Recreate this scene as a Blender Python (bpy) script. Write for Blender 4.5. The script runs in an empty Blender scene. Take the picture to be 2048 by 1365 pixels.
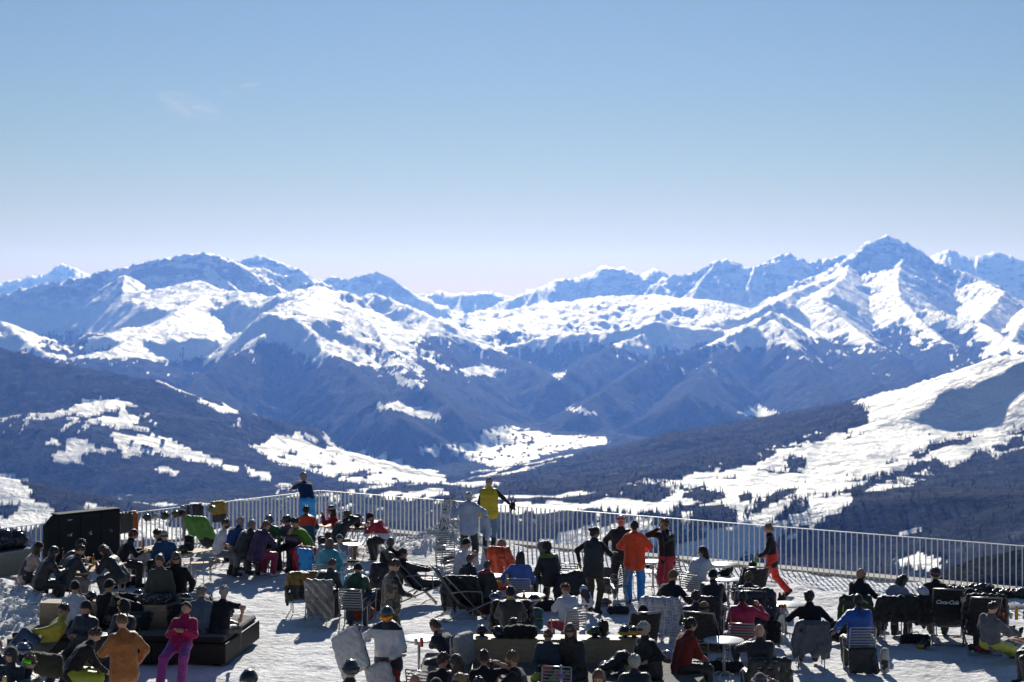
import bpy, bmesh, math, random
import numpy as np
from mathutils import Vector, Matrix

# ------------------------------------------------------------------ camera, sky, sun, exposure
scene = bpy.context.scene
R = math.radians
HC, F, HY, CX = 7.0, 3500.0, 583.0, 1024.0      # camera height (m), focal length / horizon row / centre column on a 2048 px wide frame
cam = bpy.data.cameras.new('camera')
cam.sensor_width = 36.0
cam.lens = 36.0 * F / 2048.0
cam.shift_y = -(682.5 - HY) / 2048.0
cam.clip_start, cam.clip_end = 0.5, 90000.0
cam.dof.use_dof = True
cam.dof.focus_distance = 36.0
cam.dof.aperture_fstop = 2.0
cam_o = bpy.data.objects.new('camera', cam)
scene.collection.objects.link(cam_o)
cam_o.location = (0, 0, HC)
cam_o.rotation_euler = (R(90), 0, 0)
scene.camera = cam_o

SUN_EL = R(27)
world = bpy.data.worlds.new('World')
scene.world = world
world.use_nodes = True
wn = world.node_tree
for n in list(wn.nodes):
    wn.nodes.remove(n)
sky = wn.nodes.new('ShaderNodeTexSky')
sky.sky_type = 'NISHITA'
sky.sun_disc = False
sky.sun_elevation = SUN_EL
sky.sun_rotation = 0.0            # sun straight ahead (+Y)
sky.altitude = 2250
sky.air_density = 1.6
sky.dust_density = 0.6
sky.ozone_density = 6.0
bg = wn.nodes.new('ShaderNodeBackground')
bg.inputs['Strength'].default_value = 0.049
wo = wn.nodes.new('ShaderNodeOutputWorld')
# a thin wisp of cirrus at the upper left
def _wn(t, **k):
    n = wn.nodes.new(t)
    for a_, v_ in k.items(): setattr(n, a_, v_)
    return n
def _wm(op, a, b, cl=False):
    n = _wn('ShaderNodeMath', operation=op, use_clamp=cl)
    for i_, v_ in enumerate((a, b)):
        if isinstance(v_, (int, float)): n.inputs[i_].default_value = v_
        else: wn.links.new(v_, n.inputs[i_])
    return n.outputs[0]
wtc = _wn('ShaderNodeTexCoord'); wsp = _wn('ShaderNodeSeparateXYZ'); wn.links.new(wtc.outputs['Generated'], wsp.inputs[0])
def _gauss(cx_, cz_, rx_, rz_, tilt_):
    dx_ = _wm('SUBTRACT', wsp.outputs['X'], cx_); dz_ = _wm('SUBTRACT', wsp.outputs['Z'], cz_)
    dz_ = _wm('SUBTRACT', dz_, _wm('MULTIPLY', dx_, tilt_))
    q_ = _wm('ADD', _wm('POWER', _wm('ABSOLUTE', _wm('DIVIDE', dx_, rx_), 0), 2.0), _wm('POWER', _wm('ABSOLUTE', _wm('DIVIDE', dz_, rz_), 0), 2.0))
    return _wm('SUBTRACT', 1.0, q_, True)
wmp = _wn('ShaderNodeMapping'); wmp.inputs['Scale'].default_value = (60, 60, 190); wmp.inputs['Rotation'].default_value = (0, R(12), 0); wn.links.new(wtc.outputs['Generated'], wmp.inputs[0])
wno = _wn('ShaderNodeTexNoise'); wno.inputs['Scale'].default_value = 1.0; wno.inputs['Detail'].default_value = 6; wno.inputs['Distortion'].default_value = .7; wn.links.new(wmp.outputs[0], wno.inputs[0])
wg = _wm('ADD', _gauss(-.180, .1035, .020, .0075, -.25), _gauss(-.152, .1135, .012, .0028, .3), True)
wc_ = _wm('MULTIPLY', wg, _wm('MULTIPLY', _wm('SUBTRACT', wno.outputs['Fac'], .36), 1.5, True), True)
wmx = _wn('ShaderNodeMix', data_type='RGBA'); wmx.inputs[7].default_value = (11, 11.5, 12.5, 1)
wn.links.new(wc_, wmx.inputs[0]); wn.links.new(sky.outputs[0], wmx.inputs[6]); 
wwb = _wn('ShaderNodeMix', data_type='RGBA', blend_type='MULTIPLY'); wwb.inputs[0].default_value = 1.0; wwb.inputs[7].default_value = (1.03, .99, .985, 1)   # white balance of the whole sky
wn.links.new(wmx.outputs[2], wwb.inputs[6]); wn.links.new(wwb.outputs[2], bg.inputs[0])
wn.links.new(bg.outputs[0], wo.inputs[0])

sun = bpy.data.lights.new('sun', 'SUN')
sun.energy = 4.6
sun.angle = R(0.53)
sun.color = (1.0, 0.95, 0.88)
sun_o = bpy.data.objects.new('sun', sun)
scene.collection.objects.link(sun_o)
sun_o.rotation_euler = (-(R(90) - SUN_EL), 0, 0)   # light travels towards -Y and down
vs = scene.view_settings
vs.view_transform = 'Standard'
vs.look = 'None'
vs.exposure = 0.18
vs.gamma = 1.0
vs.use_curve_mapping = False
cy = scene.cycles
cy.max_bounces = 5
cy.diffuse_bounces = 3
cy.glossy_bounces = 2
cy.transmission_bounces = 4
cy.volume_bounces = 0
cy.transparent_max_bounces = 8
cy.use_denoising = True
cy.denoiser = 'OPENIMAGEDENOISE'
cy.denoising_input_passes = 'RGB_ALBEDO_NORMAL'
cy.caustics_reflective = False
cy.caustics_refractive = False
cy.sample_clamp_indirect = 4.0

HAZE_DENSITY = 3.1e-5
HAZE_COLOR = (0.13, 0.30, 0.97)
HAZE_G = 0.5

# ------------------------------------------------------------------ helpers
COL = scene.collection
rng = random.Random(7)
nrg = np.random.default_rng(11)

def at(px, py, z=0.0):
    """point at height z that the photograph shows at (px, py)"""
    y = (HC - z) * F / (py - HY)
    return Vector(((px - CX) * y / F, y, z))

def atd(px, py, d):
    """point at depth d metres"""
    return ((px - CX) / F * d, d, HC - (py - HY) / F * d)

def tag(o, label=None, cat=None, group=None, kind=None):
    if label: o['label'] = label
    if cat: o['category'] = cat
    if group: o['group'] = group
    if kind: o['kind'] = kind
    return o

def link(o, parent=None):
    COL.objects.link(o)
    if parent is not None:
        o.parent = parent
    return o

def thing(name, label, cat, loc=(0, 0, 0), yaw=0.0, group=None):
    o = bpy.data.objects.new(name, None)
    o.empty_display_size = 0.1
    link(o)
    o.location = loc
    o.rotation_euler = (0, 0, R(yaw))
    return tag(o, label, cat, group)

def set_smooth(me, s=True):
    if len(me.polygons):
        me.polygons.foreach_set('use_smooth', [s] * len(me.polygons))

def mesh_obj(name, me, mat=None, parent=None, smooth=True):
    if mat is not None and not me.materials:
        for m in (mat if isinstance(mat, (list, tuple)) else [mat]):
            me.materials.append(m)
    if smooth:
        set_smooth(me)
    return link(bpy.data.objects.new(name, me), parent)

def np_mesh(name, V, Q):
    """mesh from float (n,3) and int (m,4) or (m,3) arrays"""
    me = bpy.data.meshes.new(name)
    V = np.ascontiguousarray(V, dtype=np.float32); Q = np.ascontiguousarray(Q, dtype=np.int32)
    k = Q.shape[1]
    me.vertices.add(len(V)); me.vertices.foreach_set('co', V.ravel())
    me.loops.add(Q.size); me.loops.foreach_set('vertex_index', Q.ravel())
    me.polygons.add(len(Q))
    me.polygons.foreach_set('loop_start', np.arange(0, Q.size, k, dtype=np.int32))
    me.update(calc_edges=True)
    return me

# ---- mesh builder of boxes, tubes, discs: ONE mesh per build
class MB:
    def __init__(s): s.v = []; s.f = []; s.m = []
    def add(s, vs, fs, mi=0):
        b = len(s.v); s.v += [tuple(v) for v in vs]
        for f in fs:
            s.f.append([b + i for i in f]); s.m.append(mi)
    def box(s, c, h, rot=None, mi=0):
        c = Vector(c)
        vs = []
        for z in (-1, 1):
            for x, y in ((-1, -1), (1, -1), (1, 1), (-1, 1)):
                p = Vector((x * h[0], y * h[1], z * h[2]))
                if rot is not None: p = rot @ p
                vs.append(c + p)
        s.add(vs, [(3, 2, 1, 0), (4, 5, 6, 7), (0, 1, 5, 4), (1, 2, 6, 5), (2, 3, 7, 6), (3, 0, 4, 7)], mi)
        return s
    def tube(s, pts, r, n=6, mi=0, caps=True, closed=False):
        pts = [Vector(p) for p in pts]
        rs = r if isinstance(r, (list, tuple)) else [r] * len(pts)
        N = len(pts); rings = []
        prev = None
        for i, p in enumerate(pts):
            if closed: t = pts[(i + 1) % N] - pts[i - 1]
            else: t = pts[min(i + 1, N - 1)] - pts[max(i - 1, 0)]
            if t.length < 1e-9: t = Vector((0, 0, 1))
            t.normalize()
            a = prev if prev is not None else (Vector((0, 0, 1)) if abs(t.z) < 0.9 else Vector((1, 0, 0)))
            u = (a - t * a.dot(t))
            if u.length < 1e-6: u = Vector((1, 0, 0)) - t * t.x
            u.normalize(); prev = u
            w = t.cross(u)
            rings.append([p + (u * math.cos(2 * math.pi * k / n) + w * math.sin(2 * math.pi * k / n)) * rs[i] for k in range(n)])
        vs = [v for rg in rings for v in rg]; fs = []
        for i in range(N if closed else N - 1):
            for k in range(n):
                a, b = i * n, ((i + 1) % N) * n
                fs.append((a + k, a + (k + 1) % n, b + (k + 1) % n, b + k))
        if caps and not closed:
            fs.append(tuple(reversed(range(n)))); fs.append(tuple((N - 1) * n + k for k in range(n)))
        s.add(vs, fs, mi); return s
    def lathe(s, prof, c=(0, 0, 0), n=20, mi=0):
        vs = []; fs = []
        for r, z in prof:
            for k in range(n):
                a = 2 * math.pi * k / n
                vs.append((c[0] + r * math.cos(a), c[1] + r * math.sin(a), c[2] + z))
        for i in range(len(prof) - 1):
            for k in range(n):
                fs.append((i * n + k, i * n + (k + 1) % n, (i + 1) * n + (k + 1) % n, (i + 1) * n + k))
        fs.append(tuple(reversed(range(n)))); fs.append(tuple((len(prof) - 1) * n + k for k in range(n)))
        s.add(vs, fs, mi); return s
    def mesh(s, name, mats=None):
        me = bpy.data.meshes.new(name)
        me.from_pydata(s.v, [], s.f)
        if mats:
            for m in (mats if isinstance(mats, (list, tuple)) else [mats]): me.materials.append(m)
            me.polygons.foreach_set('material_index', s.m)
        me.update()
        return me
    def build(s, name, mats, parent=None, smooth=False, bevel=0.0):
        me = s.mesh(name, mats)
        o = mesh_obj(name, me, None, parent, smooth)
        if bevel:
            b = o.modifiers.new('bevel', 'BEVEL'); b.width = bevel; b.segments = 1; b.limit_method = 'ANGLE'
        return o

# ---- value noise in numpy
def _hash(ix, iy, seed):
    h = (ix.astype(np.int64) * 374761393 + iy.astype(np.int64) * 668265263 + seed * 974634777) & 0xFFFFFFFF
    h = ((h ^ (h >> 13)) * 1274126177) & 0xFFFFFFFF
    return ((h ^ (h >> 16)) & 0xFFFF) / 65535.0

def vnoise(x, y, seed=0):
    ix = np.floor(x); iy = np.floor(y); fx = x - ix; fy = y - iy
    fx = fx * fx * fx * (fx * (fx * 6 - 15) + 10); fy = fy * fy * fy * (fy * (fy * 6 - 15) + 10)
    ix = ix.astype(np.int64); iy = iy.astype(np.int64)
    a = _hash(ix, iy, seed); b = _hash(ix + 1, iy, seed); c = _hash(ix, iy + 1, seed); d = _hash(ix + 1, iy + 1, seed)
    return (a + (b - a) * fx) * (1 - fy) + (c + (d - c) * fx) * fy

def fbm(x, y, octv=4, seed=0, gain=0.5):
    s = 0; a = 1; t = 0
    for i in range(octv):
        s = s + a * vnoise(x, y, seed + i); t += a; a *= gain
        x, y = 1.6 * x + 1.2 * y + 17.3, -1.2 * x + 1.6 * y + 5.1
    return s / t

def ridged(x, y, octv=5, seed=0, gain=0.5):
    s = 0; a = 1; t = 0
    for i in range(octv):
        s = s + a * (1 - np.abs(2 * vnoise(x, y, seed + i) - 1)); t += a; a *= gain
        x, y = 1.6 * x + 1.2 * y + 9.1, -1.2 * x + 1.6 * y + 3.7
    return s / t

def sstep(a, b, x):
    t = np.clip((x - a) / (b - a), 0, 1)
    return t * t * (3 - 2 * t)

# ---- materials
def new_mat(name):
    m = bpy.data.materials.new(name); m.use_nodes = True
    nt = m.node_tree
    b = nt.nodes.get('Principled BSDF')
    return m, nt, b

_mats = {}
def plain(name, col, rough=0.6, metal=0.0, spec=0.4, bump=0.0, bscale=30.0, var=0.0, coat=0.0, alpha=None):
    key = (name, tuple(col), rough, metal, bump, var)
    if key in _mats: return _mats[key]
    m, nt, b = new_mat(name)
    b.inputs['Base Color'].default_value = (*col, 1)
    b.inputs['Roughness'].default_value = rough
    b.inputs['Metallic'].default_value = metal
    b.inputs['Specular IOR Level'].default_value = spec
    if coat: b.inputs['Coat Weight'].default_value = coat
    if bump or var:
        tc = nt.nodes.new('ShaderNodeTexCoord')
        no = nt.nodes.new('ShaderNodeTexNoise')
        no.inputs['Scale'].default_value = bscale; no.inputs['Detail'].default_value = 4
        nt.links.new(tc.outputs['Object'], no.inputs['Vector'])
        if bump:
            bm = nt.nodes.new('ShaderNodeBump'); bm.inputs['Strength'].default_value = bump; bm.inputs['Distance'].default_value = 0.02
            nt.links.new(no.outputs['Fac'], bm.inputs['Height']); nt.links.new(bm.outputs[0], b.inputs['Normal'])
        if var:
            mx = nt.nodes.new('ShaderNodeMix'); mx.data_type = 'RGBA'
            mx.inputs[6].default_value = (*[c * (1 - var) for c in col], 1); mx.inputs[7].default_value = (*[min(1, c * (1 + var)) for c in col], 1)
            nt.links.new(no.outputs['Fac'], mx.inputs[0]); nt.links.new(mx.outputs[2], b.inputs['Base Color'])
    _mats[key] = m
    return m

def ramp(nt, fac, stops):
    r = nt.nodes.new('ShaderNodeValToRGB')
    el = r.color_ramp.elements
    while len(el) > 1: el.remove(el[0])
    el[0].position = stops[0][0]; el[0].color = (*stops[0][1], 1)
    for p, c in stops[1:]:
        e = el.new(p); e.color = (*c, 1)
    nt.links.new(fac, r.inputs[0])
    return r

# ------------------------------------------------------------------ haze box, mountains, valley
TREE = -455.0    # treeline relative to the terrace
# ridges: points (px, py, distance in km [, front slope]); s1 near slope, w width of near slope (m), s2 slope beyond, rough
RIDGES = [
 # far left horn
 dict(p=[(-250,575,34),(0,564,34),(40,553,34),(90,546,34),(122,526,34),(160,549,34),(230,566,34)], s=.62, sb=.5, r=.8),
 # left massif
 dict(p=[(-250,600,20),(0,590,20),(60,572,20.3),(170,553,20.6),(215,540,21),(300,520,21),(345,511,21),(412,503,21),(445,514,21),(480,527,21.4),(560,549,22),(640,574,22)], s=.85, w=1500, s2=.35, sb=.6, r=1.0),
 dict(p=[(440,522,25),(480,521,25),(512,508,25),(560,525,25),(600,540,25),(650,574,25)], s=.62, sb=.6, r=.9),
 # centre skyline
 dict(p=[(620,577,27),(660,555,27),(700,559,27),(750,544,27),(790,562,27),(825,587,27)], s=.6, w=900, s2=.25, sb=.5, r=.8),
 dict(p=[(815,586,29),(860,586,29),(882,577,29),(905,587,29),(930,584,29),(975,582,29),(1000,583,29),(1040,592,29)], s=.42, w=700, s2=.12, sb=.5, r=.5),
 dict(p=[(1030,592,28),(1075,577,28),(1120,555,28),(1160,553,28),(1210,531,28),(1245,534,28),(1285,550,28),(1308,534,28),(1345,551,28)], s=.5, w=900, s2=.13, sb=.5, r=.6),
 dict(p=[(1345,551,27),(1390,545,27),(1452,513,27),(1495,537,27),(1550,516,27),(1575,509,27),(1592,513,27),(1604,527,27),(1650,518,27),(1700,514,27)], s=.55, w=1200, s2=.22, sb=.5, r=.9),
 # big right summit
 dict(p=[(1690,532,24),(1740,492,24),(1760,477,24),(1790,472,24),(1812,481,24),(1840,500,24),(1870,520,24),(1910,540,23.6),(1960,562,23)], s=.75, w=1500, s2=.4, sb=.6, r=1.0),
 dict(p=[(1850,525,29),(1900,496,29),(1935,513,29),(1990,502,29),(2048,519,29),(2300,530,29)], s=.5, w=1400, s2=.25, sb=.5, r=.7),
 # bright shoulder left of centre
 dict(p=[(400,560,19.2),(430,577,18.4),(330,640,16.6),(225,700,15.2)], s=.22, w=900, s2=.7, sb=.6, r=.35),
 dict(p=[(430,577,18.4),(540,592,17.6),(640,572,17.2),(622,600,16.2),(590,614,15.2)], s=.25, w=350, s2=.66, sb=.5, r=.5),
 dict(p=[(590,614,15.2),(500,690,13.7),(400,760,12.6),(340,830,11.8)], s=.62, sb=.62, r=.6),
 dict(p=[(590,614,15.2),(640,690,13.6),(700,745,12.6),(800,835,11.4)], s=.62, sb=.5, r=.6),
 dict(p=[(640,574,17.2),(700,603,16.6),(742,645,15.6),(790,722,14.0),(835,765,13.2)], s=.5, sb=.45, r=.5),
 # left edge
 dict(p=[(-250,610,15.5),(0,640,15.3),(50,682,14.6),(105,718,13.8),(170,745,13)], s=.55, sb=.5, r=.5),
 dict(p=[(250,550,20),(235,640,17.8),(215,700,16.2)], s=.6, sb=.6, r=.6),
 # middle spur running down to the gorge
 dict(p=[(740,585,21),(800,606,19.6),(860,634,18),(910,664,17),(985,700,16),(1060,736,15),(1140,800,14),(1205,852,13.2),(1265,882,12.4)], s=.42, sb=.4, r=.55),
 dict(p=[(860,634,18),(830,690,15.8),(870,760,13.8),(900,820,12.6)], s=.55, sb=.5, r=.5),
 # snowy alp above the gorge and its forest
 dict(p=[(900,662,20),(960,650,20.5),(1060,628,22),(1180,596,23),(1300,590,23.5),(1420,600,22.5)], s=.23, w=2600, s2=.42, sb=.2, r=.45),
 dict(p=[(1130,668,18.4),(1230,660,18),(1320,640,18)], s=.5, sb=.2, r=.4),
 # right wall of the gorge
 dict(p=[(1560,600,20),(1500,630,18.6),(1400,650,17.6),(1300,663,17),(1240,690,16.5),(1180,722,16),(1118,756,15.4)], s=.5, sb=.4, r=.6),
 dict(p=[(1500,650,17.2),(1400,700,15.8),(1300,724,15),(1230,766,14.5),(1165,815,13.8)], s=.5, sb=.45, r=.5),
 # spurs of the right summit
 dict(p=[(1700,545,23.5),(1600,578,20.5),(1560,602,19.2),(1545,622,18.2),(1620,660,16.8),(1700,714,15.5),(1760,770,14.2)], s=.55, sb=.42, r=.5),
 dict(p=[(1545,622,18.2),(1490,660,16.8),(1425,725,15),(1370,790,13.6)], s=.6, sb=.55, r=.5),
 dict(p=[(1548,640,17.4),(1600,700,15.2),(1640,770,13.6),(1680,830,12.6)], s=.6, sb=.5, r=.5),
 dict(p=[(1640,598,20.5),(1700,650,18.2),(1750,690,16.6),(1850,775,14.2)], s=.55, sb=.42, r=.5),
 dict(p=[(1805,520,23.4),(1795,560,21.4),(1800,598,19.6),(1860,658,17.6),(1900,690,16.6),(1970,750,15)], s=.55, sb=.42, r=.6),
 dict(p=[(1700,520,24.4),(1690,556,22),(1660,575,21)], s=.5, sb=.5, r=.5),
 dict(p=[(1960,560,23),(2010,585,21),(1960,640,19)], s=.6, sb=.5, r=.6),
 dict(p=[(1850,618,20),(1900,630,19),(1960,645,18.4),(2010,675,17),(2100,720,15.6)], s=.6, sb=.42, r=.5),
 dict(p=[(2300,560,22),(2120,580,20.5),(2048,640,18.5),(2000,720,16)], s=.6, sb=.5, r=.5),
 # right hill with the ski slopes
 dict(p=[(2300,690,6.4),(2130,696,6.6),(2048,706,6.8),(2000,711,6.9),(1960,731,7.0),(1900,746,7.2),(1830,767,7.4),(1770,783,7.6),(1710,801,7.8)], s=.50, w=430, s2=.09, sb=.35, r=.25),
 dict(p=[(1710,801,7.8),(1640,812,8.2),(1560,830,8.6),(1480,843,9.0),(1380,865,9.4),(1280,880,9.8),(1180,900,10),(1090,935,10.1),(1020,962,10.1),(975,990,10)], s=.17, w=2300, s2=.10, sb=.4, r=.2),
 dict(p=[(2300,1000,3.4),(2048,985,3.7),(1800,995,4.2),(1600,1030,4.8),(1480,1060,5.2),(1330,1090,5.8)], s=.30, sb=.10, r=.22),
 dict(p=[(1860,1150,1.25),(1920,1106,1.25),(1960,1092,1.25),(2048,1076,1.25),(2400,1050,1.25)], s=.5, sb=.6, r=.15),
 # left forested ridge with clearings
 dict(p=[(-300,675,10.2),(0,692,10),(100,722,9.8),(180,736,9.7),(300,757,9.6),(400,808,9.4),(480,848,9.3),(560,866,9.3),(640,886,9.4),(760,916,9.4),(890,950,9.3),(965,985,9.1)], s=.34, w=1300, s2=.30, sb=.4, r=.35),
 dict(p=[(540,905,8.6),(640,930,8.4),(760,950,8.3),(900,975,8.5)], s=.06, w=900, s2=.4, sb=.35, r=.12),
 dict(p=[(60,830,8.6),(150,810,8.7),(230,800,8.9),(300,850,8.6),(390,900,8.1),(470,945,7.8),(600,990,7.4)], s=.16, w=500, s2=.34, sb=.3, r=.2),
 dict(p=[(-300,940,5.0),(0,952,5.0),(60,985,5.1),(150,1003,5.3),(250,1030,5.6),(420,1065,6)], s=.17, w=900, s2=.3, sb=.3, r=.25),
]
# the range goes on to both sides of the photograph
for _x0, _sg in ((-300, -1), (2330, 1)):
    for _d, _h, _s in ((31, 540, .6), (25, 560, .6), (19, 610, .62), (14, 700, .55), (9.6, 690, .34), (6, 900, .25)):
        _q = []
        for _i in range(9):
            _q.append((_x0 + _sg * 175 * _i * (1 if _d > 9 else 1.3), _h + 34 * math.sin(_i * 1.9 + _d) + 16 * math.sin(_i * 4.3 + 2 * _d), _d + .5 * math.sin(_i * 1.1 + _d)))
        RIDGES.append(dict(p=_q, s=_s, sb=.5, r=.7 if _d > 12 else .3))
FLOOR = -1105.0

def ridge_pts(rd):
    """high up the spurs stay close to the ridge they leave, lower down they run out into the valley"""
    q = rd['p']; c0 = q[0][2]; n = len(q)
    spur = rd['s'] >= .4 and min(t[2] for t in q) > 11 and c0 < 24.5
    out = []
    for i, (a, b, c) in enumerate(q):
        u = i / (n - 1)
        kk = (.45 + .55 * u ** 1.3) if spur else 1.0
        out.append(atd(a, b, (c0 + (c - c0) * kk) * 1000))
    return np.array(out)
RIB = random.Random(3)
def ribs():
    out = []
    for rd in RIDGES:
        if rd['s'] < .42 or rd['r'] < .5 or min(q[2] for q in rd['p']) < 11: continue
        P = list(ridge_pts(rd))
        acc = RIB.uniform(100, 500)
        for a, b in zip(P[:-1], P[1:]):
            L = np.hypot(*(b - a)[:2])
            while acc < L:
                q = a + (b - a) * acc / L
                t = (b - a)[:2] / L; n = np.array([t[1], -t[0]])
                if n[1] > 0: n = -n
                ang = RIB.uniform(-.95, .95); n = np.array([n[0] * math.cos(ang) - n[1] * math.sin(ang), n[0] * math.sin(ang) + n[1] * math.cos(ang)])
                fs = rd['s'] * 1.38; ln = RIB.uniform(500, 1500)
                e = q + np.array([n[0] * ln, n[1] * ln, -fs * RIB.uniform(.60, .82) * ln * max(.5, math.cos(ang))])
                m_ = (q + e) / 2 + np.array([RIB.uniform(-90, 90), 0, RIB.uniform(-20, 50)])
                out.append(dict(P=np.array([q - [0, 0, 8], m_, e]), s=.66, w=380, s2=.95, sb=.66 * 1.38, r=.4))
                acc += RIB.uniform(420, 900)
            acc -= L
    return out

def terrain_height(X, Y):
    shp = X.shape
    X = X.ravel(); Y = Y.ravel()
    D = np.hypot(X, Y)
    # domain warp so that no ridge is a clean cone
    wx = (fbm(X / 1900, Y / 1900, 3, 3) - .5) * 900; wy = (fbm(X / 1900, Y / 1900, 3, 31) - .5) * 900
    ws = sstep(2500, 12000, D)
    floor = FLOOR + 60 * (fbm(X / 1500, Y / 1500, 3, 77) - .5) + sstep(12000, 14000, Y) * 110 * (ridged(X / 1500, Y / 1500, 3, 79) - .6)
    Z = floor.copy(); E = np.zeros_like(Z); DIST = np.full_like(Z, 4000.0)
    n1 = ridged(X / 1500, Y / 1500, 5, 5, .55) - .62
    n2 = ridged(X / 420, Y / 420, 4, 15, .55) - .6
    n3 = ridged(X / 130, Y / 130, 3, 25, .6) - .6
    for rd in RIDGES + ribs():
        P = rd['P'] if 'P' in rd else ridge_pts(rd)
        best = np.full_like(Z, -1e9); bd = np.full_like(Z, 1e9)
        s, s2, w, sb = rd['s'], rd.get('s2', rd['s']), rd.get('w', 1e9), rd['sb']
        # only where it can matter
        for i in range(len(P) - 1):
            a, b = P[i], P[i + 1]
            dx, dy = b[0] - a[0], b[1] - a[1]
            L2 = dx * dx + dy * dy
            reach = 5200 if 'p' in rd else 1100
            m = (X > min(a[0], b[0]) - reach) & (X < max(a[0], b[0]) + reach) & (Y > min(a[1], b[1]) - reach) & (Y < max(a[1], b[1]) + reach)
            idx = np.nonzero(m)[0]
            if not len(idx): continue
            # warp fades to zero at the crest so that the crest stays where it is
            x0, y0 = X[idx], Y[idx]
            t = np.clip(((x0 - a[0]) * dx + (y0 - a[1]) * dy) / L2, 0, 1)
            d0 = np.hypot(x0 - a[0] - t * dx, y0 - a[1] - t * dy)
            k = np.clip(d0 / 1500, 0, 1) * .55 * ws[idx]
            x1 = x0 + wx[idx] * k; y1 = y0 + wy[idx] * k
            t = np.clip(((x1 - a[0]) * dx + (y1 - a[1]) * dy) / L2, 0, 1)
            qx = x1 - a[0] - t * dx; qy = y1 - a[1] - t * dy
            d = np.hypot(qx, qy)
            fr = sstep(-.35, .35, -qy / np.maximum(d, 1))          # 1 in front of the ridge
            zf = s * (1.38 if s > .4 else 1.0) * np.minimum(d, w) + s2 * (1.38 if s2 > .4 else 1.0) * np.maximum(d - w, 0)
            zb = sb * d
            z = a[2] + t * (b[2] - a[2]) - (fr * zf + (1 - fr) * zb)
            amp = rd['r'] * np.clip(d / 700, .02, 1)
            z = z + amp * (430 * n1[idx] + 190 * n2[idx]) + rd['r'] * ws[idx] * (75 * n2[idx] + 85 * n3[idx])
            up = z > best[idx]
            best[idx] = np.where(up, z, best[idx]); bd[idx] = np.where(up, d, bd[idx])
        up = best > Z
        Z = np.where(up, best, Z); DIST = np.where(up, bd, DIST)
    return Z.reshape(shp), DIST.reshape(shp)

def in_poly(px, py, poly):
    c = np.zeros(px.shape, bool)
    n = len(poly); j = n - 1
    for i in range(n):
        xi, yi = poly[i]; xj, yj = poly[j]
        if yi != yj:
            c ^= ((yi > py) != (yj > py)) & (px < (xj - xi) * (py - yi) / (yj - yi) + xi)
        j = i
    return c

# open meadows inside the woods, and woods above / outside the general rule: outlines with their distance range (km)
MEADOWS = [
 (7,13,[(60,835),(150,815),(195,795),(235,800),(260,825),(320,850),(300,862),(240,860),(190,850),(120,835)]),
 (6,12,[(215,870),(310,868),(350,885),(400,905),(470,935),(480,945),(390,925),(300,905),(255,915),(245,895)]),
 (6,12,[(125,885),(185,882),(190,900),(140,912)]),
 (6,12,[(485,930),(560,955),(620,985),(560,975),(500,950)]),
 (6,13,[(500,895),(560,870),(600,868),(680,895),(780,918),(890,948),(885,968),(800,965),(760,975),(690,965),(620,945),(560,930)]),
 (8,18,[(830,898),(900,890),(955,888),(968,862),(1010,849),(1060,860),(1120,870),(1215,872),(1222,882),(1150,898),(1100,905),(1060,920),(1010,940),(960,925),(900,912),(840,905)]),
 (8,16,[(740,815),(800,803),(880,832),(870,840),(800,825)]),
 (8,16,[(768,742),(800,750),(850,765),(840,775),(800,768)]),
 (8,18,[(920,740),(965,730),(1010,742),(980,755),(930,752)]),
 (8,18,[(1130,818),(1160,812),(1205,830),(1180,830)]),
 (8,18,[(1475,825),(1500,810),(1560,825),(1540,835),(1490,832)]),
 (8,22,[(1095,735),(1120,745),(1135,742),(1118,760)]),
 (4,12,[(0,945),(40,955),(70,985),(60,1000),(100,1010),(130,1040),(60,1060),(0,1080),(-80,1080),(-80,940)]),
 (4,12,[(150,1000),(200,1010),(235,1030),(215,1040),(170,1015)]),
 (6,12,[(235,1000),(330,1010),(420,1015),(480,1000),(560,1000),(600,985),(640,1010),(700,1000),(760,985),(770,1000),(700,1050),(560,1060),(400,1060),(300,1045)]),
 (4,13,[(1690,800),(1800,770),(2100,690),(2300,690),(2300,880),(2048,890),(1960,905),(1900,930),(1800,940),(1740,955),(1640,990),(1560,1030),(1500,1060),(1440,1080),(1300,1100),(1270,1040),(1330,1000),(1400,960),(1500,930),(1560,905),(1620,890),(1680,865),(1740,850),(1730,830)]),
 (3,7,[(1500,1075),(1570,1040),(1640,1005),(1700,985),(1690,1000),(1640,1040),(1590,1075),(1500,1110),(1400,1150),(1300,1150),(1330,1110)]),
 (3,8,[(1480,1060),(1530,1040),(1580,1010),(1540,1050),(1490,1080),(1380,1120),(1330,1120)]),
 (6,12,[(1020,1110),(1100,1060),(1180,1045),(1260,1040),(1330,1050),(1320,1085),(1240,1110),(1100,1150),(1000,1150)]),
]
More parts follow.
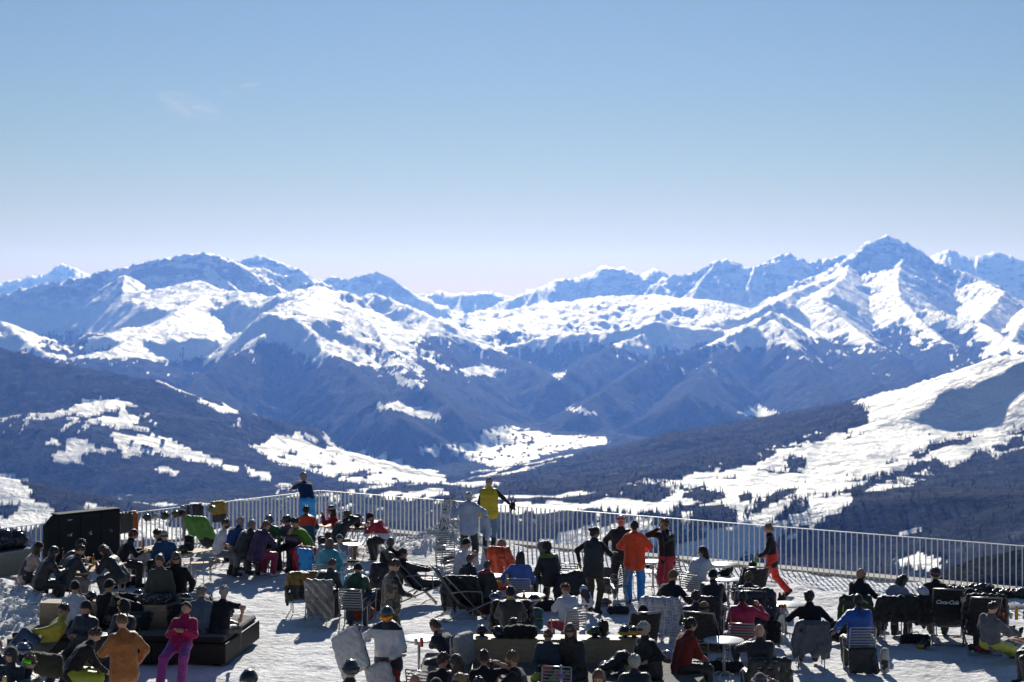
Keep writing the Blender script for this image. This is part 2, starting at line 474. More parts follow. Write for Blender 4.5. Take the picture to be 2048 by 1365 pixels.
WOODS = [
 (7,11.5,[(-300,668),(0,688),(180,733),(300,755),(400,806),(480,846),(400,850),(330,835),(240,796),(190,792),(130,812),(50,832),(-100,840),(-300,840)]),
 (5,11.5,[(1380,862),(1500,835),(1620,815),(1690,798),(1745,825),(1720,850),(1650,855),(1600,880),(1545,895),(1480,915),(1420,935),(1350,965),(1300,1000),(1250,1020),(1050,1020),(950,1000),(1090,930),(1200,890)]),
 (3,8,[(1370,985),(1400,975),(1450,985),(1450,1000),(1400,1008),(1372,1000)]),
 (3,8,[(1390,1015),(1450,1010),(1480,1030),(1440,1050),(1390,1045)]),
 (3,8,[(1475,990),(1500,988),(1502,1003),(1478,1003)]),
 (3,8,[(1528,1000),(1545,985),(1600,975),(1560,1010),(1500,1050),(1440,1075),(1500,1030)]),
 (3,8,[(1680,985),(1740,965),(1830,930),(1870,915),(1880,925),(1800,950),(1720,985)]),
 (3,8,[(1860,895),(1890,885),(1960,870),(1930,890),(1870,905)]),
 (2,8,[(1680,1000),(1740,985),(1800,975),(1850,960),(1900,945),(1930,925),(2000,915),(2048,895),(2300,880),(2300,1300),(1500,1300),(1480,1140),(1560,1100),(1640,1050)]),
 (3,9,[(1985,895),(2048,870),(2060,885),(2010,905)]),
]
PISTES = [
 (2,9,[(1700,985),(1712,1000),(1660,1035),(1600,1070),(1520,1105),(1420,1145),(1340,1180),(1290,1180),(1400,1125),(1500,1080),(1580,1045),(1640,1010)]),
 (2,9,[(1560,1000),(1590,1005),(1530,1045),(1470,1075),(1400,1105),(1320,1130),(1300,1120),(1390,1080),(1470,1050)]),
 (2,9,[(1280,1040),(1340,1050),(1330,1085),(1250,1110),(1150,1150),(1000,1160),(1010,1120),(1100,1075),(1180,1050)]),
 (2,9,[(1790,1060),(1830,1050),(1850,1062),(1800,1075)]),
 (2,9,[(1785,1120),(1840,1105),(1900,1120),(1880,1140),(1800,1135)]),
]
def cover_masks(X, Y, Z):
    """woods 0..1 for every ground point"""
    px = CX + F * X / Y; py = HY + F * (HC - Z) / Y
    dk = Y / 1000
    # ragged outlines
    nx = (fbm(X / 160, Y / 160, 3, 41) - .5); ny = (fbm(X / 160, Y / 160, 3, 57) - .5)
    qx = px + nx * 26; qy = py + ny * 13
    tl = TREE + 420 * (fbm(X / 700, Y / 900, 4, 61) - .5)
    streak = fbm(X / 38, Y / 210, 3, 91)
    woods = sstep(60, -150, Z - tl)
    thin = sstep(60, -330, Z - tl)
    woods = woods * sstep(.60, .44, streak - .42 * thin)
    glade = fbm(X / 330, Y / 330, 4, 71)
    woods = np.where((glade > .66) & (dk > 2.5) & (dk < 11), woods * .25, woods)
    for a, b, poly in MEADOWS:
        woods = np.where(in_poly(qx, qy, poly) & (dk > a) & (dk < b), 0.0, woods)
    for a, b, poly in WOODS:
        woods = np.where(in_poly(qx, qy, poly) & (dk > a) & (dk < b), 1.0, woods)
    for a, b, poly in PISTES:
        woods = np.where(in_poly(qx, qy, poly) & (dk > a) & (dk < b), 0.0, woods)
    woods = np.where(dk < 2.2, 1.0, woods)
    clump = fbm(X / 85, Y / 130, 3, 83) + .25 * (fbm(X / 400, Y / 400, 2, 87) - .5)
    low = (woods < .1) & (Z < TREE - 40) & (dk < 16)
    woods = np.where(low & (clump > np.where((X > 0) & (dk < 9.2), .745, .69)), .8, woods)
    rows = np.abs(fbm(X / 300, Y / 420, 2, 93) - .5)
    woods = np.where(low & (rows < .010) & (dk > 9.5), .62, woods)
    return woods

def build_terrain(NA=900):
    side = np.linspace(R(17.9), R(31), 75)[1:]
    ang = np.concatenate([-side[::-1], np.linspace(-R(17.9), R(17.9), NA), side]); NA = len(ang)
    dist = np.concatenate([np.geomspace(420, 3000, 50)[:-1], np.geomspace(3000, 10000, 200)[:-1], np.linspace(10000, 27000, 315)[:-1], np.linspace(27000, 36000, 70)])
    ND = len(dist)
    A, Dd = np.meshgrid(np.tan(ang), dist, indexing='ij')
    X = A * Dd; Y = Dd
    Z, DI = terrain_height(X, Y)
    Dn = Y
    px_amp = np.clip(Dn / 9000, .3, 2.2)
    Z = Z + 9 * px_amp * (fbm(X / 120, Y / 120, 3, 23) - .5)
    woods = cover_masks(X.ravel(), Y.ravel(), Z.ravel()).reshape(X.shape)
    V = np.stack([X, Y, Z], -1).reshape(-1, 3)
    i = np.arange(NA * ND).reshape(NA, ND)
    Q = np.stack([i[:-1, :-1], i[1:, :-1], i[1:, 1:], i[:-1, 1:]], -1).reshape(-1, 4)
    me = np_mesh('mountains', V, Q)
    at_ = me.attributes.new('woods', 'FLOAT', 'POINT')
    at_.data.foreach_set('value', woods.ravel().astype(np.float32))
    return me, X, Y, Z, woods

def mountain_material():
    m, nt, b = new_mat('mountain snow woods rock')
    N, L = nt.nodes, nt.links
    geo = N.new('ShaderNodeNewGeometry')
    sep = N.new('ShaderNodeSeparateXYZ'); L.new(geo.outputs['Position'], sep.inputs[0])
    sepn = N.new('ShaderNodeSeparateXYZ'); L.new(geo.outputs['Normal'], sepn.inputs[0])
    att = N.new('ShaderNodeAttribute'); att.attribute_name = 'woods'
    def noise(scale, detail=5, rough=.6, stretch=None):
        mp = N.new('ShaderNodeMapping')
        mp.inputs['Scale'].default_value = stretch or (1, 1, 1)
        L.new(geo.outputs['Position'], mp.inputs[0])
        n = N.new('ShaderNodeTexNoise'); n.inputs['Scale'].default_value = scale
        n.inputs['Detail'].default_value = detail; n.inputs['Roughness'].default_value = rough
        L.new(mp.outputs[0], n.inputs[0]); return n.outputs['Fac']
    def math_(op, a, c, cl=False):
        n = N.new('ShaderNodeMath'); n.operation = op; n.use_clamp = cl
        for i, v in enumerate((a, c)):
            if isinstance(v, (int, float)): n.inputs[i].default_value = v
            else: L.new(v, n.inputs[i])
        return n.outputs[0]
    # snow with rock where it is steep and high
    nr = noise(.0042, 7, .68, (1, 1, 2.4))
    steep = math_('SUBTRACT', 0.865, sepn.outputs['Z'])
    rk = math_('ADD', math_('MULTIPLY', steep, 2.6), math_('MULTIPLY', math_('SUBTRACT', nr, .545), 5.5))
    rk = math_('MULTIPLY', rk, 3.0, True)
    hi = N.new('ShaderNodeMapRange'); hi.inputs[1].default_value = -320; hi.inputs[2].default_value = 60; L.new(sep.outputs['Z'], hi.inputs[0])
    rk = math_('MULTIPLY', rk, hi.outputs[0], True)
    rk = math_('MULTIPLY', rk, .75, True)
    snow_rock = N.new('ShaderNodeMix'); snow_rock.data_type = 'RGBA'
    snow_rock.inputs[6].default_value = (.88, .89, .91, 1); snow_rock.inputs[7].default_value = (.10, .095, .09, 1)
    L.new(rk, snow_rock.inputs[0])
    # woods: ragged by a fine noise
    nf = noise(.03, 4, .7, (1, 1, .45))
    nf2 = noise(.009, 3, .6)
    wv = math_('ADD', att.outputs['Fac'], math_('MULTIPLY', math_('SUBTRACT', nf, .5), .9))
    wv = math_('ADD', wv, math_('MULTIPLY', math_('SUBTRACT', nf2, .5), .5))
    wv = math_('MULTIPLY', math_('SUBTRACT', wv, .42), 7.0, True)
    tex = noise(.055, 3, .6, (1, 1, .5))
    fleck = noise(.011, 5, .65, (1, 1, .28))
    wcf = N.new('ShaderNodeMix'); wcf.data_type = 'RGBA'; wcf.inputs[7].default_value = (.12, .13, .15, 1)
    L.new(math_('MULTIPLY', math_('SUBTRACT', fleck, .56), 4.0, True), wcf.inputs[0])
    wc = ramp(nt, tex, [(.3, (.004, .008, .010)), (.6, (.008, .013, .015)), (.8, (.024, .032, .040))])
    mix = N.new('ShaderNodeMix'); mix.data_type = 'RGBA'
    L.new(wv, mix.inputs[0]); L.new(snow_rock.outputs[2], mix.inputs[6]); L.new(wc.outputs[0], wcf.inputs[6]); L.new(wcf.outputs[2], mix.inputs[7])
    L.new(mix.outputs[2], b.inputs['Base Color'])
    rg = N.new('ShaderNodeMapRange'); rg.inputs[3].default_value = .56; rg.inputs[4].default_value = 1.0; L.new(wv, rg.inputs[0])
    L.new(rg.outputs[0], b.inputs['Roughness'])
    sp = N.new('ShaderNodeMapRange'); sp.inputs[3].default_value = .30; sp.inputs[4].default_value = .05; L.new(wv, sp.inputs[0])
    L.new(sp.outputs[0], b.inputs['Specular IOR Level'])
    # relief
    nb = noise(.0065, 8, .62)
    nb2 = noise(.035, 4, .6, (1, 1, .6))
    h = math_('ADD', math_('MULTIPLY', nb, 120), math_('MULTIPLY', nb2, 14))
    bm = N.new('ShaderNodeBump'); bm.inputs['Strength'].default_value = .85; bm.inputs['Distance'].default_value = 1.0
    L.new(h, bm.inputs['Height']); L.new(bm.outputs[0], b.inputs['Normal'])
    return m

me_t, TX, TY, TZ, TW = build_terrain()
terrain = mesh_obj('mountains', me_t, mountain_material())
tag(terrain, kind='structure')

def build_forest():
    """spruces that stand out of the woods on the slopes between 3 and 11 km"""
    na, nd = TX.shape
    P = np.stack([TX, TY, TZ, TW], -1)
    # cell areas as weights, only cells that face the camera and lie in the woods
    dA = (TX[1:, :-1] - TX[:-1, :-1]) * (TY[:-1, 1:] - TY[:-1, :-1])
    W = TW[:-1, :-1]; Yc = TY[:-1, :-1]
    slope = (TZ[:-1, 1:] / TY[:-1, 1:] - TZ[:-1, :-1] / TY[:-1, :-1])     # rises in view = visible
    wgt = np.where((W > .25) & (Yc > 2300) & (Yc < 11500) & (slope > -1e-5), dA * np.clip(slope * 900, .05, 1) * (1 + 2.2 * (W < .75)), 0)
    edge = np.zeros_like(W)
    edge[:, 1:] = np.abs(W[:, 1:] - W[:, :-1]) > .3
    edge[:, :-1] = np.maximum(edge[:, :-1], edge[:, 1:])
    wgt = wgt * (1 + 3 * edge)
    c = np.cumsum(wgt.ravel()); NT = 62000
    k = np.searchsorted(c, nrg.random(NT) * c[-1])
    ia, idd = np.unravel_index(np.minimum(k, W.size - 1), W.shape)
    u = nrg.random(NT); v = nrg.random(NT)
    base = (P[ia, idd] * ((1 - u) * (1 - v))[:, None] + P[ia + 1, idd] * (u * (1 - v))[:, None] + P[ia, idd + 1] * ((1 - u) * v)[:, None] + P[ia + 1, idd + 1] * (u * v)[:, None])[:, :3]
    h = 8 + 8 * nrg.random(NT); r = h * (.14 + .07 * nrg.random(NT)); a0 = nrg.random(NT) * 6.28
    ring = []
    for j in range(4):
        a = a0 + j * math.pi / 2
        ring.append(np.stack([base[:, 0] + r * np.cos(a), base[:, 1] + r * np.sin(a), base[:, 2] - 2.0], -1))
    top = base + np.stack([np.zeros(NT), np.zeros(NT), h], -1)
    V = np.stack(ring + [top], 1).reshape(-1, 3)
    o = np.arange(NT)[:, None] * 5
    T = np.concatenate([np.concatenate([o + j, o + (j + 1) % 4, o + 4], 1) for j in range(4)])
    return np_mesh('forest', V, T)
fm, fnt, fb = new_mat('spruce needles')
fn = fnt.nodes.new('ShaderNodeTexNoise'); fn.inputs['Scale'].default_value = .05
fg = fnt.nodes.new('ShaderNodeNewGeometry'); fnt.links.new(fg.outputs['Position'], fn.inputs[0])
fr_ = ramp(fnt, fn.outputs['Fac'], [(.35, (.005, .010, .011)), (.7, (.012, .019, .019))])
fnt.links.new(fr_.outputs[0], fb.inputs['Base Color']); fb.inputs['Roughness'].default_value = .9
forest = mesh_obj('forest', build_forest(), fm, smooth=False)
tag(forest, 'dark spruce woods covering the slopes below the snow fields', 'woods', kind='stuff')

def build_village():
    """scattered farmhouses and the small village on the open ground of the valley"""
    PX = CX + F * TX / TY; PY = HY + F * (HC - TZ) / TY
    V = []; T = []
    for poly, n, d0, d1 in (([(995, 872), (1060, 868), (1075, 890), (1000, 898)], 46, 8000, 19000), ([(860, 895), (980, 870), (1200, 876), (1080, 915), (960, 925)], 40, 8000, 19000), ([(620, 900), (860, 940), (870, 962), (700, 960)], 26, 6000, 13000), ([(230, 875), (330, 880), (380, 905), (290, 900)], 10, 6000, 12000)):
        ok = np.argwhere(in_poly(PX, PY, poly) & (TW < .2) & (TY > d0) & (TY < d1))
        if not len(ok): continue
        for k in nrg.integers(0, len(ok), n):
            i, j = ok[k]
            x, y, z = TX[i, j] + rng.uniform(-8, 8), TY[i, j] + rng.uniform(-15, 15), TZ[i, j]
            w, l, h = rng.uniform(5, 8), rng.uniform(6, 11), rng.uniform(5, 8); a = rng.uniform(0, 3.14); c, s_ = math.cos(a), math.sin(a)
            b = len(V)
            for zz in (-3, h):
                for sx, sy in ((-1, -1), (1, -1), (1, 1), (-1, 1)):
                    V.append((x + c * sx * w - s_ * sy * l, y + s_ * sx * w + c * sy * l, z + zz))
            V += [(x + s_ * l, y - c * l, z + h + 4), (x - s_ * l, y + c * l, z + h + 4)]
            for q in ((0, 1, 5), (0, 5, 4), (1, 2, 6), (1, 6, 5), (2, 3, 7), (2, 7, 6), (3, 0, 4), (3, 4, 7), (4, 5, 8), (6, 7, 9), (5, 6, 9), (5, 9, 8), (7, 4, 8), (7, 8, 9)):
                T.append([b + t for t in q])
    return np_mesh('village', np.array(V), np.array(T))
tag(mesh_obj('village', build_village(), plain('weathered timber', (.05, .035, .025), .8), smooth=False), 'tiny dark houses scattered over the snowy valley floor', 'village', kind='stuff')

def build_haze():
    zt = max(60.0, float(TZ.max()) + 60); zb = float(TZ.min()) - 40
    mb = MB(); mb.box((0, 19000, (zt + zb) / 2), (24500, 20500, (zt - zb) / 2))
    m = bpy.data.materials.new('haze air'); m.use_nodes = True
    nt = m.node_tree
    for n in list(nt.nodes): nt.nodes.remove(n)
    pv = nt.nodes.new('ShaderNodeVolumePrincipled')
    pv.inputs['Color'].default_value = (*HAZE_COLOR, 1)
    pv.inputs['Absorption Color'].default_value = (1, 1, 1, 1)
    pv.inputs['Density'].default_value = HAZE_DENSITY
    pv.inputs['Anisotropy'].default_value = HAZE_G
    out = nt.nodes.new('ShaderNodeOutputMaterial')
    nt.links.new(pv.outputs[0], out.inputs['Volume'])
    o = mb.build('haze', m)
    tag(o, 'thin blue air haze over the whole valley', 'haze', kind='stuff')
build_haze()
# ------------------------------------------------------------------ terrace: snow, kerb, railings
FT = 1.2                                   # railing height
CORNER = at(640, 981, FT); CORNER.z = 0
LEFT_END = at(0, 1057, FT); LEFT_END.z = 0
RIGHT_END = at(2048, 1092, FT); RIGHT_END.z = 0
LD = (LEFT_END - CORNER).normalized(); RD = (RIGHT_END - CORNER).normalized()
LN = Vector((LD.y, -LD.x, 0));  LN = LN if LN.y > 0 else -LN        # outward normals
RN = Vector((-RD.y, RD.x, 0));  RN = RN if RN.y > 0 else -RN

def out_dist(x, y):
    """distance beyond the railing line, negative on the terrace"""
    a = (x - CORNER.x) * LN.x + (y - CORNER.y) * LN.y
    b = (x - CORNER.x) * RN.x + (y - CORNER.y) * RN.y
    return np.maximum(a, b)

MOUNDS = [  # px, py (ground), radius, height
 (20, 1232, 1.5, .32), (-30, 1205, 1.3, .4), (60, 1245, .9, .18),
 (880, 1092, .8, .34), (908, 1084, .7, .26), (925, 1100, .8, .18), (858, 1112, 1.0, .25), (945, 1092, .6, .14),
 (720, 1110, 1.6, .10), (820, 1108, 1.4, .12), (1560, 1178, 1.5, .12), (1760, 1196, 1.3, .12), (330, 1120, 1.2, .16), (150, 1150, 1.0, .12),
]
def snow_h(x, y):
    h = .10 * (fbm(x / 2.6, y / 2.6, 3, 101) - .5) + .085 * (fbm(x / .6, y / .6, 3, 111) - .5) + .05 * (fbm(x / .15, y / .15, 2, 121) - .5)
    h = h - .02
    od = out_dist(x, y)
    h = h + .10 * np.exp(-(od / .6) ** 2) * (0.5 + fbm(x / .7, y / .7, 2, 131))
    lump = (fbm(x / .32, y / .32, 3, 141) - .5)
    for px, py, r, hh in MOUNDS:
        p = at(px, py)
        g = np.exp(-(((x - p.x) ** 2 + (y - p.y) ** 2) / (r * r)))
        h = h + hh * g * (1 + .9 * lump)
    return h

def build_snow():
    xs = np.arange(-19, 17.01, .105); ys = np.arange(20, 54, .105)
    X, Y = np.meshgrid(xs, ys, indexing='ij')
    Z = snow_h(X, Y)
    i = np.arange(X.size).reshape(X.shape)
    Q = np.stack([i[:-1, :-1], i[1:, :-1], i[1:, 1:], i[:-1, 1:]], -1).reshape(-1, 4)
    cx = (X[:-1, :-1] + .05).ravel(); cyy = (Y[:-1, :-1] + .05).ravel()
    keep = (out_dist(cx, cyy) < .25) & (np.abs(cx) < .31 * cyy + 3)
    return np_mesh('terrace_snow', np.stack([X, Y, Z], -1).reshape(-1, 3), Q[keep])

def snow_material():
    m, nt, b = new_mat('trampled snow')
    N, L = nt.nodes, nt.links
    geo = N.new('ShaderNodeNewGeometry')
    n1 = N.new('ShaderNodeTexNoise'); n1.inputs['Scale'].default_value = 7; n1.inputs['Detail'].default_value = 7; n1.inputs['Roughness'].default_value = .7
    n2 = N.new('ShaderNodeTexNoise'); n2.inputs['Scale'].default_value = .7; n2.inputs['Detail'].default_value = 5
    n3 = N.new('ShaderNodeTexVoronoi'); n3.inputs['Scale'].default_value = 5.5
    for n in (n1, n2, n3): L.new(geo.outputs['Position'], n.inputs['Vector'])
    r = ramp(nt, n2.outputs['Fac'], [(.33, (.64, .64, .66)), (.52, (.84, .85, .87))])
    r2 = ramp(nt, n1.outputs['Fac'], [(.31, (.40, .40, .41)), (.40, (1, 1, 1))])  # shade of the small snow pits, painted into the colour
    mx = N.new('ShaderNodeMix'); mx.data_type = 'RGBA'; mx.blend_type = 'MULTIPLY'; mx.inputs[0].default_value = .8
    L.new(r.outputs[0], mx.inputs[6]); L.new(r2.outputs[0], mx.inputs[7])
    L.new(mx.outputs[2], b.inputs['Base Color'])
    b.inputs['Roughness'].default_value = .7
    b.inputs['Specular IOR Level'].default_value = .12
    b.inputs['Subsurface Weight'].default_value = 0
    ad = N.new('ShaderNodeMath'); ad.operation = 'MULTIPLY_ADD'; ad.inputs[1].default_value = .55
    L.new(n3.outputs['Distance'], ad.inputs[0]); L.new(n1.outputs['Fac'], ad.inputs[2])
    bm = N.new('ShaderNodeBump'); bm.inputs['Strength'].default_value = .8; bm.inputs['Distance'].default_value = .10
    L.new(ad.outputs[0], bm.inputs['Height']); L.new(bm.outputs[0], b.inputs['Normal'])
    return m
SNOW = snow_material()
tag(mesh_obj('terrace_snow', build_snow(), SNOW), kind='structure')

# loose clods thrown up by shovels
def build_clods():
    V = []; T = []
    spots = [(885, 1094, 1.3, 420), (908, 1086, 1.0, 330), (840, 1105, 1.6, 90), (15, 1228, 1.7, 420), (40, 1250, 1.5, 200), (770, 1110, 1.6, 70), (330, 1125, 1.2, 50), (930, 1098, 1.0, 200)]
    ico = [(0, 0, 1), (.89, 0, .45), (.28, .85, .45), (-.72, .53, .45), (-.72, -.53, .45), (.28, -.85, .45), (0, 0, -1)]
    tri = [(0, 1, 2), (0, 2, 3), (0, 3, 4), (0, 4, 5), (0, 5, 1), (6, 2, 1), (6, 3, 2), (6, 4, 3), (6, 5, 4), (6, 1, 5)]
    for px, py, rad, n in spots:
        c = at(px, py)
        for k in range(n):
            x = c.x + rng.gauss(0, rad * .45); y = c.y + rng.gauss(0, rad * .4)
            if out_dist(np.array([x]), np.array([y]))[0] > -.1: continue
            z = float(snow_h(np.array([x]), np.array([y]))[0]); r = abs(rng.gauss(.025, .028)) + .018
            b = len(V)
            for p in ico:
                V.append((x + p[0] * r * rng.uniform(.7, 1.3), y + p[1] * r * rng.uniform(.7, 1.3), z + p[2] * r * rng.uniform(.6, 1.1)))
            T += [(b + i, b + j, b + l) for i, j, l in tri]
    return np_mesh('snow_clods', np.array(V), np.array(T))
tag(mesh_obj('snow_clods', build_clods(), SNOW, smooth=False), 'loose clods of shovelled snow lying on the heaps', 'snow', kind='stuff')

STEEL = plain('galvanised steel', (.74, .74, .74), .5, .0, .5, var=.12, bscale=4)
CONC = plain('pale concrete', (.42, .40, .36), .85, 0, .2, bump=.3, bscale=9, var=.18)
def kerb(name, a, b, n):
    d = (b - a); L = d.length; d = d.normalized()
    rot = Matrix((d, n, Vector((0, 0, 1)))).transposed()
    mb = MB(); c = (a + b) / 2 + n * .32
    mb.box((c.x, c.y, -.29), (L / 2, .27, .45), rot)
    o = mb.build(name, CONC, bevel=.01)
    tag(o, kind='structure')
kerb('kerb', CORNER + LD * .0, CORNER + LD * 17, LN)
kerb('kerb', CORNER - RD * .3, CORNER + RD * 24, RN)
# building slab below, so that the terrace is not a floating sheet
mb = MB(); 
def slab():
    a = CORNER + LD * 22; b = CORNER; c = CORNER + RD * 26
    pts = [a, b, c, Vector((c.x + 4, 12, 0)), Vector((a.x - 4, 12, 0))]
    vs = [(p.x, p.y, -.22) for p in pts] + [(p.x, p.y, -9) for p in pts]; n = 5
    mb.add(vs, [(4, 3, 2, 1, 0)] + [(i, (i + 1) % n, n + (i + 1) % n, n + i) for i in range(n)])
slab(); tag(mb.build('terrace_slab', CONC), kind='structure')

bar_me = MB().box((0, 0, 0), (.0065, .024, .61)).mesh('baluster', STEEL)
def railing(a, b, n, label):
    d = b - a; L = d.length; d = d.normalized(); ang = math.degrees(math.atan2(d.y, d.x))
    t = thing('railing', label, 'railing', (a.x, a.y, 0), ang)
    mb = MB(); mb.box((L / 2, 0, FT - .008), (L / 2, .028, .008))
    mb.build('top_rail', STEEL, t)
    mb = MB(); mb.box((L / 2, .0, .07), (L / 2, .012, .018)); mb.build('bottom_rail', STEEL, t)
    N = int(L / .142)
    for i in range(N + 1):
        o = bpy.data.objects.new('baluster', bar_me); link(o, t)
        o.location = (min(i * .142 + .03, L), 0, FT - .63)
gap = 222 / 1408.
S1 = (at(862, 1000, FT) - CORNER); s1 = S1.x * RD.x + S1.y * RD.y
railing(CORNER, CORNER + LD * 12.6, LN, 'metal bar railing on the left running from the corner to the big grey bins')
railing(CORNER + RD * .04, CORNER + RD * s1, RN, 'short middle stretch of metal bar railing between the corner and the snowboard')
railing(CORNER + RD * (s1 + .07), CORNER + RD * 20.6, RN, 'long metal bar railing running from the snowboard to the right edge')
# ------------------------------------------------------------------ soft bodies: implicit surfaces meshed with surface nets
class Blob:
    def __init__(s, h=.028, k=.03): s.h = h; s.k = k; s.p = []
    def cone(s, a, b, ra, rb=None, k=None):
        s.p.append(('c', np.array(a, float), np.array(b, float), ra, ra if rb is None else rb, k)); return s
    def ell(s, c, r, rot=None, k=None):
        s.p.append(('e', np.array(c, float), np.array(r, float), rot, None, k)); return s
    def box(s, c, hlf, rot=None, rd=.03, k=None):
        s.p.append(('b', np.array(c, float), np.array(hlf, float), rot, rd, k)); return s
    def bounds(s, q):
        if q[0] == 'c':
            r = max(q[3], q[4]); return np.minimum(q[1], q[2]) - r, np.maximum(q[1], q[2]) + r
        r = q[2]
        if q[0] == 'b' and q[3] is None: return q[1] - r, q[1] + r
        if q[0] == 'e' and q[3] is None: return q[1] - r, q[1] + r
        R_ = np.abs(np.array(q[3])) @ r
        return q[1] - R_, q[1] + R_
    def mesh(s, wr=.0, wf=1.0, seed=0, quilt=None):
        lo = np.min([s.bounds(q)[0] for q in s.p], 0); hi = np.max([s.bounds(q)[1] for q in s.p], 0)
        h = s.h; pad = 3 * h
        lo = lo - pad; n = np.ceil((hi + pad - lo) / h).astype(int) + 1
        G = np.full(tuple(n), 1.0, dtype=np.float32)
        for q in s.p:
            a, b = s.bounds(q); k = q[5] if q[5] is not None else s.k
            i0 = np.clip(np.floor((a - lo) / h - 2 - k / h).astype(int), 0, n); i1 = np.clip(np.ceil((b - lo) / h + 3 + k / h).astype(int), 0, n)
            x = lo[0] + h * np.arange(i0[0], i1[0])[:, None, None]; y = lo[1] + h * np.arange(i0[1], i1[1])[None, :, None]; z = lo[2] + h * np.arange(i0[2], i1[2])[None, None, :]
            if q[0] == 'c':
                A, B = q[1], q[2]; ab = B - A; L2 = max(float(ab @ ab), 1e-9)
                t = np.clip(((x - A[0]) * ab[0] + (y - A[1]) * ab[1] + (z - A[2]) * ab[2]) / L2, 0, 1)
                d = np.sqrt((x - A[0] - t * ab[0]) ** 2 + (y - A[1] - t * ab[1]) ** 2 + (z - A[2] - t * ab[2]) ** 2) - (q[3] + t * (q[4] - q[3]))
            else:
                dx, dy, dz = x - q[1][0], y - q[1][1], z - q[1][2]
                if q[3] is not None:
                    M = np.array(q[3])
                    dx, dy, dz = M[0, 0] * dx + M[1, 0] * dy + M[2, 0] * dz, M[0, 1] * dx + M[1, 1] * dy + M[2, 1] * dz, M[0, 2] * dx + M[1, 2] * dy + M[2, 2] * dz
                r = q[2]
                if q[0] == 'e':
                    k0 = np.sqrt((dx / r[0]) ** 2 + (dy / r[1]) ** 2 + (dz / r[2]) ** 2)
                    d = (k0 - 1) * min(r)
                else:
                    rd = q[4]
                    ax, ay, az = np.abs(dx) - r[0] + rd, np.abs(dy) - r[1] + rd, np.abs(dz) - r[2] + rd
                    d = np.sqrt(np.maximum(ax, 0) ** 2 + np.maximum(ay, 0) ** 2 + np.maximum(az, 0) ** 2) + np.minimum(np.maximum(ax, np.maximum(ay, az)), 0) - rd
            sl = (slice(i0[0], i1[0]), slice(i0[1], i1[1]), slice(i0[2], i1[2]))
            g = G[sl]; hh = np.maximum(k - np.abs(g - d), 0) / max(k, 1e-6)
            G[sl] = np.minimum(g, d) - hh * hh * k * .25
        if wr or quilt:
            x = lo[0] + h * np.arange(n[0])[:, None, None]; y = lo[1] + h * np.arange(n[1])[None, :, None]; z = lo[2] + h * np.arange(n[2])[None, None, :]
            if wr:
                f = wf
                G = G + wr * (np.sin(f * (31 * x + 9 * z) + 3 * np.sin(11 * z + seed) + seed) * np.sin(f * (27 * z - 8 * x + 6 * y) + 2.5 * np.sin(13 * x + 2 * seed)) + .6 * np.sin(f * (47 * z + 21 * y) + 4 * np.sin(17 * x + 9 * y + seed)))
            if quilt:
                G = G + quilt[1] * (np.abs(np.sin(math.pi * z / quilt[0])) ** .5 - 1) * -1
        return surface_nets(G, lo, h)

def surface_nets(G, lo, h):
    S = G < 0
    nx, ny, nz = G.shape
    c = [(i, j, k) for i in (0, 1) for j in (0, 1) for k in (0, 1)]
    def cut(a, i, j, k): return a[i:nx - 1 + i, j:ny - 1 + j, k:nz - 1 + k]
    cnt = sum(cut(S, *q).astype(np.int8) for q in c)
    act = (cnt > 0) & (cnt < 8)
    idx = np.nonzero(act)
    ix = np.stack(idx, -1)
    vid = np.full(act.shape, -1, np.int32); vid[idx] = np.arange(len(ix))
    P = np.zeros((len(ix), 3)); W = np.zeros(len(ix))
    val = {q: G[idx[0] + q[0], idx[1] + q[1], idx[2] + q[2]] for q in c}
    for q in c:
        for ax in range(3):
            if q[ax] == 0:
                r = list(q); r[ax] = 1; r = tuple(r)
                a, b = val[q], val[r]
                m = (a < 0) != (b < 0)
                t = np.where(m, a / np.where(m, a - b, 1), 0)
                for d in range(3):
                    P[:, d] += np.where(m, (t if d == ax else q[d]), 0)
                W += m
    V = (P / np.maximum(W, 1)[:, None] + ix) * h + lo
    quads = []
    # x edges
    for ax in range(3):
        o1, o2 = (ax + 1) % 3, (ax + 2) % 3
        a = [slice(1, -1)] * 3; b = [slice(1, -1)] * 3
        a[ax] = slice(0, -1); b[ax] = slice(1, None)
        s0, s1 = S[tuple(a)], S[tuple(b)]
        e = np.nonzero(s0 != s1)
        if not len(e[0]): continue
        base = np.stack(e, -1).astype(int); base[:, o1] += 1; base[:, o2] += 1
        def cell(d1, d2):
            p = base.copy(); p[:, o1] -= d1; p[:, o2] -= d2
            return vid[p[:, 0], p[:, 1], p[:, 2]]
        q = np.stack([cell(1, 1), cell(0, 1), cell(0, 0), cell(1, 0)], -1)
        fl = ~s0[e]
        q[fl] = q[fl][:, ::-1]
        quads.append(q)
    Q = np.concatenate(quads) if quads else np.zeros((0, 4), int)
    Q = Q[(Q >= 0).all(1)]
    return V, Q

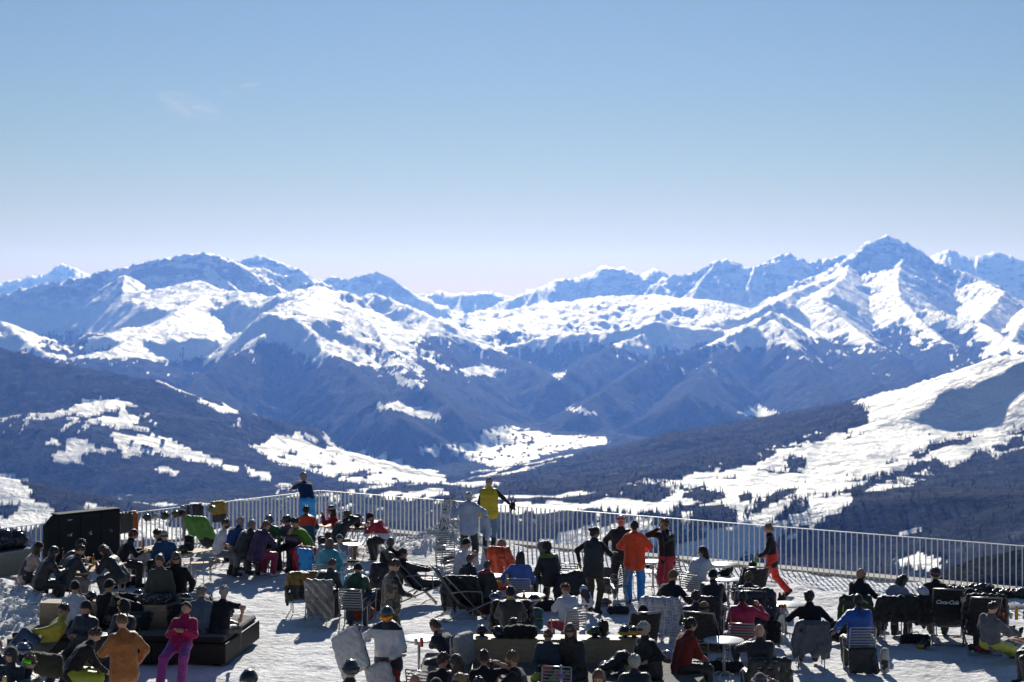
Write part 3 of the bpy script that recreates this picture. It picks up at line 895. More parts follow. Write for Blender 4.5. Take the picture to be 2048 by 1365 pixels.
# ------------------------------------------------------------------ people
def unit(v):
    v = np.array(v, float); n = np.linalg.norm(v)
    return v / n if n > 1e-9 else np.array([0, 0, 1.])
def ik(root, target, la, lb, hint):
    d = np.array(target, float) - root; L = np.linalg.norm(d)
    L2 = min(max(L, abs(la - lb) + .02), la + lb - .004); u = unit(d)
    a = (la * la - lb * lb + L2 * L2) / (2 * L2)
    hgt = math.sqrt(max(la * la - a * a, 0))
    n = np.array(hint, float); n = n - u * (n @ u); n = unit(n)
    return root + u * a + n * hgt, root + u * L2
def rx(a):
    c, s_ = math.cos(a), math.sin(a); return np.array([[1, 0, 0], [0, c, -s_], [0, s_, c]])
def ry(a):
    c, s_ = math.cos(a), math.sin(a); return np.array([[c, 0, s_], [0, 1, 0], [-s_, 0, c]])
def rz(a):
    c, s_ = math.cos(a), math.sin(a); return np.array([[c, -s_, 0], [s_, c, 0], [0, 0, 1]])

NAZ, NEL = 26, 20
_az = np.linspace(0, 2 * np.pi, NAZ, endpoint=False); _el = np.linspace(-np.pi / 2, np.pi / 2, NEL)
_A, _E = np.meshgrid(_az, _el, indexing='ij')
SPH = np.stack([np.sin(_A) * np.cos(_E), np.cos(_A) * np.cos(_E), np.sin(_E)], -1).reshape(-1, 3)     # az 0 = +Y (face)
_i = np.arange(NAZ * NEL).reshape(NAZ, NEL)
SQ = np.stack([_i, np.roll(_i, -1, 0)], 0)
SPHQ = np.stack([SQ[1][:, :-1], SQ[0][:, :-1], SQ[0][:, 1:], SQ[1][:, 1:]], -1).reshape(-1, 4)
def head_shape(u):
    x, y, z = u[:, 0], u[:, 1], u[:, 2]
    X = .074 * x * (1 - .26 * np.clip(-z, 0, 1) ** 1.5); Y = .094 * y * np.where(y < 0, 1.06, 1); Z = .115 * z
    f = np.clip(y, 0, 1)
    Y = Y + f * (.026 * np.exp(-(x / .17) ** 2 - ((z + .14) / .17) ** 2) - .010 * np.exp(-((np.abs(x) - .38) / .17) ** 2 - ((z - .07) / .12) ** 2)
                 + .007 * np.exp(-(x / .3) ** 2 - ((z + .47) / .08) ** 2) + .008 * np.exp(-(x / .35) ** 2 - ((z + .8) / .15) ** 2) + .005 * np.exp(-((z - .25) / .1) ** 2))
    return np.stack([X, Y, Z], -1)
HEADV = head_shape(SPH)
_fc = SPH[SPHQ].mean(1)
FACE_MI = np.zeros(len(SPHQ), np.int32)
FACE_MI[(np.abs(np.abs(_fc[:, 0]) - .37) < .13) & (np.abs(_fc[:, 2] - .07) < .09) & (_fc[:, 1] > .5)] = 1
FACE_MI[(np.abs(_fc[:, 0]) < .26) & (np.abs(_fc[:, 2] + .47) < .08) & (_fc[:, 1] > .3)] = 2

SKIN_T = {'fair': (.52, .30, .21), 'tan': (.42, .235, .155), 'brown': (.24, .125, .075), 'ruddy': (.50, .25, .18)}
EYE = plain('eye', (.03, .02, .018), .3); LIP = plain('lips', (.36, .12, .10), .5)
def skin(t): return plain('skin ' + t, SKIN_T[t], .55, 0, .35, var=.12, bscale=14)
_fab = {}
def fabric(col, kind='cloth', pat=None):
    """cloth, with printed pattern if asked; pat = ('bands', [(z, colour), ...]) / ('camo', colours) / ('knit', colours) / ('side', colour, x) / ('diamond', c2)"""
    key = (tuple(col), kind, repr(pat))
    if key in _fab: return _fab[key]
    m, nt, b = new_mat(kind)
    N, L = nt.nodes, nt.links
    tc = N.new('ShaderNodeTexCoord')
    n1 = N.new('ShaderNodeTexNoise'); n1.inputs['Scale'].default_value = 7; n1.inputs['Detail'].default_value = 5; n1.inputs['Distortion'].default_value = .8
    n2 = N.new('ShaderNodeTexNoise'); n2.inputs['Scale'].default_value = 160; n2.inputs['Detail'].default_value = 2
    L.new(tc.outputs['Object'], n1.inputs[0]); L.new(tc.outputs['Object'], n2.inputs[0])
    sep = N.new('ShaderNodeSeparateXYZ'); L.new(tc.outputs['Object'], sep.inputs[0])
    out = None
    if pat and pat[0] == 'bands':
        r = N.new('ShaderNodeValToRGB'); r.color_ramp.interpolation = 'CONSTANT'
        el = r.color_ramp.elements; el[0].position = 0; el[0].color = (*pat[1][0][1], 1)
        while len(el) > 1: el.remove(el[1])
        for z, c in pat[1][1:]:
            e = el.new(z / 2.0); e.color = (*c, 1)
        dv = N.new('ShaderNodeMath'); dv.operation = 'MULTIPLY'; dv.inputs[1].default_value = .5
        L.new(sep.outputs['XYZ'.index(pat[2]) if len(pat) > 2 else 2], dv.inputs[0]); L.new(dv.outputs[0], r.inputs[0]); out = r.outputs[0]
    elif pat and pat[0] == 'camo':
        n3 = N.new('ShaderNodeTexNoise'); n3.inputs['Scale'].default_value = pat[2] if len(pat) > 2 else 5; n3.inputs['Detail'].default_value = 3
        L.new(tc.outputs['Object'], n3.inputs[0])
        r = N.new('ShaderNodeValToRGB'); r.color_ramp.interpolation = 'CONSTANT'
        el = r.color_ramp.elements
        while len(el) > 1: el.remove(el[1])
        el[0].color = (*pat[1][0], 1)
        for i, c in enumerate(pat[1][1:]):
            e = el.new(.42 + .16 * i / max(1, len(pat[1]) - 2)); e.color = (*c, 1)
        L.new(n3.outputs['Fac'], r.inputs[0]); out = r.outputs[0]
    elif pat and pat[0] == 'diamond':
        ck = N.new('ShaderNodeTexChecker'); ck.inputs['Scale'].default_value = pat[2]
        mp = N.new('ShaderNodeMapping'); mp.inputs['Rotation'].default_value = (0, R(45), 0); L.new(tc.outputs['Object'], mp.inputs[0]); L.new(mp.outputs[0], ck.inputs[0])
        ck.inputs[1].default_value = (*col, 1); ck.inputs[2].default_value = (*pat[1], 1); out = ck.outputs[0]
    elif pat and pat[0] == 'knit':
        w = N.new('ShaderNodeTexWave'); w.inputs['Scale'].default_value = 3.2; w.inputs['Distortion'].default_value = 1.2; w.inputs['Detail'].default_value = 2; w.bands_direction = 'DIAGONAL'
        v = N.new('ShaderNodeTexVoronoi'); v.inputs['Scale'].default_value = 22
        L.new(tc.outputs['Object'], w.inputs[0]); L.new(tc.outputs['Object'], v.inputs[0])
        mu = N.new('ShaderNodeMath'); mu.operation = 'MULTIPLY'; L.new(w.outputs['Fac'], mu.inputs[0]); L.new(v.outputs['Distance'], mu.inputs[1])
        r = ramp(nt, mu.outputs[0], [(.05, pat[1]), (.22, col)]); out = r.outputs[0]
    mx = N.new('ShaderNodeMix'); mx.data_type = 'RGBA'; mx.blend_type = 'MULTIPLY'; mx.inputs[0].default_value = .55
    rr = ramp(nt, n1.outputs['Fac'], [(.3, (.68, .68, .70)), (.65, (1, 1, 1))])
    if out is not None: L.new(out, mx.inputs[6])
    else: mx.inputs[6].default_value = (*col, 1)
    L.new(rr.outputs[0], mx.inputs[7]); L.new(mx.outputs[2], b.inputs['Base Color'])
    b.inputs['Roughness'].default_value = .42 if kind == 'shell' else .75
    b.inputs['Specular IOR Level'].default_value = .5 if kind == 'shell' else .25
    b.inputs['Sheen Weight'].default_value = .18 if kind == 'shell' else .35
    b.inputs['Sheen Roughness'].default_value = .35
    ad = N.new('ShaderNodeMath'); ad.operation = 'MULTIPLY_ADD'; ad.inputs[1].default_value = .12
    L.new(n2.outputs['Fac'], ad.inputs[0]); L.new(n1.outputs['Fac'], ad.inputs[2])
    bm = N.new('ShaderNodeBump'); bm.inputs['Strength'].default_value = .8; bm.inputs['Distance'].default_value = .05
    L.new(ad.outputs[0], bm.inputs['Height']); L.new(bm.outputs[0], b.inputs['Normal'])
    _fab[key] = m
    return m
def hairmat(c):
    return plain('hair', c, .38, 0, .55, bump=.9, bscale=48, var=.45)

POSES = {   # pelvis height, lean, slouch, feet (x, y, z of ankle), hands
 'stand': dict(pz=.93, lean=2, sl=4, fl=(-.11, .03, .09), fr=(.12, -.04, .09), hl=(-.29, .06, .80), hr=(.29, .06, .80)),
 'hips':  dict(pz=.93, lean=1, sl=2, fl=(-.12, .02, .09), fr=(.13, .0, .09), hl=(-.17, .06, .98), hr=(.17, .06, .98)),
 'walk':  dict(pz=.92, lean=4, sl=5, fl=(-.09, .30, .09), fr=(.10, -.36, .17), hl=(-.27, -.12, .84), hr=(.22, .28, 1.0)),
 'sit':   dict(pz=.56, lean=-12, sl=14, fl=(-.13, .50, .09), fr=(.14, .46, .09), hl=(-.13, .32, .62), hr=(.13, .32, .62)),
 'table': dict(pz=.58, lean=20, sl=16, fl=(-.13, .34, .09), fr=(.14, .40, .09), hl=(-.14, .50, .82), hr=(.14, .50, .82)),
 'bend':  dict(pz=.58, lean=38, sl=18, fl=(-.16, .40, .09), fr=(.16, .38, .09), hl=(-.10, .52, .60), hr=(.10, .52, .60)),
 'lounge': dict(pz=.43, lean=-36, sl=10, fl=(-.12, .98, .30), fr=(.12, 1.0, .28), hl=(-.13, .20, .62), hr=(.13, .20, .62)),
 'recline': dict(pz=.60, lean=-42, sl=16, fl=(-.15, .62, .09), fr=(.17, .60, .09), hl=(-.07, .16, .84), hr=(.07, .15, .85)),
 'rail':  dict(pz=.92, lean=36, sl=8, fl=(-.12, -.10, .09), fr=(.12, -.16, .09), hl=(-.12, .66, 1.25), hr=(.12, .64, 1.25)),
}
BOOT = (.02, .02, .022)
def band_mesh(az0, az1, z0, z1, rad, off, n=14, thick=.006, cz=0.0):
    """curved strip round a head; az in degrees from the face, z0..z1 heights"""
    V = []; Fq = []
    for o_ in (off, off - thick):
        for j, zz in enumerate((z0, (z0 + z1) / 2, z1)):
            zc = np.clip((zz - cz) / rad[2], -.98, .98); c = math.sqrt(1 - zc * zc)
            bul = .004 if (j == 1 and o_ == off) else 0
            for i in range(n + 1):
                a = R(az0 + (az1 - az0) * i / n)
                V.append((math.sin(a) * (rad[0] * c + o_ + bul), math.cos(a) * (rad[1] * c + o_ + bul), zz))
    m = n + 1
    def q(s, j, i): return s * 3 * m + j * m + i
    for i in range(n):
        for j in range(2):
            Fq.append((q(0, j, i), q(0, j, i + 1), q(0, j + 1, i + 1), q(0, j + 1, i)))
            Fq.append((q(1, j, i), q(1, j + 1, i), q(1, j + 1, i + 1), q(1, j, i + 1)))
        Fq.append((q(0, 0, i), q(1, 0, i), q(1, 0, i + 1), q(0, 0, i + 1)))
        Fq.append((q(0, 2, i), q(0, 2, i + 1), q(1, 2, i + 1), q(1, 2, i)))
    return np.array(V), Fq
def cap_mesh(radii, thr_f, thr_s, thr_b, off=0.0, noise=0.0, seed=0, ctr=(0, 0, 0), inner=.86, base=None):
    """part of a sphere kept above a line that runs from thr_f (brow) over thr_s (ear) to thr_b (nape); the rest folds inside"""
    y = SPH[:, 1]; z = SPH[:, 2]
    thr = np.where(y > 0, thr_s + (thr_f - thr_s) * np.clip(y, 0, 1) ** 1.6, thr_s + (thr_b - thr_s) * np.clip(-y, 0, 1))
    v = SPH * np.array(radii) if base is None else base.copy()
    nn = 0
    if noise:
        nn = noise * (np.sin(9 * SPH[:, 0] + 5 * z + seed) * np.sin(8 * y - 4 * z + 2 * seed) + .6 * np.sin(17 * SPH[:, 0] + seed * 3) * np.sin(15 * z + 11 * y))
    out = v + SPH * (off + nn)[:, None] if isinstance(nn, np.ndarray) else v + SPH * off
    k = sstep(-.10, .06, z - thr)[:, None]
    inn = HEADV * inner
    return out * k + inn * (1 - k) + np.array(ctr)

def add_part(name, V, Q, mat, parent, M=None, off=None, mi=None, smooth=True):
    V = np.array(V, float)
    if M is not None: V = V @ np.array(M).T
    if off is not None: V = V + off
    if isinstance(Q, np.ndarray): me = np_mesh(name, V, Q)
    else:
        me = bpy.data.meshes.new(name); me.from_pydata([tuple(v) for v in V], [], [tuple(q) for q in Q]); me.update()
    for m in (mat if isinstance(mat, (list, tuple)) else [mat]): me.materials.append(m)
    if mi is not None: me.polygons.foreach_set('material_index', mi)
    return mesh_obj(name, me, None, parent, smooth)

PEOPLE = {}
def person(label, hx, hy, yaw, pose='stand', top=('jacket', (.02, .02, .022)), legs=('ski', (.02, .02, .022)), hair=('short', (.05, .03, .02)),
           gear=(), tone='fair', s=1.0, boots=BOOT, gloves=None, hp=None, hyaw=0, roll=0, under=None, kid=False, ground=None, base=None, group=None, **ov):
    P = dict(POSES[pose]); P.update(ov)
    s = s * (1.065 if P['pz'] > .8 else 1.035)
    seed = len(PEOPLE) * 1.7
    rr = random.Random(len(PEOPLE) * 13 + 5)
    pel = np.array([0, 0, P['pz']])
    ln, sl = R(P['lean']), R(P['sl'])
    rl = R(roll)
    def dirv(a): return rz(0) @ (ry(rl) @ np.array([0, math.sin(a), math.cos(a)]))
    waist = pel + .17 * dirv(ln); chest = waist + .20 * dirv(ln + sl * .5); neck = chest + .15 * dirv(ln + sl)
    hd = R(hp if hp is not None else max(-8, .35 * P['lean']))          # head pitch, positive looks down
    ndir = dirv(ln * .6 + sl * .6 + .12)
    hc = neck + .075 * ndir + .10 * unit(.5 * ndir + .5 * np.array([0, math.sin(hd) * .6, 1]))
    MH = rz(R(hyaw)) @ ry(rl * .6) @ rx(-hd)
    X1 = ry(rl) @ np.array([1., 0, 0])
    tw = R(P.get('twist', 0)); X1 = rz(tw) @ X1
    shl, shr = chest + .095 * dirv(ln + sl) - .165 * X1, chest + .095 * dirv(ln + sl) + .165 * X1
    wl_t, wr_t = np.array(P['hl'], float), np.array(P['hr'], float)
    hintL = P.get('el', (-.7, -.35, -.6)); hintR = P.get('er', (.7, -.35, -.6))
    el, wl = ik(shl, wl_t, .28, .25, hintL); er, wr = ik(shr, wr_t, .28, .25, hintR)
    hpl, hpr = pel + [-.095, 0, -.02], pel + [.095, 0, -.02]
    kl, al = ik(hpl, P['fl'], .43, .42, P.get('kl', (-.25, 1, .35))); kr, ar = ik(hpr, P['fr'], .43, .42, P.get('kr', (.25, 1, .35)))
    # ---- placement: the top of the head must appear at (hx, hy)
    hat = {'beanie': .025, 'helmet': .035, 'hood': .03, 'curly': .03, 'bald': 0}.get(hair[0], .018)
    th = (hc + MH @ np.array([0, 0, .115 + hat])) * s
    top_z = max(th[2], (hc[2] + .075) * s)
    g = ground or 0.0
    cyaw, syaw = math.cos(R(yaw)), math.sin(R(yaw))
    if base is None:
        Yh = (HC - top_z - g) * F / (hy - HY); Xh = (hx - CX) * Yh / F
        loc = Vector((Xh - (cyaw * hc[0] * s - syaw * hc[1] * s), Yh - (syaw * hc[0] * s + cyaw * hc[1] * s), g))
    else:
        loc = Vector(base)
    root = thing('person', label, 'person', loc, yaw, group)
    root.scale = (s, s, s)
    # ---- body (one continuous surface, mostly under the clothes)
    fem = P.get('slim', 1.0)
    B = Blob(.043, .04)
    B.cone(pel, waist, .09, .085).cone(waist, chest, .085, .09).cone(chest, neck, .085, .055).cone(neck, hc - [0, 0, .03], .056, .05).cone(shl, shr, .045, .045)
    for a, e, w in ((shl, el, wl), (shr, er, wr)):
        B.cone(a, e, .045, .042).cone(e, w, .042, .031)
        hdn = unit(w - e); B.cone(w, w + hdn * .075, .033, .036)
    for a, k_, f in ((hpl, kl, al), (hpr, kr, ar)):
        B.cone(a, k_, .085, .058).cone(k_, f, .055, .042)
        B.cone(f + [0, -.03, -.05], f + [0, .13, -.055], .035, .032)
    V, Q = B.mesh()
    mi = np.zeros(len(Q), np.int32)
    Vs = [V, HEADV @ MH.T + hc]; n0 = len(V)
    Qs = [Q, SPHQ + n0]; mis = [mi, FACE_MI]
    nb = n0 + len(HEADV)
    sk = skin(tone)
    # ears
    em = MB()
    for sx in (-1, 1):
        em.box((sx * .078, -.008, -.005), (.006, .017, .028), Matrix.Rotation(sx * .35, 3, 'Z'))
    ev = np.array(em.v) @ MH.T + hc; Vs.append(ev); Qs.append(np.array(em.f) + nb); mis.append(np.zeros(len(em.f), np.int32)); nb += len(ev)
    # hands: four fingers and a thumb curled a little
    fm_ = MB(); curl = P.get('curl', 35)
    for sgn, e, w in ((-1, el, wl), (1, er, wr)):
        d = unit(w - e); side = unit(np.cross(d, [0, 0, 1]) if abs(d[2]) < .9 else np.cross(d, [0, 1, 0])); nrm = np.cross(side, d)
        if nrm[2] > 0 and abs(d[2]) < .9: nrm = -nrm
        c0 = w + d * .085
        for j, L in enumerate((.070, .080, .074, .058)):
            o = c0 + side * (-.027 + .018 * j)
            p1 = o + d * L * .5; p2 = p1 + (d * math.cos(R(curl)) + nrm * math.sin(R(curl))) * L * .5
            fm_.tube([o - d * .02, p1, p2], [.0105, .0095, .0075], 5)
        o = w + d * .035 - side * .026 * sgn * (1 if side[0] * sgn > 0 else -1)
        dirt = unit(d * .75 + side * (-.6) * sgn * (1 if side[0] * sgn > 0 else -1) + nrm * .3)
        fm_.tube([o, o + dirt * .035, o + unit(dirt + d * .6) * .062], [.013, .011, .008], 5)
    fv = np.array(fm_.v); fq = [f for f in fm_.f]
    body_me = bpy.data.meshes.new('body')
    allV = np.concatenate(Vs + [fv]); QQ = [list(map(int, q)) for q in np.concatenate(Qs)] + [[i + nb for i in f] for f in fq]
    body_me.from_pydata(allV.tolist(), [], QQ)
    for m in (sk, EYE, LIP): body_me.materials.append(m)
    body_me.polygons.foreach_set('material_index', np.concatenate(mis + [np.zeros(len(fq), np.int32)]))
    body_me.update(); mesh_obj('body', body_me, None, root)
    # ---- upper clothing
    kind, colr = top[0], top[1]
    pat = top[2] if len(top) > 2 else None
    puff = {'jacket': 1.07, 'puffer': 1.28, 'tee': .92, 'sweater': .94, 'vest': 1.16, 'coat': 1.14}[kind]
    def torso_blob(h_, pf, hem=.09, collar=True):
        T = Blob(h_, .045)
        hemp = pel - dirv(ln) * hem * (1 if P['pz'] > .7 else .45)
        for sx in (-1, 1):
            T.cone(hemp + X1 * sx * .082 * fem, waist + X1 * sx * .074 * fem, .138 * pf, .120 * pf).cone(waist + X1 * sx * .072 * fem, chest + X1 * sx * .088, .120 * pf, .126 * pf)
        T.cone(chest, neck, .12 * pf, .075)
        T.cone(shl + .02 * X1, shr - .02 * X1, .072 * pf, .072 * pf)
        if collar: T.cone(neck - .02 * ndir, neck + .045 * ndir, .072, .068)
        return T
    def arms(T, pf, frac=1.0, tip=0):
        for a, e, w in ((shl, el, wl), (shr, er, wr)):
            if frac >= 1: T.cone(a, e, .072 * pf, .062 * pf, .03).cone(e, w - unit(w - e) * .015, .061 * pf, .050 * pf, .03)
            else: T.cone(a, a + (e - a) * frac, .066 * pf, .062 * pf, .03)
    mat = fabric(colr, 'shell' if kind in ('puffer', 'jacket', 'coat', 'vest') else 'cloth', pat)
    H = .031
    if kind == 'vest' or under is not None:
        uc = under if under is not None else (.02, .02, .022)
        U = Blob(H, .03); U.cone(chest, neck, .12, .07).cone(shl, shr, .068, .068); arms(U, .86); U.cone(neck - .02 * ndir, neck + .05 * ndir, .066, .06)
        add_part('sweater', *U.mesh(.004, 1, seed), fabric(uc), root)
    T = torso_blob(H, puff, {'coat': .13, 'tee': -.03}.get(kind, .09), kind != 'tee')
    if kind != 'vest' and under is None: arms(T, puff, .62 if kind == 'tee' else 1.0)
    if P.get('hooddown'): T.ell(neck - dirv(ln + sl) * .05 + np.array([0, -.125, .02]), (.14, .07, .12)).cone(neck + [-.10, -.03, .02], neck + [.10, -.03, .02], .055)
    add_part({'tee': 'shirt', 'sweater': 'sweater', 'vest': 'vest'}.get(kind, 'jacket'), *T.mesh(.0055 if kind != 'puffer' else .004, 1, seed, (.085, .014) if kind in ('puffer', 'vest') else None), mat, root)
    # ---- trousers and boots
    lp = 1.20 if legs[0] == 'ski' else 1.08
    L_ = Blob(H, .035)
    L_.cone(hpl, hpr, .104 * lp, .104 * lp).cone(pel, pel + .05 * dirv(ln), .095 * lp, .09)
    for a, k_, f in ((hpl, kl, al), (hpr, kr, ar)):
        L_.cone(a, k_, .092 * lp, .072 * lp, .03).cone(k_, f + unit(k_ - f) * .02, .070 * lp, (.066 if legs[0] == 'ski' else .05) * lp, .03)
    if P.get('bib'): L_.cone(pel + .1 * dirv(ln), waist + .08 * dirv(ln), .125 * lp, .125).cone(pel + .1 * dirv(ln) + .06 * X1, waist + .12 * dirv(ln) + .05 * X1, .118 * lp, .118).cone(pel + .1 * dirv(ln) - .06 * X1, waist + .12 * dirv(ln) - .05 * X1, .118 * lp, .118)
    add_part('trousers', *L_.mesh(.006, 1, seed + 2), fabric(legs[1], 'shell' if legs[0] == 'ski' else 'cloth', legs[2] if len(legs) > 2 else None), root)
    if boots is not None:
        for k_, f in ((kl, al), (kr, ar)):
            bo = Blob(.031, .03); up = unit(k_ - f); fw = unit(np.array([0, 1, 0]) - up * (up[1])) if abs(up[1]) < .95 else np.array([0, 0, 1.])
            if P.get('bootfwd') is not None: fw = unit(P['bootfwd'])
            bo.cone(f + up * .12, f - up * .02, .068, .062).cone(f - up * .045 - fw * .05, f - up * .045 + fw * .15, .05, .044)
            add_part('boot', *bo.mesh(), plain('boot', boots, .4, 0, .4), root)
    # ---- hair and headgear
    hk, hcol = hair[0], hair[1]
    hm = hairmat(hcol)
    def hpart(name, V, Q, m, **k): return add_part(name, V, Q, m, root, MH, hc, **k)
    if hk in ('short', 'curly', 'long', 'pony', 'bun', 'braid', 'headband'):
        o_, nz = {'short': (.012, .014), 'curly': (.026, .012)}.get(hk, (.014, .004))
        tb = -.50 if hk == 'short' else -.75
        hpart('hair', cap_mesh(None, .52, -.02 if hk == 'short' else -.25, tb, o_, nz, seed, base=HEADV), SPHQ, hm)
    if hk == 'long' or hk == 'loose':
        hb = Blob(.022, .03)
        lc = hcol if hk == 'long' else hair[2]
        for sx in (-.05, 0, .05):
            hb.cone((sx, -.07, .0), (sx * 1.3, -.085, -.22), .045, .034)
        for sx in (-1, 1): hb.cone((sx * .07, -.02, .0), (sx * .085, .0, -.20), .026, .02)
        hpart('hair', *hb.mesh(.006, 2, seed), hairmat(lc))
    if hk in ('pony', 'braid'):
        hb = Blob(.018, .02)
        a = np.array([0, -.10, .05 if hk == 'pony' else -.05]); b_ = np.array([.01, -.15, -.08]); c_ = np.array([.015, -.125 - (.03 if hk == 'braid' else 0), -.22])
        hb.cone(a, b_, .03, .032).cone(b_, c_, .032, .016)
        hpart('hair', *hb.mesh(.004, 2, seed), hm)
    if hk == 'bun':
        hb = Blob(.018, .02).ell((0, -.115, .07), (.045, .042, .042)); hpart('hair', *hb.mesh(.004, 2, seed), hm)
    if hk == 'topknot': pass
    if hk in ('beanie', 'loose'):
        cm = fabric(hcol)
        hpart('beanie', cap_mesh((.086, .106, .126), .30, -.05, -.35, .008, .003, seed), SPHQ, cm)
        if 'cuff' in gear:
            hpart('cuff', *band_mesh(-180, 180, .028, .065, (.086, .106, .126), .013, 26), cm)
    if hk == 'hood':
        hb = Blob(.024, .03)
        v = cap_mesh((.100, .118, .135), .45, -.9, -1.2, .004, .004, seed); hpart('hood', v, SPHQ, fabric(hcol))
    if hk == 'cap':
        hpart('cap', cap_mesh((.083, .103, .12), .35, .15, -.05, .008), SPHQ, fabric(hcol))
        hpart('peak', *Blob(.016, .01).box((0, .125, .04), (.06, .05, .01), None, .008).mesh(), fabric(hcol))
    if hk == 'bucket':
        hpart('hat', cap_mesh((.088, .108, .13), .25, .1, -.1, .01), SPHQ, fabric(hcol, 'cloth', ('camo', [hcol, tuple(c * .5 for c in hcol)], 14)))
        V, Fq = band_mesh(-180, 180, -.005, .035, (.095, .115, .14), .03, 26, .02); hpart('brim', V, Fq, fabric(hcol))
    if hk == 'helmet':
        hpart('helmet', cap_mesh((.108, .130, .132), .42, -.42, -.38, .002, 0, seed, (0, -.004, .012), .9), SPHQ, plain('helmet shell', hcol, .22, 0, .6, coat=.5))
        ve = MB()
        for k_ in (-1, 1):
            for j in (0, 1):
                ve.box((k_ * .045, -.02 + .05 * j, .134 - .004 * j), (.008, .018, .006), Matrix.Rotation(k_ * .3, 3, 'Y'))
        hpart('vent', np.array(ve.v), ve.f, plain('vent', (.01, .01, .01), .6), smooth=False)['kind'] = 'stuff'
    for g_ in gear:
        if g_ == 'sunglasses':
            hpart('sunglasses', *band_mesh(-62, 62, -.012, .024, (.076, .098, .118), .011, 12), plain('dark lens', (.012, .012, .014), .12, 0, .7))
        elif g_ == 'glasses':
            for a0, a1 in ((-40, -8), (8, 40)):
                hpart('spectacle_lens', *band_mesh(a0, a1, -.012, .022, (.076, .098, .118), .010, 4), plain('spectacle lens', (.10, .10, .11), .1, 0, .6))
        elif g_ == 'beard':
            k_ = (SPH[:, 1] > .05) & (SPH[:, 2] < -.28) & (SPH[:, 2] > -.97)
            v = np.where(k_[:, None], HEADV + SPH * .012, HEADV * .86); hpart('beard', v, SPHQ, hairmat(hair[2] if len(hair) > 2 else hcol))
        elif g_ == 'collar': pass
        elif isinstance(g_, tuple) and g_[0] in ('goggles', 'facegoggles', 'headband', 'strap'):
            c = g_[1]
            rad = (.108, .130, .132) if hk == 'helmet' else (.092, .112, .13)
            oz = .012 if hk == 'helmet' else 0
            if g_[0] == 'headband':
                hpart('headband', *band_mesh(-180, 180, .022, .066, (.080, .100, .118), .012, 26), fabric(c))
            elif g_[0] == 'strap':
                hpart('goggle_strap', *band_mesh(-180, 180, .02, .055, rad, .007, 26), plain('goggle strap', c, .6))
            else:
                z0 = (.042 if g_[0] == 'goggles' else -.022) + oz * .5
                hpart('goggle_strap', *band_mesh(55, 305, z0 + .012, z0 + .048, rad, .006, 22), plain('goggle strap', (.02, .02, .022), .6))
                gl = hpart('goggle_lens', *band_mesh(-56, 56, z0, z0 + .072, rad, .014, 12, .02), goggle_mat(c))
    PEOPLE[label] = dict(root=root, hc=hc, MH=MH, wl=wl, wr=wr, s=s, yaw=yaw, loc=loc)
    return root

def goggle_mat(c):
    key = ('goggle', tuple(c))
    if key in _mats: return _mats[key]
    m, nt, b = new_mat('mirror lens')
    tc = nt.nodes.new('ShaderNodeTexCoord'); w = nt.nodes.new('ShaderNodeTexNoise'); w.inputs['Scale'].default_value = 12
    nt.links.new(tc.outputs['Object'], w.inputs[0])
    c2 = (min(1, c[0] * 1.3 + .1), min(1, c[1] * 1.6 + .12), c[2] * .4)
    r = ramp(nt, w.outputs['Fac'], [(.35, c), (.65, c2)])
    nt.links.new(r.outputs[0], b.inputs['Base Color']); b.inputs['Metallic'].default_value = .55; b.inputs['Roughness'].default_value = .12
    _mats[key] = m
    return m
def world_pt(label, p):
    d = PEOPLE[label]; q = rz(R(d['yaw'])) @ (np.array(p) * d['s'])
    return Vector((d['loc'].x + q[0], d['loc'].y + q[1], d['loc'].z + q[2]))
# ------------------------------------------------------------------ furniture and gear
TUBE = plain('silver tube', (.42, .42, .42), .32, .6)
SLATM = plain('brushed slat', (.26, .26, .265), .55, .35)
GREYTUBE = plain('grey tube', (.30, .30, .31), .35, .6)
SLING = fabric((.022, .022, .024))
WOOD = None
def wood_mat(name, c1, c2, scale=6, axis=(1, 12, 12)):
    m, nt, b = new_mat(name)
    tc = nt.nodes.new('ShaderNodeTexCoord'); mp = nt.nodes.new('ShaderNodeMapping'); mp.inputs['Scale'].default_value = axis
    n = nt.nodes.new('ShaderNodeTexNoise'); n.inputs['Scale'].default_value = scale; n.inputs['Detail'].default_value = 6; n.inputs['Distortion'].default_value = .6
    nt.links.new(tc.outputs['Object'], mp.inputs[0]); nt.links.new(mp.outputs[0], n.inputs[0])
    r = ramp(nt, n.outputs['Fac'], [(.3, c1), (.7, c2)]); nt.links.new(r.outputs[0], b.inputs['Base Color'])
    b.inputs['Roughness'].default_value = .6; b.inputs['Specular IOR Level'].default_value = .25
    return m
PINE = wood_mat('bench board', (.36, .22, .10), (.52, .35, .18), 3)
PLY = wood_mat('plywood', (.30, .22, .14), (.42, .32, .21), 2.2, (2, 2, 6))
DARKWOOD = plain('black stained wood', (.018, .016, .014), .6, 0, .3, bump=.25, bscale=14, var=.5)
CUSH = fabric((.030, .025, .019))

slat_back = MB().box((0, 0, 0), (.225, .004, .013)).mesh('slat', SLATM)
slat_seat = MB().box((0, 0, 0), (.225, .018, .004)).mesh('slat', SLATM)
def tube_me(name, paths, r, mat, n=6):
    mb = MB()
    for p in paths: mb.tube(p, r, n)
    me = mb.mesh(name, mat); set_smooth(me); return me
_cf = []
for sx in (-.24, .24):
    _cf.append([(sx, .22, 0), (sx, .235, .42), (sx, .20, .44), (sx, -.20, .42), (sx, -.235, .50), (sx, -.30, .84), (sx * .96, -.31, .87)])
    _cf.append([(sx, -.20, .42), (sx, -.27, 0)])
    _cf.append([(sx, .235, .40), (sx * 1.10, .22, .60), (sx * 1.12, .16, .645), (sx * 1.12, -.10, .655), (sx * 1.02, -.255, .62)])
_cf.append([(-.23, -.31, .87), (.23, -.31, .87)]); _cf.append([(-.24, .23, .41), (.24, .23, .41)])
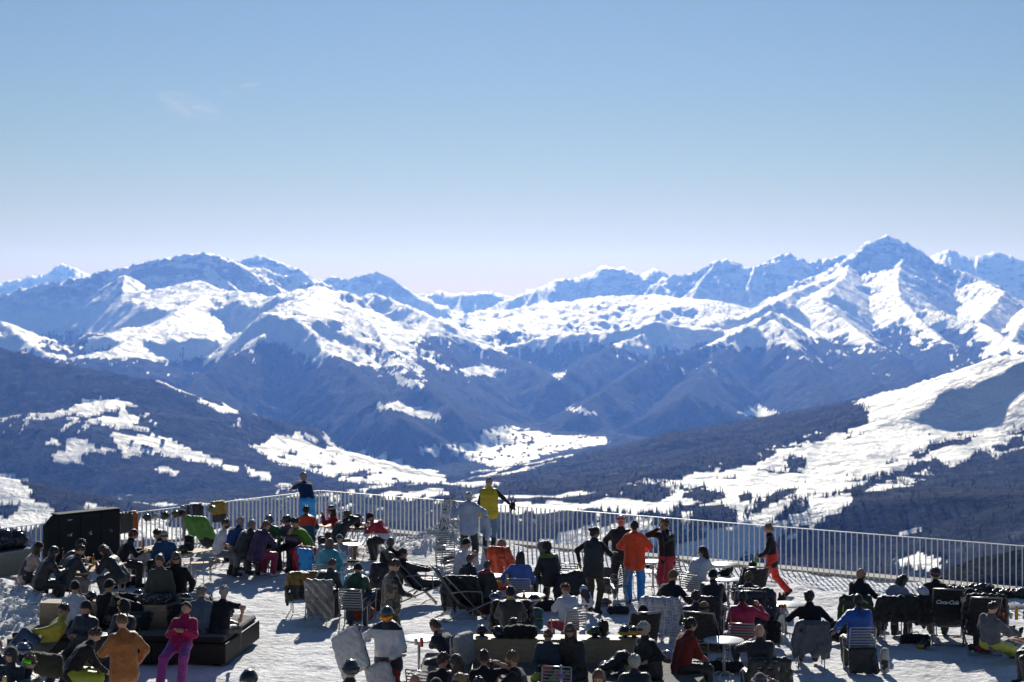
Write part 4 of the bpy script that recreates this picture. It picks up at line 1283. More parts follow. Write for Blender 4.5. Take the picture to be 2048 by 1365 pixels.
frame_me = tube_me('frame', _cf, .0125, TUBE)
def slat_chair(loc, yaw, label, s=1.0, group=None):
    t = thing('slat_chair', label, 'chair', loc, yaw, group)
    link(bpy.data.objects.new('frame', frame_me), t)
    for i in range(7):
        o = link(bpy.data.objects.new('slat', slat_back), t)
        z = .50 + .052 * i; o.location = (0, -.236 - (z - .5) * .19, z); o.rotation_euler = (R(11), 0, 0)
    for i in range(8):
        o = link(bpy.data.objects.new('slat', slat_seat), t); o.location = (0, .20 - .055 * i, .445 - .0025 * i)
    return t
# deck lounger: crossed tubes and a black sling
_lf = []
for sx in (-.29, .29):
    _lf.append([(sx, -.66, 1.13), (sx, -.62, 1.10), (sx, .42, .0)])
    _lf.append([(sx * 1.04, .70, .46), (sx * 1.04, .60, .42), (sx * 1.04, -.56, .0)])
    _lf.append([(sx * 1.08, -.36, .62), (sx * 1.1, -.05, .64), (sx * 1.1, .30, .61), (sx * 1.04, .33, .30)])
_lf.append([(-.29, -.66, 1.13), (.29, -.66, 1.13)]); _lf.append([(-.29, .42, .012), (.29, .42, .012)])
_lf.append([(-.30, .70, .46), (.30, .70, .46)]); _lf.append([(-.30, -.56, .012), (.30, -.56, .012)])
lframe_me = tube_me('frame', _lf, .016, GREYTUBE)
def sling_mesh():
    path = [(-.655, 1.12), (-.56, .99), (-.40, .76), (-.26, .54), (-.12, .37), (.04, .285), (.22, .275), (.42, .33), (.60, .42), (.69, .458)]
    V = []; Fq = []
    for s_ in (0, -.012):
        for j, (y, z) in enumerate(path):
            for i in range(7):
                x = -.275 + .55 * i / 6; sag = -.022 * (1 - (2 * i / 6 - 1) ** 2)
                V.append((x, y + sag * .6, z + sag + s_))
    n = len(path) * 7
    for j in range(len(path) - 1):
        for i in range(6):
            a = j * 7 + i; Fq.append((a, a + 1, a + 8, a + 7)); Fq.append((n + a, n + a + 7, n + a + 8, n + a + 1))
    for j in range(len(path) - 1):
        for i in (0, 6):
            a = j * 7 + i; Fq.append((a, a + 7, n + a + 7, n + a) if i == 0 else (a, n + a, n + a + 7, a + 7))
    me = bpy.data.meshes.new('sling'); me.from_pydata(V, [], Fq); me.materials.append(SLING); set_smooth(me); return me
sling_me = sling_mesh()
def lounger(loc, yaw, label, group=None, text=None):
    t = thing('deck_lounger', label, 'lounger', loc, yaw, group)
    link(bpy.data.objects.new('frame', lframe_me), t)
    link(bpy.data.objects.new('sling', sling_me), t)
    if text:
        cu = bpy.data.curves.new('lettering', 'FONT'); cu.body = text; cu.size = .118; cu.align_x = 'CENTER'; cu.shear = .35; cu.extrude = .001; cu.offset = .003; cu.space_character = .86; cu.resolution_u = 3
        tmp = bpy.data.objects.new('lettering', cu); COL.objects.link(tmp)
        dg = bpy.context.evaluated_depsgraph_get(); me = bpy.data.meshes.new_from_object(tmp.evaluated_get(dg))
        bpy.data.objects.remove(tmp)
        me.materials.clear(); me.materials.append(plain('white print', (.8, .8, .8), .6))
        o = link(bpy.data.objects.new('lettering', me), t)
        nb = math.atan2(.58, .40)
        o.location = (-.02, -.60, .83); o.rotation_euler = (R(90) - math.atan2(.26, .38) * 1.0, 0, 0)
    return t
def round_table(loc, label, r=.33, mat=None, group=None, h=.74):
    t = thing('round_table', label, 'table', loc, rng.uniform(0, 90), group)
    m = mat or plain('white table top', (.74, .74, .76), .35, 0, .5)
    MB().lathe([(.0, h - .018), (r - .01, h - .018), (r, h - .012), (r, h - .004), (r - .006, h), (0, h)], n=32).build('tabletop', m, t, True)
    MB().lathe([(r - .004, h - .024), (r + .004, h - .022), (r + .004, h - .004), (r - .004, h - .003)], n=32).build('rim', TUBE, t, True)
    MB().tube([(0, 0, .12), (0, 0, h - .02)], .026, 10).build('post', TUBE, t, True)
    for k in range(4):
        a = k * math.pi / 2; c, s_ = math.cos(a), math.sin(a)
        MB().tube([(0, 0, .14), (c * .10, s_ * .10, .15), (c * .19, s_ * .19, .12), (c * .24, s_ * .24, .05), (c * .235, s_ * .235, .0)], .013, 6).build('foot', TUBE, t, True)
    return t
def beer_table(a, b, label, h=.76, w=.5, name='trestle_table', cat='table', plank=None):
    a, b = Vector(a), Vector(b); d = b - a; L = d.length; yaw = math.degrees(math.atan2(d.y, d.x))
    t = thing(name, label, cat, (a.x, a.y, 0), yaw)
    n = 3 if w > .3 else 1
    for i in range(n):
        o = MB().box((L / 2, -w / 2 + w * (i + .5) / n, h - .013), (L / 2, w / n / 2 - .003, .013)).build('board', PINE, t, bevel=.003)
    for x in (.28, L - .28):
        for y in (-w / 2 + .05, w / 2 - .05):
            MB().tube([(x, y, 0), (x, y, h - .027)], .012, 6).build('leg', TUBE, t, True)
        MB().tube([(x, -w / 2 + .05, h * .35), (x, w / 2 - .05, h * .35)], .008, 5).build('stretcher', TUBE, t, True)
    return t
def beer_bench(a, b, label):
    return beer_table(a, b, label, .47, .26, 'trestle_bench', 'bench')

def helmet_thing(loc, col, label, yaw=0, goggles=None, tilt=(0, 0), name='helmet', strap=None, inner=False):
    t = thing(name, label, 'helmet', loc, yaw); t.rotation_euler = (R(tilt[0]), R(tilt[1]), R(yaw))
    v = cap_mesh((.115, .140, .130), .35, -.25, -.35, 0, 0, 0, (0, 0, .06), .72)
    V = np.array(v); V[:, 2] = np.maximum(V[:, 2], -.012)
    add_part('shell', V, SPHQ, plain('helmet shell', col, .22, 0, .6, coat=.5), t)
    ve = MB()
    for k_ in (-1, 1):
        for j in (0, 1, 2): ve.box((k_ * (.045 + .01 * j), -.05 + .05 * j, .190 - .01 * abs(j - 1) - .006 * j), (.008, .018, .006), Matrix.Rotation(k_ * .35, 3, 'Y'))
    ve.build('vent', plain('vent', (.008, .008, .008), .6), t)['kind'] = 'stuff'
    if inner:
        add_part('padding', *Blob(.022, .02).ell((0, 0, .02), (.095, .12, .05)).mesh(.006, 1.5), fabric((.05, .05, .055)), t)
    if goggles is not None:
        add_part('goggle_strap', *band_mesh(50, 310, .075, .105, (.115, .140, .130), .005, 20, .006, .06), plain('goggle strap', strap or (.02, .02, .022), .6), t)
        add_part('goggle_lens', *band_mesh(-52, 52, .05, .125, (.115, .140, .130), .016, 12, .02, .06), goggle_mat(goggles), t)
    return t
def soft(name, label, cat, loc, yaw, blob, mat, wr=.006, wf=1.0, parts=(), seed=0, group=None, tilt=None, quilt=None):
    t = thing(name, label, cat, loc, yaw, group)
    if tilt: t.rotation_euler = (R(tilt[0]), R(tilt[1]), R(yaw))
    pn = {'pillow': 'cover', 'backpack': 'bag', 'jacket': 'cloth', 'blanket': 'cloth', 'trousers': 'cloth', 'bag': 'cloth'}.get(name, 'cloth')
    add_part(pn, *blob.mesh(wr, wf, seed, quilt), mat, t)
    for n_, mb, m_ in parts: mb.build(n_, m_, t, True)
    return t
def backpack(loc, yaw, label, col, col2=None, s=1.0, tilt=None):
    b = Blob(.026, .04).box((0, 0, .24), (.15, .09, .23), None, .08).box((0, .10, .17), (.11, .05, .12), None, .05).ell((0, .0, .45), (.13, .09, .06))
    st = MB()
    for sx in (-.07, .07): st.tube([(sx, -.09, .42), (sx * 1.3, -.14, .34), (sx * 1.3, -.13, .2), (sx * 1.5, -.09, .08)], .017, 6)
    zp = MB().tube([(-.12, .105, .26), (-.08, .135, .29), (.08, .135, .29), (.12, .105, .26)], .006, 5)
    t = soft('backpack', label, 'backpack', loc, yaw, b, fabric(col), .008, 1, (('strap', st, fabric((.02, .02, .02))), ('zip', zp, fabric(col2 or (.06, .06, .06)))), tilt=tilt)
    t.scale = (s, s, s); return t
def duffel(loc, yaw, label, col, L=.28, r=.14, name='bag', stripe=None):
    b = Blob(.026, .05).cone((-L, 0, r * .85), (L, 0, r * .85), r, r).ell((0, .03, r * .9), (L * .8, r, r))
    st = MB().tube([(-L * .4, 0, r * 1.7), (-L * .3, 0, r * 2.3), (L * .3, 0, r * 2.3), (L * .4, 0, r * 1.7)], .012, 6)
    ps = [('handle', st, fabric((.02, .02, .02)))]
    if stripe: ps.append(('piping', MB().tube([(-L, r * .7, r * 1.2), (0, r * 1.02, r * 1.35), (L, r * .7, r * 1.2)], .012, 6), fabric(stripe)))
    return soft(name, label, 'bag', loc, yaw, b, fabric(col), .010, .9, ps)
def pillow(loc, yaw, label, col, col2=None, size=(.3, .3), tilt=(0, 0), mat=None, th=.075):
    b = Blob(.026, .03).box((0, 0, 0), (size[0], th, size[1]), None, th * .96).ell((0, 0, 0), (size[0] * .85, th * 1.6, size[1] * .85), k=.08)
    e = MB(); w, h_ = size
    c = .02
    e.tube([(-w, 0, -h_ + c), (-w + c, 0, -h_), (w - c, 0, -h_), (w, 0, -h_ + c), (w, 0, h_ - c), (w - c, 0, h_), (-w + c, 0, h_), (-w, 0, h_ - c)], .012, 6, closed=True)
    return soft('pillow', label, 'pillow', loc, yaw, b, mat or fabric(col), .007, .8, (('piping', e, fabric(col2 or col)),), tilt=tilt)
GLASSY = {}
def clear_mat(name, col, a=.25):
    key = (name, col)
    if key in _mats: return _mats[key]
    m, nt, b = new_mat(name)
    b.inputs['Base Color'].default_value = (*col, 1); b.inputs['Roughness'].default_value = .05
    b.inputs['Transmission Weight'].default_value = a; b.inputs['IOR'].default_value = 1.3; b.inputs['Specular IOR Level'].default_value = .6
    _mats[key] = m; return m
def bottle(loc, label, col, cap=(.7, .05, .03), h=.24, r=.034, band=None):
    t = thing('bottle', label, 'bottle', loc)
    MB().lathe([(0, 0), (r * .9, 0), (r, .01), (r, h * .55), (r * .85, h * .66), (r * .4, h * .84), (r * .36, h * .93), (0, h * .93)], n=12).build('body', clear_mat('bottle plastic', col, .45), t, True)
    MB().lathe([(0, h * .92), (r * .45, h * .92), (r * .45, h), (0, h)], n=10).build('cap', plain('cap', cap, .4), t, True)
    if band: MB().lathe([(r + .001, h * .2), (r + .0025, h * .21), (r + .0025, h * .48), (r + .001, h * .49)], n=12).build('paper_label', plain('label', band, .5), t, True)
    return t
def can(loc, label, col, top=(.6, .6, .6)):
    t = thing('can', label, 'can', loc)
    MB().lathe([(0, 0), (.026, 0), (.033, .012), (.033, .15), (.027, .165), (0, .165)], n=14).build('body', plain('can', col, .3, .6), t, True)
    MB().lathe([(0, .163), (.024, .163), (.024, .168), (0, .168)], n=12).build('lid', plain('lid', top, .3, .7), t, True)
    return t
def glass(loc, label, col=(.75, .35, .04)):
    t = thing('beer_glass', label, 'glass', loc)
    MB().lathe([(0, 0), (.03, 0), (.038, .16), (.034, .16), (.027, .012), (0, .012)], n=14).build('glass', clear_mat('glass', (.8, .8, .8), .85), t, True)
    MB().lathe([(0, .013), (.026, .013), (.0315, .10), (0, .10)], n=12).build('drink', clear_mat('drink', col, .4), t, True)
    return t
# jackets: draped over a chair back (chair frame), over the railing, or crumpled
def drape_on_chair(loc, yaw, label, col, pat=None, kind='slat', sleeves=True, name='jacket', length=.55, w=.29, stripes=None, quilt=None, mat=None):
    b = Blob(.031, .03)
    if kind == 'slat': y0, z0, sl = -.315, .89, .19
    else: y0, z0, sl = -.66, 1.15, .70
    ang = math.atan(sl)
    rot = Matrix.Rotation(-(-ang), 3, 'X')
    dn = np.array([0, sl, -1.0]); dn = dn / np.linalg.norm(dn)
    nb = np.array([0, -1.0, -sl]); nb = nb / np.linalg.norm(nb)
    top = np.array([0, y0, z0])
    def cen(d, o): return top + dn * d + nb * o
    b.box(cen(length / 2, .045), (w, .03, length / 2), rot, .028)
    b.box(cen(length * .28, -.04), (w * .96, .024, length * .28), rot, .022)
    b.cone(top + [-w * .93, 0, .0], top + [w * .93, 0, .0], .042)
    if sleeves:
        for sx in (-1, 1):
            a = cen(.04, .05) + [sx * w * .98, 0, 0]
            b.cone(a, cen(length * .55, .06) + [sx * (w + .05), 0, 0], .06, .055).cone(cen(length * .55, .06) + [sx * (w + .05), 0, 0], cen(length * 1.05, .03) + [sx * (w + .03), 0, -.03], .055, .045)
        b.ell(cen(.05, .09), (.12, .05, .07))
    r_ = random.Random(label)
    for sx in (-1, 1):                                                  # uneven hem and folds
        a = cen(length * .75, .05) + [sx * w * r_.uniform(.45, .85), 0, 0]
        b.cone(a, a + dn * length * r_.uniform(.25, .42) + [sx * r_.uniform(-.03, .05), 0, 0], .055, .035, .06)
        a = cen(length * .1, .07) + [sx * w * r_.uniform(.2, .6), 0, 0]
        b.cone(a, cen(length * .9, .075) + [sx * w * r_.uniform(.1, .8), 0, 0], .035, .03, .05)
    a = cen(length * .95, .05) + [r_.uniform(-.1, .1), 0, 0]
    b.cone(a, a + dn * r_.uniform(.02, .10), .07, .05, .06)
    t = soft(name, label, 'jacket' if name == 'jacket' else 'trousers' if name == 'trousers' else 'blanket', loc, yaw, b, mat or fabric(col, 'shell', pat), .015, .62, quilt=quilt, seed=r_.uniform(0, 9))
    if stripes:
        for (x0, d0, x1, d1, c) in stripes:
            MB().tube([tuple(cen(d0, .079) + [x0, 0, 0]), tuple(cen((d0 + d1) / 2, .084) + [(x0 + x1) / 2, 0, 0]), tuple(cen(d1, .079) + [x1, 0, 0])], .013, 5).build('trim', fabric(c), t, True)
    return t
def on_rail(px, label, col, w=.2, length=.5, name='jacket', cat='jacket', side='L', pat=None, legs=False, trim=None):
    """cloth hung over the railing, seen from the terrace"""
    d, n, o0 = (LD, LN, CORNER) if side == 'L' else (RD, RN, CORNER)
    # point of the rail that shows at column px
    k = (px - CX) / F
    t_ = (k * o0.y - o0.x) / (d.x - k * d.y)
    p = o0 + d * t_
    yaw = math.degrees(math.atan2(-n.y, -n.x)) + 90
    b = Blob(.026, .03)
    b.cone((-w, 0, FT + .01), (w, 0, FT + .01), .035)
    b.box((0, .0, 0), (.01, .01, .01), None, .005) if False else None
    if not legs: b.box((0, -.05, FT - length / 2), (w, .03, length / 2), None, .028).box((w * .7, -.075, FT - length * .45), (w * .3, .035, length * .45), None, .03)
    else:
        for sx in (-1, 1): b.cone((sx * w * .6, -.05, FT - .05), (sx * w * .75, -.06, FT - length), w * .42, w * .3)
    b.box((0, .05, FT - length * .3), (w * .9, .025, length * .3), None, .024)
    t = soft(name, label, cat, (p.x, p.y, 0), yaw, b, fabric(col, 'shell', pat), .010, 1.0, seed=px)
    if trim: MB().tube([(-w * .7, -.088, FT - .05), (-w * .2, -.095, FT - length * .5), (-w * .1, -.085, FT - length * .95)], .014, 5).build('trim', fabric(trim), t, True)
    return t
def rail_point(px, side='L'):
    d, o0 = (LD, CORNER) if side == 'L' else (RD, CORNER)
    k = (px - CX) / F
    t_ = (k * o0.y - o0.x) / (d.x - k * d.y)
    return o0 + d * t_
# ------------------------------------------------------------------ colours
BLK = (.019, .019, .022); DKG = (.03, .03, .033); NAVY = (.013, .02, .045); BLUE = (.018, .075, .26); AZURE = (.012, .33, .78); OLIVE = (.05, .05, .032)
DGREEN = (.014, .048, .024); GREEN = (.09, .25, .02); LIME = (.45, .60, .03); YEL = (.58, .44, .008); ORANGE = (.88, .085, .008); RED = (.62, .014, .02)
PINK = (.50, .010, .10); MAGENTA = (.26, .03, .20); PURP = (.055, .02, .085); WHITE = (.72, .72, .76); LGREY = (.33, .35, .40); ICE = (.36, .43, .60); MUST = (.30, .15, .012)
RUST = (.36, .115, .010); CYAN = (.05, .33, .45); TEAL = (.008, .105, .15); BEIGE = (.46, .35, .31); GREYB = (.10, .14, .18); KHAKI = (.10, .075, .035); CREAM = (.55, .50, .42)
JEANS = (.035, .07, .15); LJEANS = (.16, .24, .36); PERI = (.10, .17, .50)
BR = (.045, .022, .012); DBR = (.016, .010, .007); BLOND = (.30, .19, .09); LBR = (.11, .06, .03); GREY = (.30, .29, .28); WHT = (.52, .50, .47); RDBR = (.12, .035, .012); BKH = (.008, .007, .007)

def chair_for(label, cl, kind='slat', dy=0.0, yaw=None, text=None):
    d = PEOPLE[label]; p = world_pt(label, (0, dy, 0)); p.z = 0
    f = slat_chair if kind == 'slat' else lounger
    return f(p, d['yaw'] if yaw is None else yaw, cl) if text is None else f(p, d['yaw'] if yaw is None else yaw, cl, None, text)

# ------------------------------------------------------------------ left: bins, box, first tables
def bins():
    p0 = at(118, 1146); p1 = at(240, 1130)
    d = p1 - p0; L = d.length; yaw = math.degrees(math.atan2(d.y, d.x)); t = thing('recycling_bins', 'dark grey steel cabinet of three recycling bins in front of the left railing', 'recycling bin', p0, yaw)
    body = plain('anthracite steel', (.022, .025, .027), .75, .0, .15, var=.25, bscale=3); seam = plain('black slot', (.004, .004, .004), .7)
    h, dp = 1.43, .34
    MB().box((L / 2, dp / 2, h / 2), (L / 2, dp / 2 - .004, h / 2)).build('cabinet', body, t, bevel=.012)
    MB().box((L / 2, dp / 2, h + .012), (L / 2 + .02, dp / 2 + .015, .012)).build('lid', body, t)
    w = L / 3; pr = plain('white print', (.55, .55, .55), .6)
    for i in range(3):
        c = w * (i + .5)
        dr = MB().box((c, -.010, h * .52), (w / 2 - .012, .012, h * .46)).build('door', body, t, bevel=.006)
        MB().box((c - .01, -.024, h * .80), (.115, .004, .05)).build('slot', seam, dr)
        if i == 0:
            mk = MB()
            for q in range(4): mk.box((c - .05 + .034 * q, -.0235, h * .90), (.012, .002, .012))
            mk.build('lettering', pr, dr)
        ic = MB()
        if i == 0: ic.tube([(c - .06, -.024, h * .62), (c - .045, -.024, h * .655), (c - .02, -.024, h * .62)], .007, 4); ic.box((c + .03, -.0235, h * .635), (.022, .002, .03)); ic.box((c + .062, -.0235, h * .66), (.006, .002, .014))
        elif i == 1: ic.box((c + .02, -.0235, h * .655), (.010, .002, .020)); ic.box((c + .02, -.0235, h * .615), (.024, .002, .022)); ic.tube([(c - .03, -.024, h * .61), (c - .03, -.024, h * .66)], .006, 4)
        else: ic.tube([(c + .0, -.024, h * .61), (c + .03, -.024, h * .66), (c + .055, -.024, h * .61)], .007, 4, closed=True); ic.box((c - .03, -.0235, h * .65), (.010, .002, .010))
        ic.build('pictogram', pr, dr)
        MB().box((c - w * .36, -.026, h * .42), (.012, .008, .02)).build('latch', plain('latch', (.4, .4, .4), .3, .8), dr)
    sd = MB(); n = .26
    vs = [(-.26, .10, 0), (-.26, .10, h * .80), (-.03, .05, h * .97), (0, .02, h * .97), (0, .02, 0)]; vs2 = [(x, dp - .02, z) for x, _, z in vs]
    sd.add(vs + vs2, [(0, 1, 2, 3, 4), (9, 8, 7, 6, 5)] + [((i + 1) % 5, i, i + 5, (i + 1) % 5 + 5) for i in range(5)])
    sd.build('side_panel', body, t)
    MB().box((-.13, .085, h * .62), (.03, .004, .03)).build('sticker', pr, t)
bins()

def planter():
    a = at(-70, 1172); b = at(66, 1150)
    d = b - a; L = d.length; yaw = math.degrees(math.atan2(d.y, d.x))
    t = thing('storage_box', 'metal mesh sided storage box at the left edge, heaped with black sacks', 'box', a, yaw)
    al = plain('worn aluminium', (.26, .27, .27), .4, .6, var=.3, bscale=6)
    MB().box((L / 2, .45, .30), (L / 2, .44, .30)).build('panel', al, t, bevel=.01)
    MB().box((L / 2, .45, .63), (L / 2 + .03, .48, .035)).build('rim', al, t, bevel=.01)
    ms = MB()
    for i in range(46):
        x = .05 + (L - .1) * i / 45
        ms.tube([(x, -.004, .06), (min(x + .16, L - .02), -.004, .55)], .006, 4); ms.tube([(x, -.006, .55), (min(x + .16, L - .02), -.006, .06)], .006, 4)
    tag(ms.build('expanded_mesh', plain('mesh wire', (.42, .40, .33), .45, .5), t), kind='stuff')
    shine = plain('glossy black sack', (.012, .012, .02), .16, 0, .7, bump=.9, bscale=5)
    for i, (x, sz, rr_) in enumerate(((.35, .30, .2), (.9, .34, .5), (1.35, .30, .9), (1.75, .27, .3))):
        p = a + Vector((math.cos(R(yaw)) * x - math.sin(R(yaw)) * .45, math.sin(R(yaw)) * x + math.cos(R(yaw)) * .45, .66))
        bl = Blob(.035, .06).ell((0, 0, sz * .75), (.30, .36, sz), Matrix.Rotation(rr_ * .3, 3, 'Y')).ell((.12, -.1, sz * .5), (.22, .3, sz * .7)).cone((0, 0, sz * 1.3), (.1, .05, sz * 1.75), .10, .04)
        soft('bag', ['glossy black sack at the left end of the heap on the metal box', 'largest glossy black sack in the middle of the heap on the metal box', 'glossy black sack with a bright sheen right of the largest one', 'glossy black sack at the right end of the heap, nearest the grey bins'][i], 'sack', p, yaw + 20 * i, bl, shine, .016, .7, seed=i)
planter()

beer_bench(at(30, 1151, .47), at(150, 1169, .47), 'wooden trestle bench at far left under the woman in a black beanie')
beer_table(at(150, 1146, .76), at(236, 1124, .76), 'wooden trestle table with drinks in front of the grey bins')
beer_bench(at(186, 1163, .47), at(264, 1150, .47), 'wooden trestle bench under the long haired woman with striped sleeves')
person('person in a black beanie and pale pink sweater with dark dungarees, seated at far left', 77, 1083, -62, 'table', ('sweater', BEIGE), ('ski', BLK), ('loose', BLK, BR), hp=6, hyaw=10, bib=1)
person('person with black hair and an all black jacket on the far left bench, looking right', 108, 1092, -60, 'table', ('jacket', BLK), ('ski', BLK), ('long', BKH), ('sunglasses',))
person('person in a bulky dark navy jacket and beige trousers hunched over the leftmost table', 160, 1090, -55, 'table', ('coat', (.02, .024, .034)), ('jeans', (.24, .21, .19)), ('short', BR), ('glasses',), hp=28, lean=24, hyaw=-10)
person('person in navy hidden behind the hunched man, head bent, dark curly hair', 162, 1079, -100, 'table', ('jacket', NAVY), ('ski', BLK), ('curly', DBR), hp=30, lean=30)
person('person with long brown hair and white striped black sleeves leaning over the leftmost table', 207, 1091, 72, 'table', ('jacket', BLK), ('jeans', (.10, .10, .11)), ('long', BR), hp=34, lean=34, el=(-.7, -.1, -.9))
def sleeve_stripe(label, n=1, col=WHITE):
    pass
bottle(at(187, 1131, .76), 'yellow-green topped orange drink bottle on the leftmost table', (.7, .22, .03), (.55, .65, .1), .26, band=(.6, .6, .1))
can(at(175, 1134, .76), 'beige can beside the orange drink bottle on the leftmost table', (.40, .34, .22))
bottle(at(127, 1119, .76), 'small amber bottle at the back of the leftmost table', (.35, .12, .03), (.7, .1, .04), .18, .028)

# second table towards the corner
beer_table(at(262, 1106, .76), at(330, 1090, .76), 'wooden trestle table beside the red haired person below the hanging helmets')
beer_bench(at(238, 1133, .47), at(305, 1128, .47), 'wooden trestle bench with a grey blanket beneath the red haired person')
beer_table(at(352, 1108, .76), at(412, 1098, .76), 'empty wooden trestle table holding a black backpack and helmet')
beer_bench(at(368, 1127, .47), at(444, 1123, .47), 'empty wooden trestle bench standing alone on the bright snow')
person('person with a red headband and black sweater seated at the table under the hanging helmets', 267, 1058, -68, 'table', ('sweater', BLK), ('ski', BLK), ('headband', DBR), (('headband', (.40, .02, .04)),), hp=14)
person('person with short dark hair half hidden behind the grey haired man in blue', 315, 1058, 120, 'table', ('jacket', BLK), ('ski', BLK), ('short', DBR), hp=20)
person('person with grey hair, sunglasses and a blue zip sweater facing the camera', 329, 1060, 180, 'table', ('sweater', (.012, .06, .16)), ('ski', NAVY), ('short', GREY), ('sunglasses',), hl=(-.15, .30, .68), hr=(.12, .30, .66), lean=10)
bottle(at(286, 1097, .76), 'tall amber drink bottle standing on the table near the red headband', (.6, .24, .03), (.7, .6, .3), .28)
soft('bag', 'yellow and red bag lying under the table near the red headband', 'bag', at(280, 1131), 30, Blob(.03, .05).ell((0, 0, .17), (.27, .16, .17)).ell((.1, 0, .22), (.16, .12, .12)), fabric(RED, 'shell', ('camo', [RED, (.6, .4, .02)], 4)), .012)
soft('blanket', 'pale grey blanket hanging over the bench below the red headband', 'blanket', at(288, 1141), 10, Blob(.03, .05).box((0, 0, .30), (.30, .05, .24), None, .05).ell((-.1, -.08, .10), (.32, .16, .12)).ell((.2, -.02, .42), (.2, .12, .1)), fabric((.30, .31, .34)), .016)
backpack(at(378, 1104, .76), 160, 'black and white backpack resting on the empty trestle table', BLK, (.5, .5, .5), .8)
helmet_thing(at(366, 1106, .76), BLK, 'glossy black helmet beside the black backpack on the empty table', 150, (.05, .05, .05))

# things on the left railing
on_rail(250, 'olive jacket hanging on the left railing beside the grey bins', (.07, .065, .05), .20, .52)
on_rail(266, 'orange jacket hanging over the olive one on the left railing', (.55, .13, .015), .10, .60)
hl_ = [(285, BLK, 'black helmet hanging on the left railing next to the orange jacket', None), (305, (.5, .5, .52), 'white and black helmet hanging second in the row on the left railing', None),
       (326, (.05, .045, .04), 'dark brown helmet hanging third in the row on the left railing', (.05, .05, .05)), (343, BLK, 'black helmet with a dangling strap hanging fourth on the left railing', (.03, .03, .03)), (359, (.10, .012, .012), 'dark red helmet hanging at the right end of the row on the left railing', None)]
for px, c, lb, g in hl_:
    p = rail_point(px) - LN * .14
    t = helmet_thing((p.x, p.y, FT - .24), c, lb, rng.uniform(120, 240), g, (rng.uniform(-25, 25), rng.uniform(-20, 20)))
    MB().tube([(-.09, 0, .05), (-.05, .02, .24), (.05, .06, .27), (.09, 0, .05)], .008, 5).build('strap', fabric(BLK), t, True)
    if px in (343,): MB().tube([(.05, 0, 0), (.06, -.02, -.25), (.03, -.02, -.30)], .010, 5).build('dangling_strap', fabric(BLK), t, True)
on_rail(372, 'grey ski trousers hanging by the dark red helmet on the left railing', (.18, .18, .21), .16, .85, 'trousers', 'trousers', legs=True)
on_rail(392, 'dark navy shell trousers draped flat over the left railing', (.016, .018, .026), .18, .58)
on_rail(436, 'mustard yellow and black jacket hanging on the left railing', MUST, .24, .55, pat=('bands', [(0, BLK), (.88, (.36, .22, .012))]))
p = rail_point(418) - LN * .15
t = helmet_thing((p.x, p.y, FT - .22), (.16, .13, .09), 'khaki helmet hanging in front of the mustard yellow jacket', 200, (.10, .08, .05), (20, 10))

lounger(at(425, 1118), -30, 'deck lounger under the bright green jacket near the left railing')
drape_on_chair(at(425, 1118), -30, 'bright green jacket spread over a deck lounger near the left railing', (.10, .30, .03), None, 'lounge', True, length=.6, w=.34)

# third table: bench row
beer_bench(at(412, 1096, .47), at(548, 1114, .47), 'long wooden trestle bench under the three people seen from behind left of centre')
beer_table(at(470, 1060, .76), at(594, 1078, .76), 'trestle table where the purple jacket and the green tee shirt sit')
beer_bench(at(520, 1082, .47), at(612, 1099, .47), 'trestle bench under the person in the green tee shirt')
person('person in a white tee shirt and glasses seated at the end of the long bench', 452, 1037, -70, 'table', ('tee', WHITE), ('jeans', (.2, .2, .22)), ('short', BR), ('glasses', 'beard'), hyaw=-40, lean=10, hl=(-.14, .30, .7), hr=(.15, .28, .66))
person('person with grey hair in a royal blue sweater on the long bench, back turned', 481, 1033, -40, 'table', ('sweater', (.012, .05, .18)), ('ski', BLK), ('short', GREY), lean=24, hyaw=-15)
person('person with thinning grey hair in a black jacket between the blue and purple jackets', 504, 1040, -36, 'table', ('jacket', (.022, .022, .024)), ('ski', (.055, .048, .04)), ('short', (.22, .20, .19)), lean=24, hyaw=-15)
person('person in a purple hooded jacket and raspberry trousers on the long bench', 532, 1041, -42, 'table', ('coat', PURP), ('ski', (.30, .008, .07)), ('short', (.16, .09, .045)), lean=20, hooddown=1, boots=(.5, .48, .46), hyaw=-10)
person('person in a blue and white helmet with a green jacket behind the purple jacket', 538, 1030, 175, 'table', ('jacket', (.02, .14, .04)), ('ski', BLK), ('helmet', (.06, .09, .22)), (('goggles', (.2, .25, .3)),), hyaw=-30)
person('person wearing a dark helmet and orange goggles at the table left of centre', 573, 1030, 150, 'table', ('jacket', (.10, .10, .13)), ('ski', BLK), ('helmet', (.03, .035, .05)), (('facegoggles', (.75, .10, .02)),), hyaw=-40)
person('person in a green tee shirt and red trousers holding their face at the table', 590, 1035, 104, 'table', ('tee', (.10, .26, .02)), ('ski', (.42, .008, .03)), ('short', DBR), lean=26, hl=(-.05, .36, 1.12), hr=(.12, .46, .84), el=(-.4, .3, -.9), hp=12)
soft('jacket', 'grey jacket tied round the waist of the green tee shirt', 'jacket', world_pt('person in a green tee shirt and red trousers holding their face at the table', (0, -.10, .47)), 104, Blob(.03, .04).ell((0, 0, .0), (.24, .15, .09)).ell((.16, .1, -.04), (.09, .16, .07)), fabric((.34, .36, .42)), .012)
person('person in a teal jacket with a broad orange band, seated with their back turned', 612, 1011, 10, 'table', ('jacket', TEAL, ('bands', [(0, TEAL), (.88, (.75, .06, .012)), (1.13, TEAL)])), ('ski', ORANGE), ('short', DBR), hooddown=1, lean=12)
person('person in a blue tee shirt and sky blue trousers leaning on the railing corner', 607, 944, 22, 'rail', ('tee', (.012, .035, .13)), ('ski', AZURE), ('short', GREY), ground=.30, hl=(-.16, .60, 1.28), hr=(.05, .58, 1.28), hyaw=18)
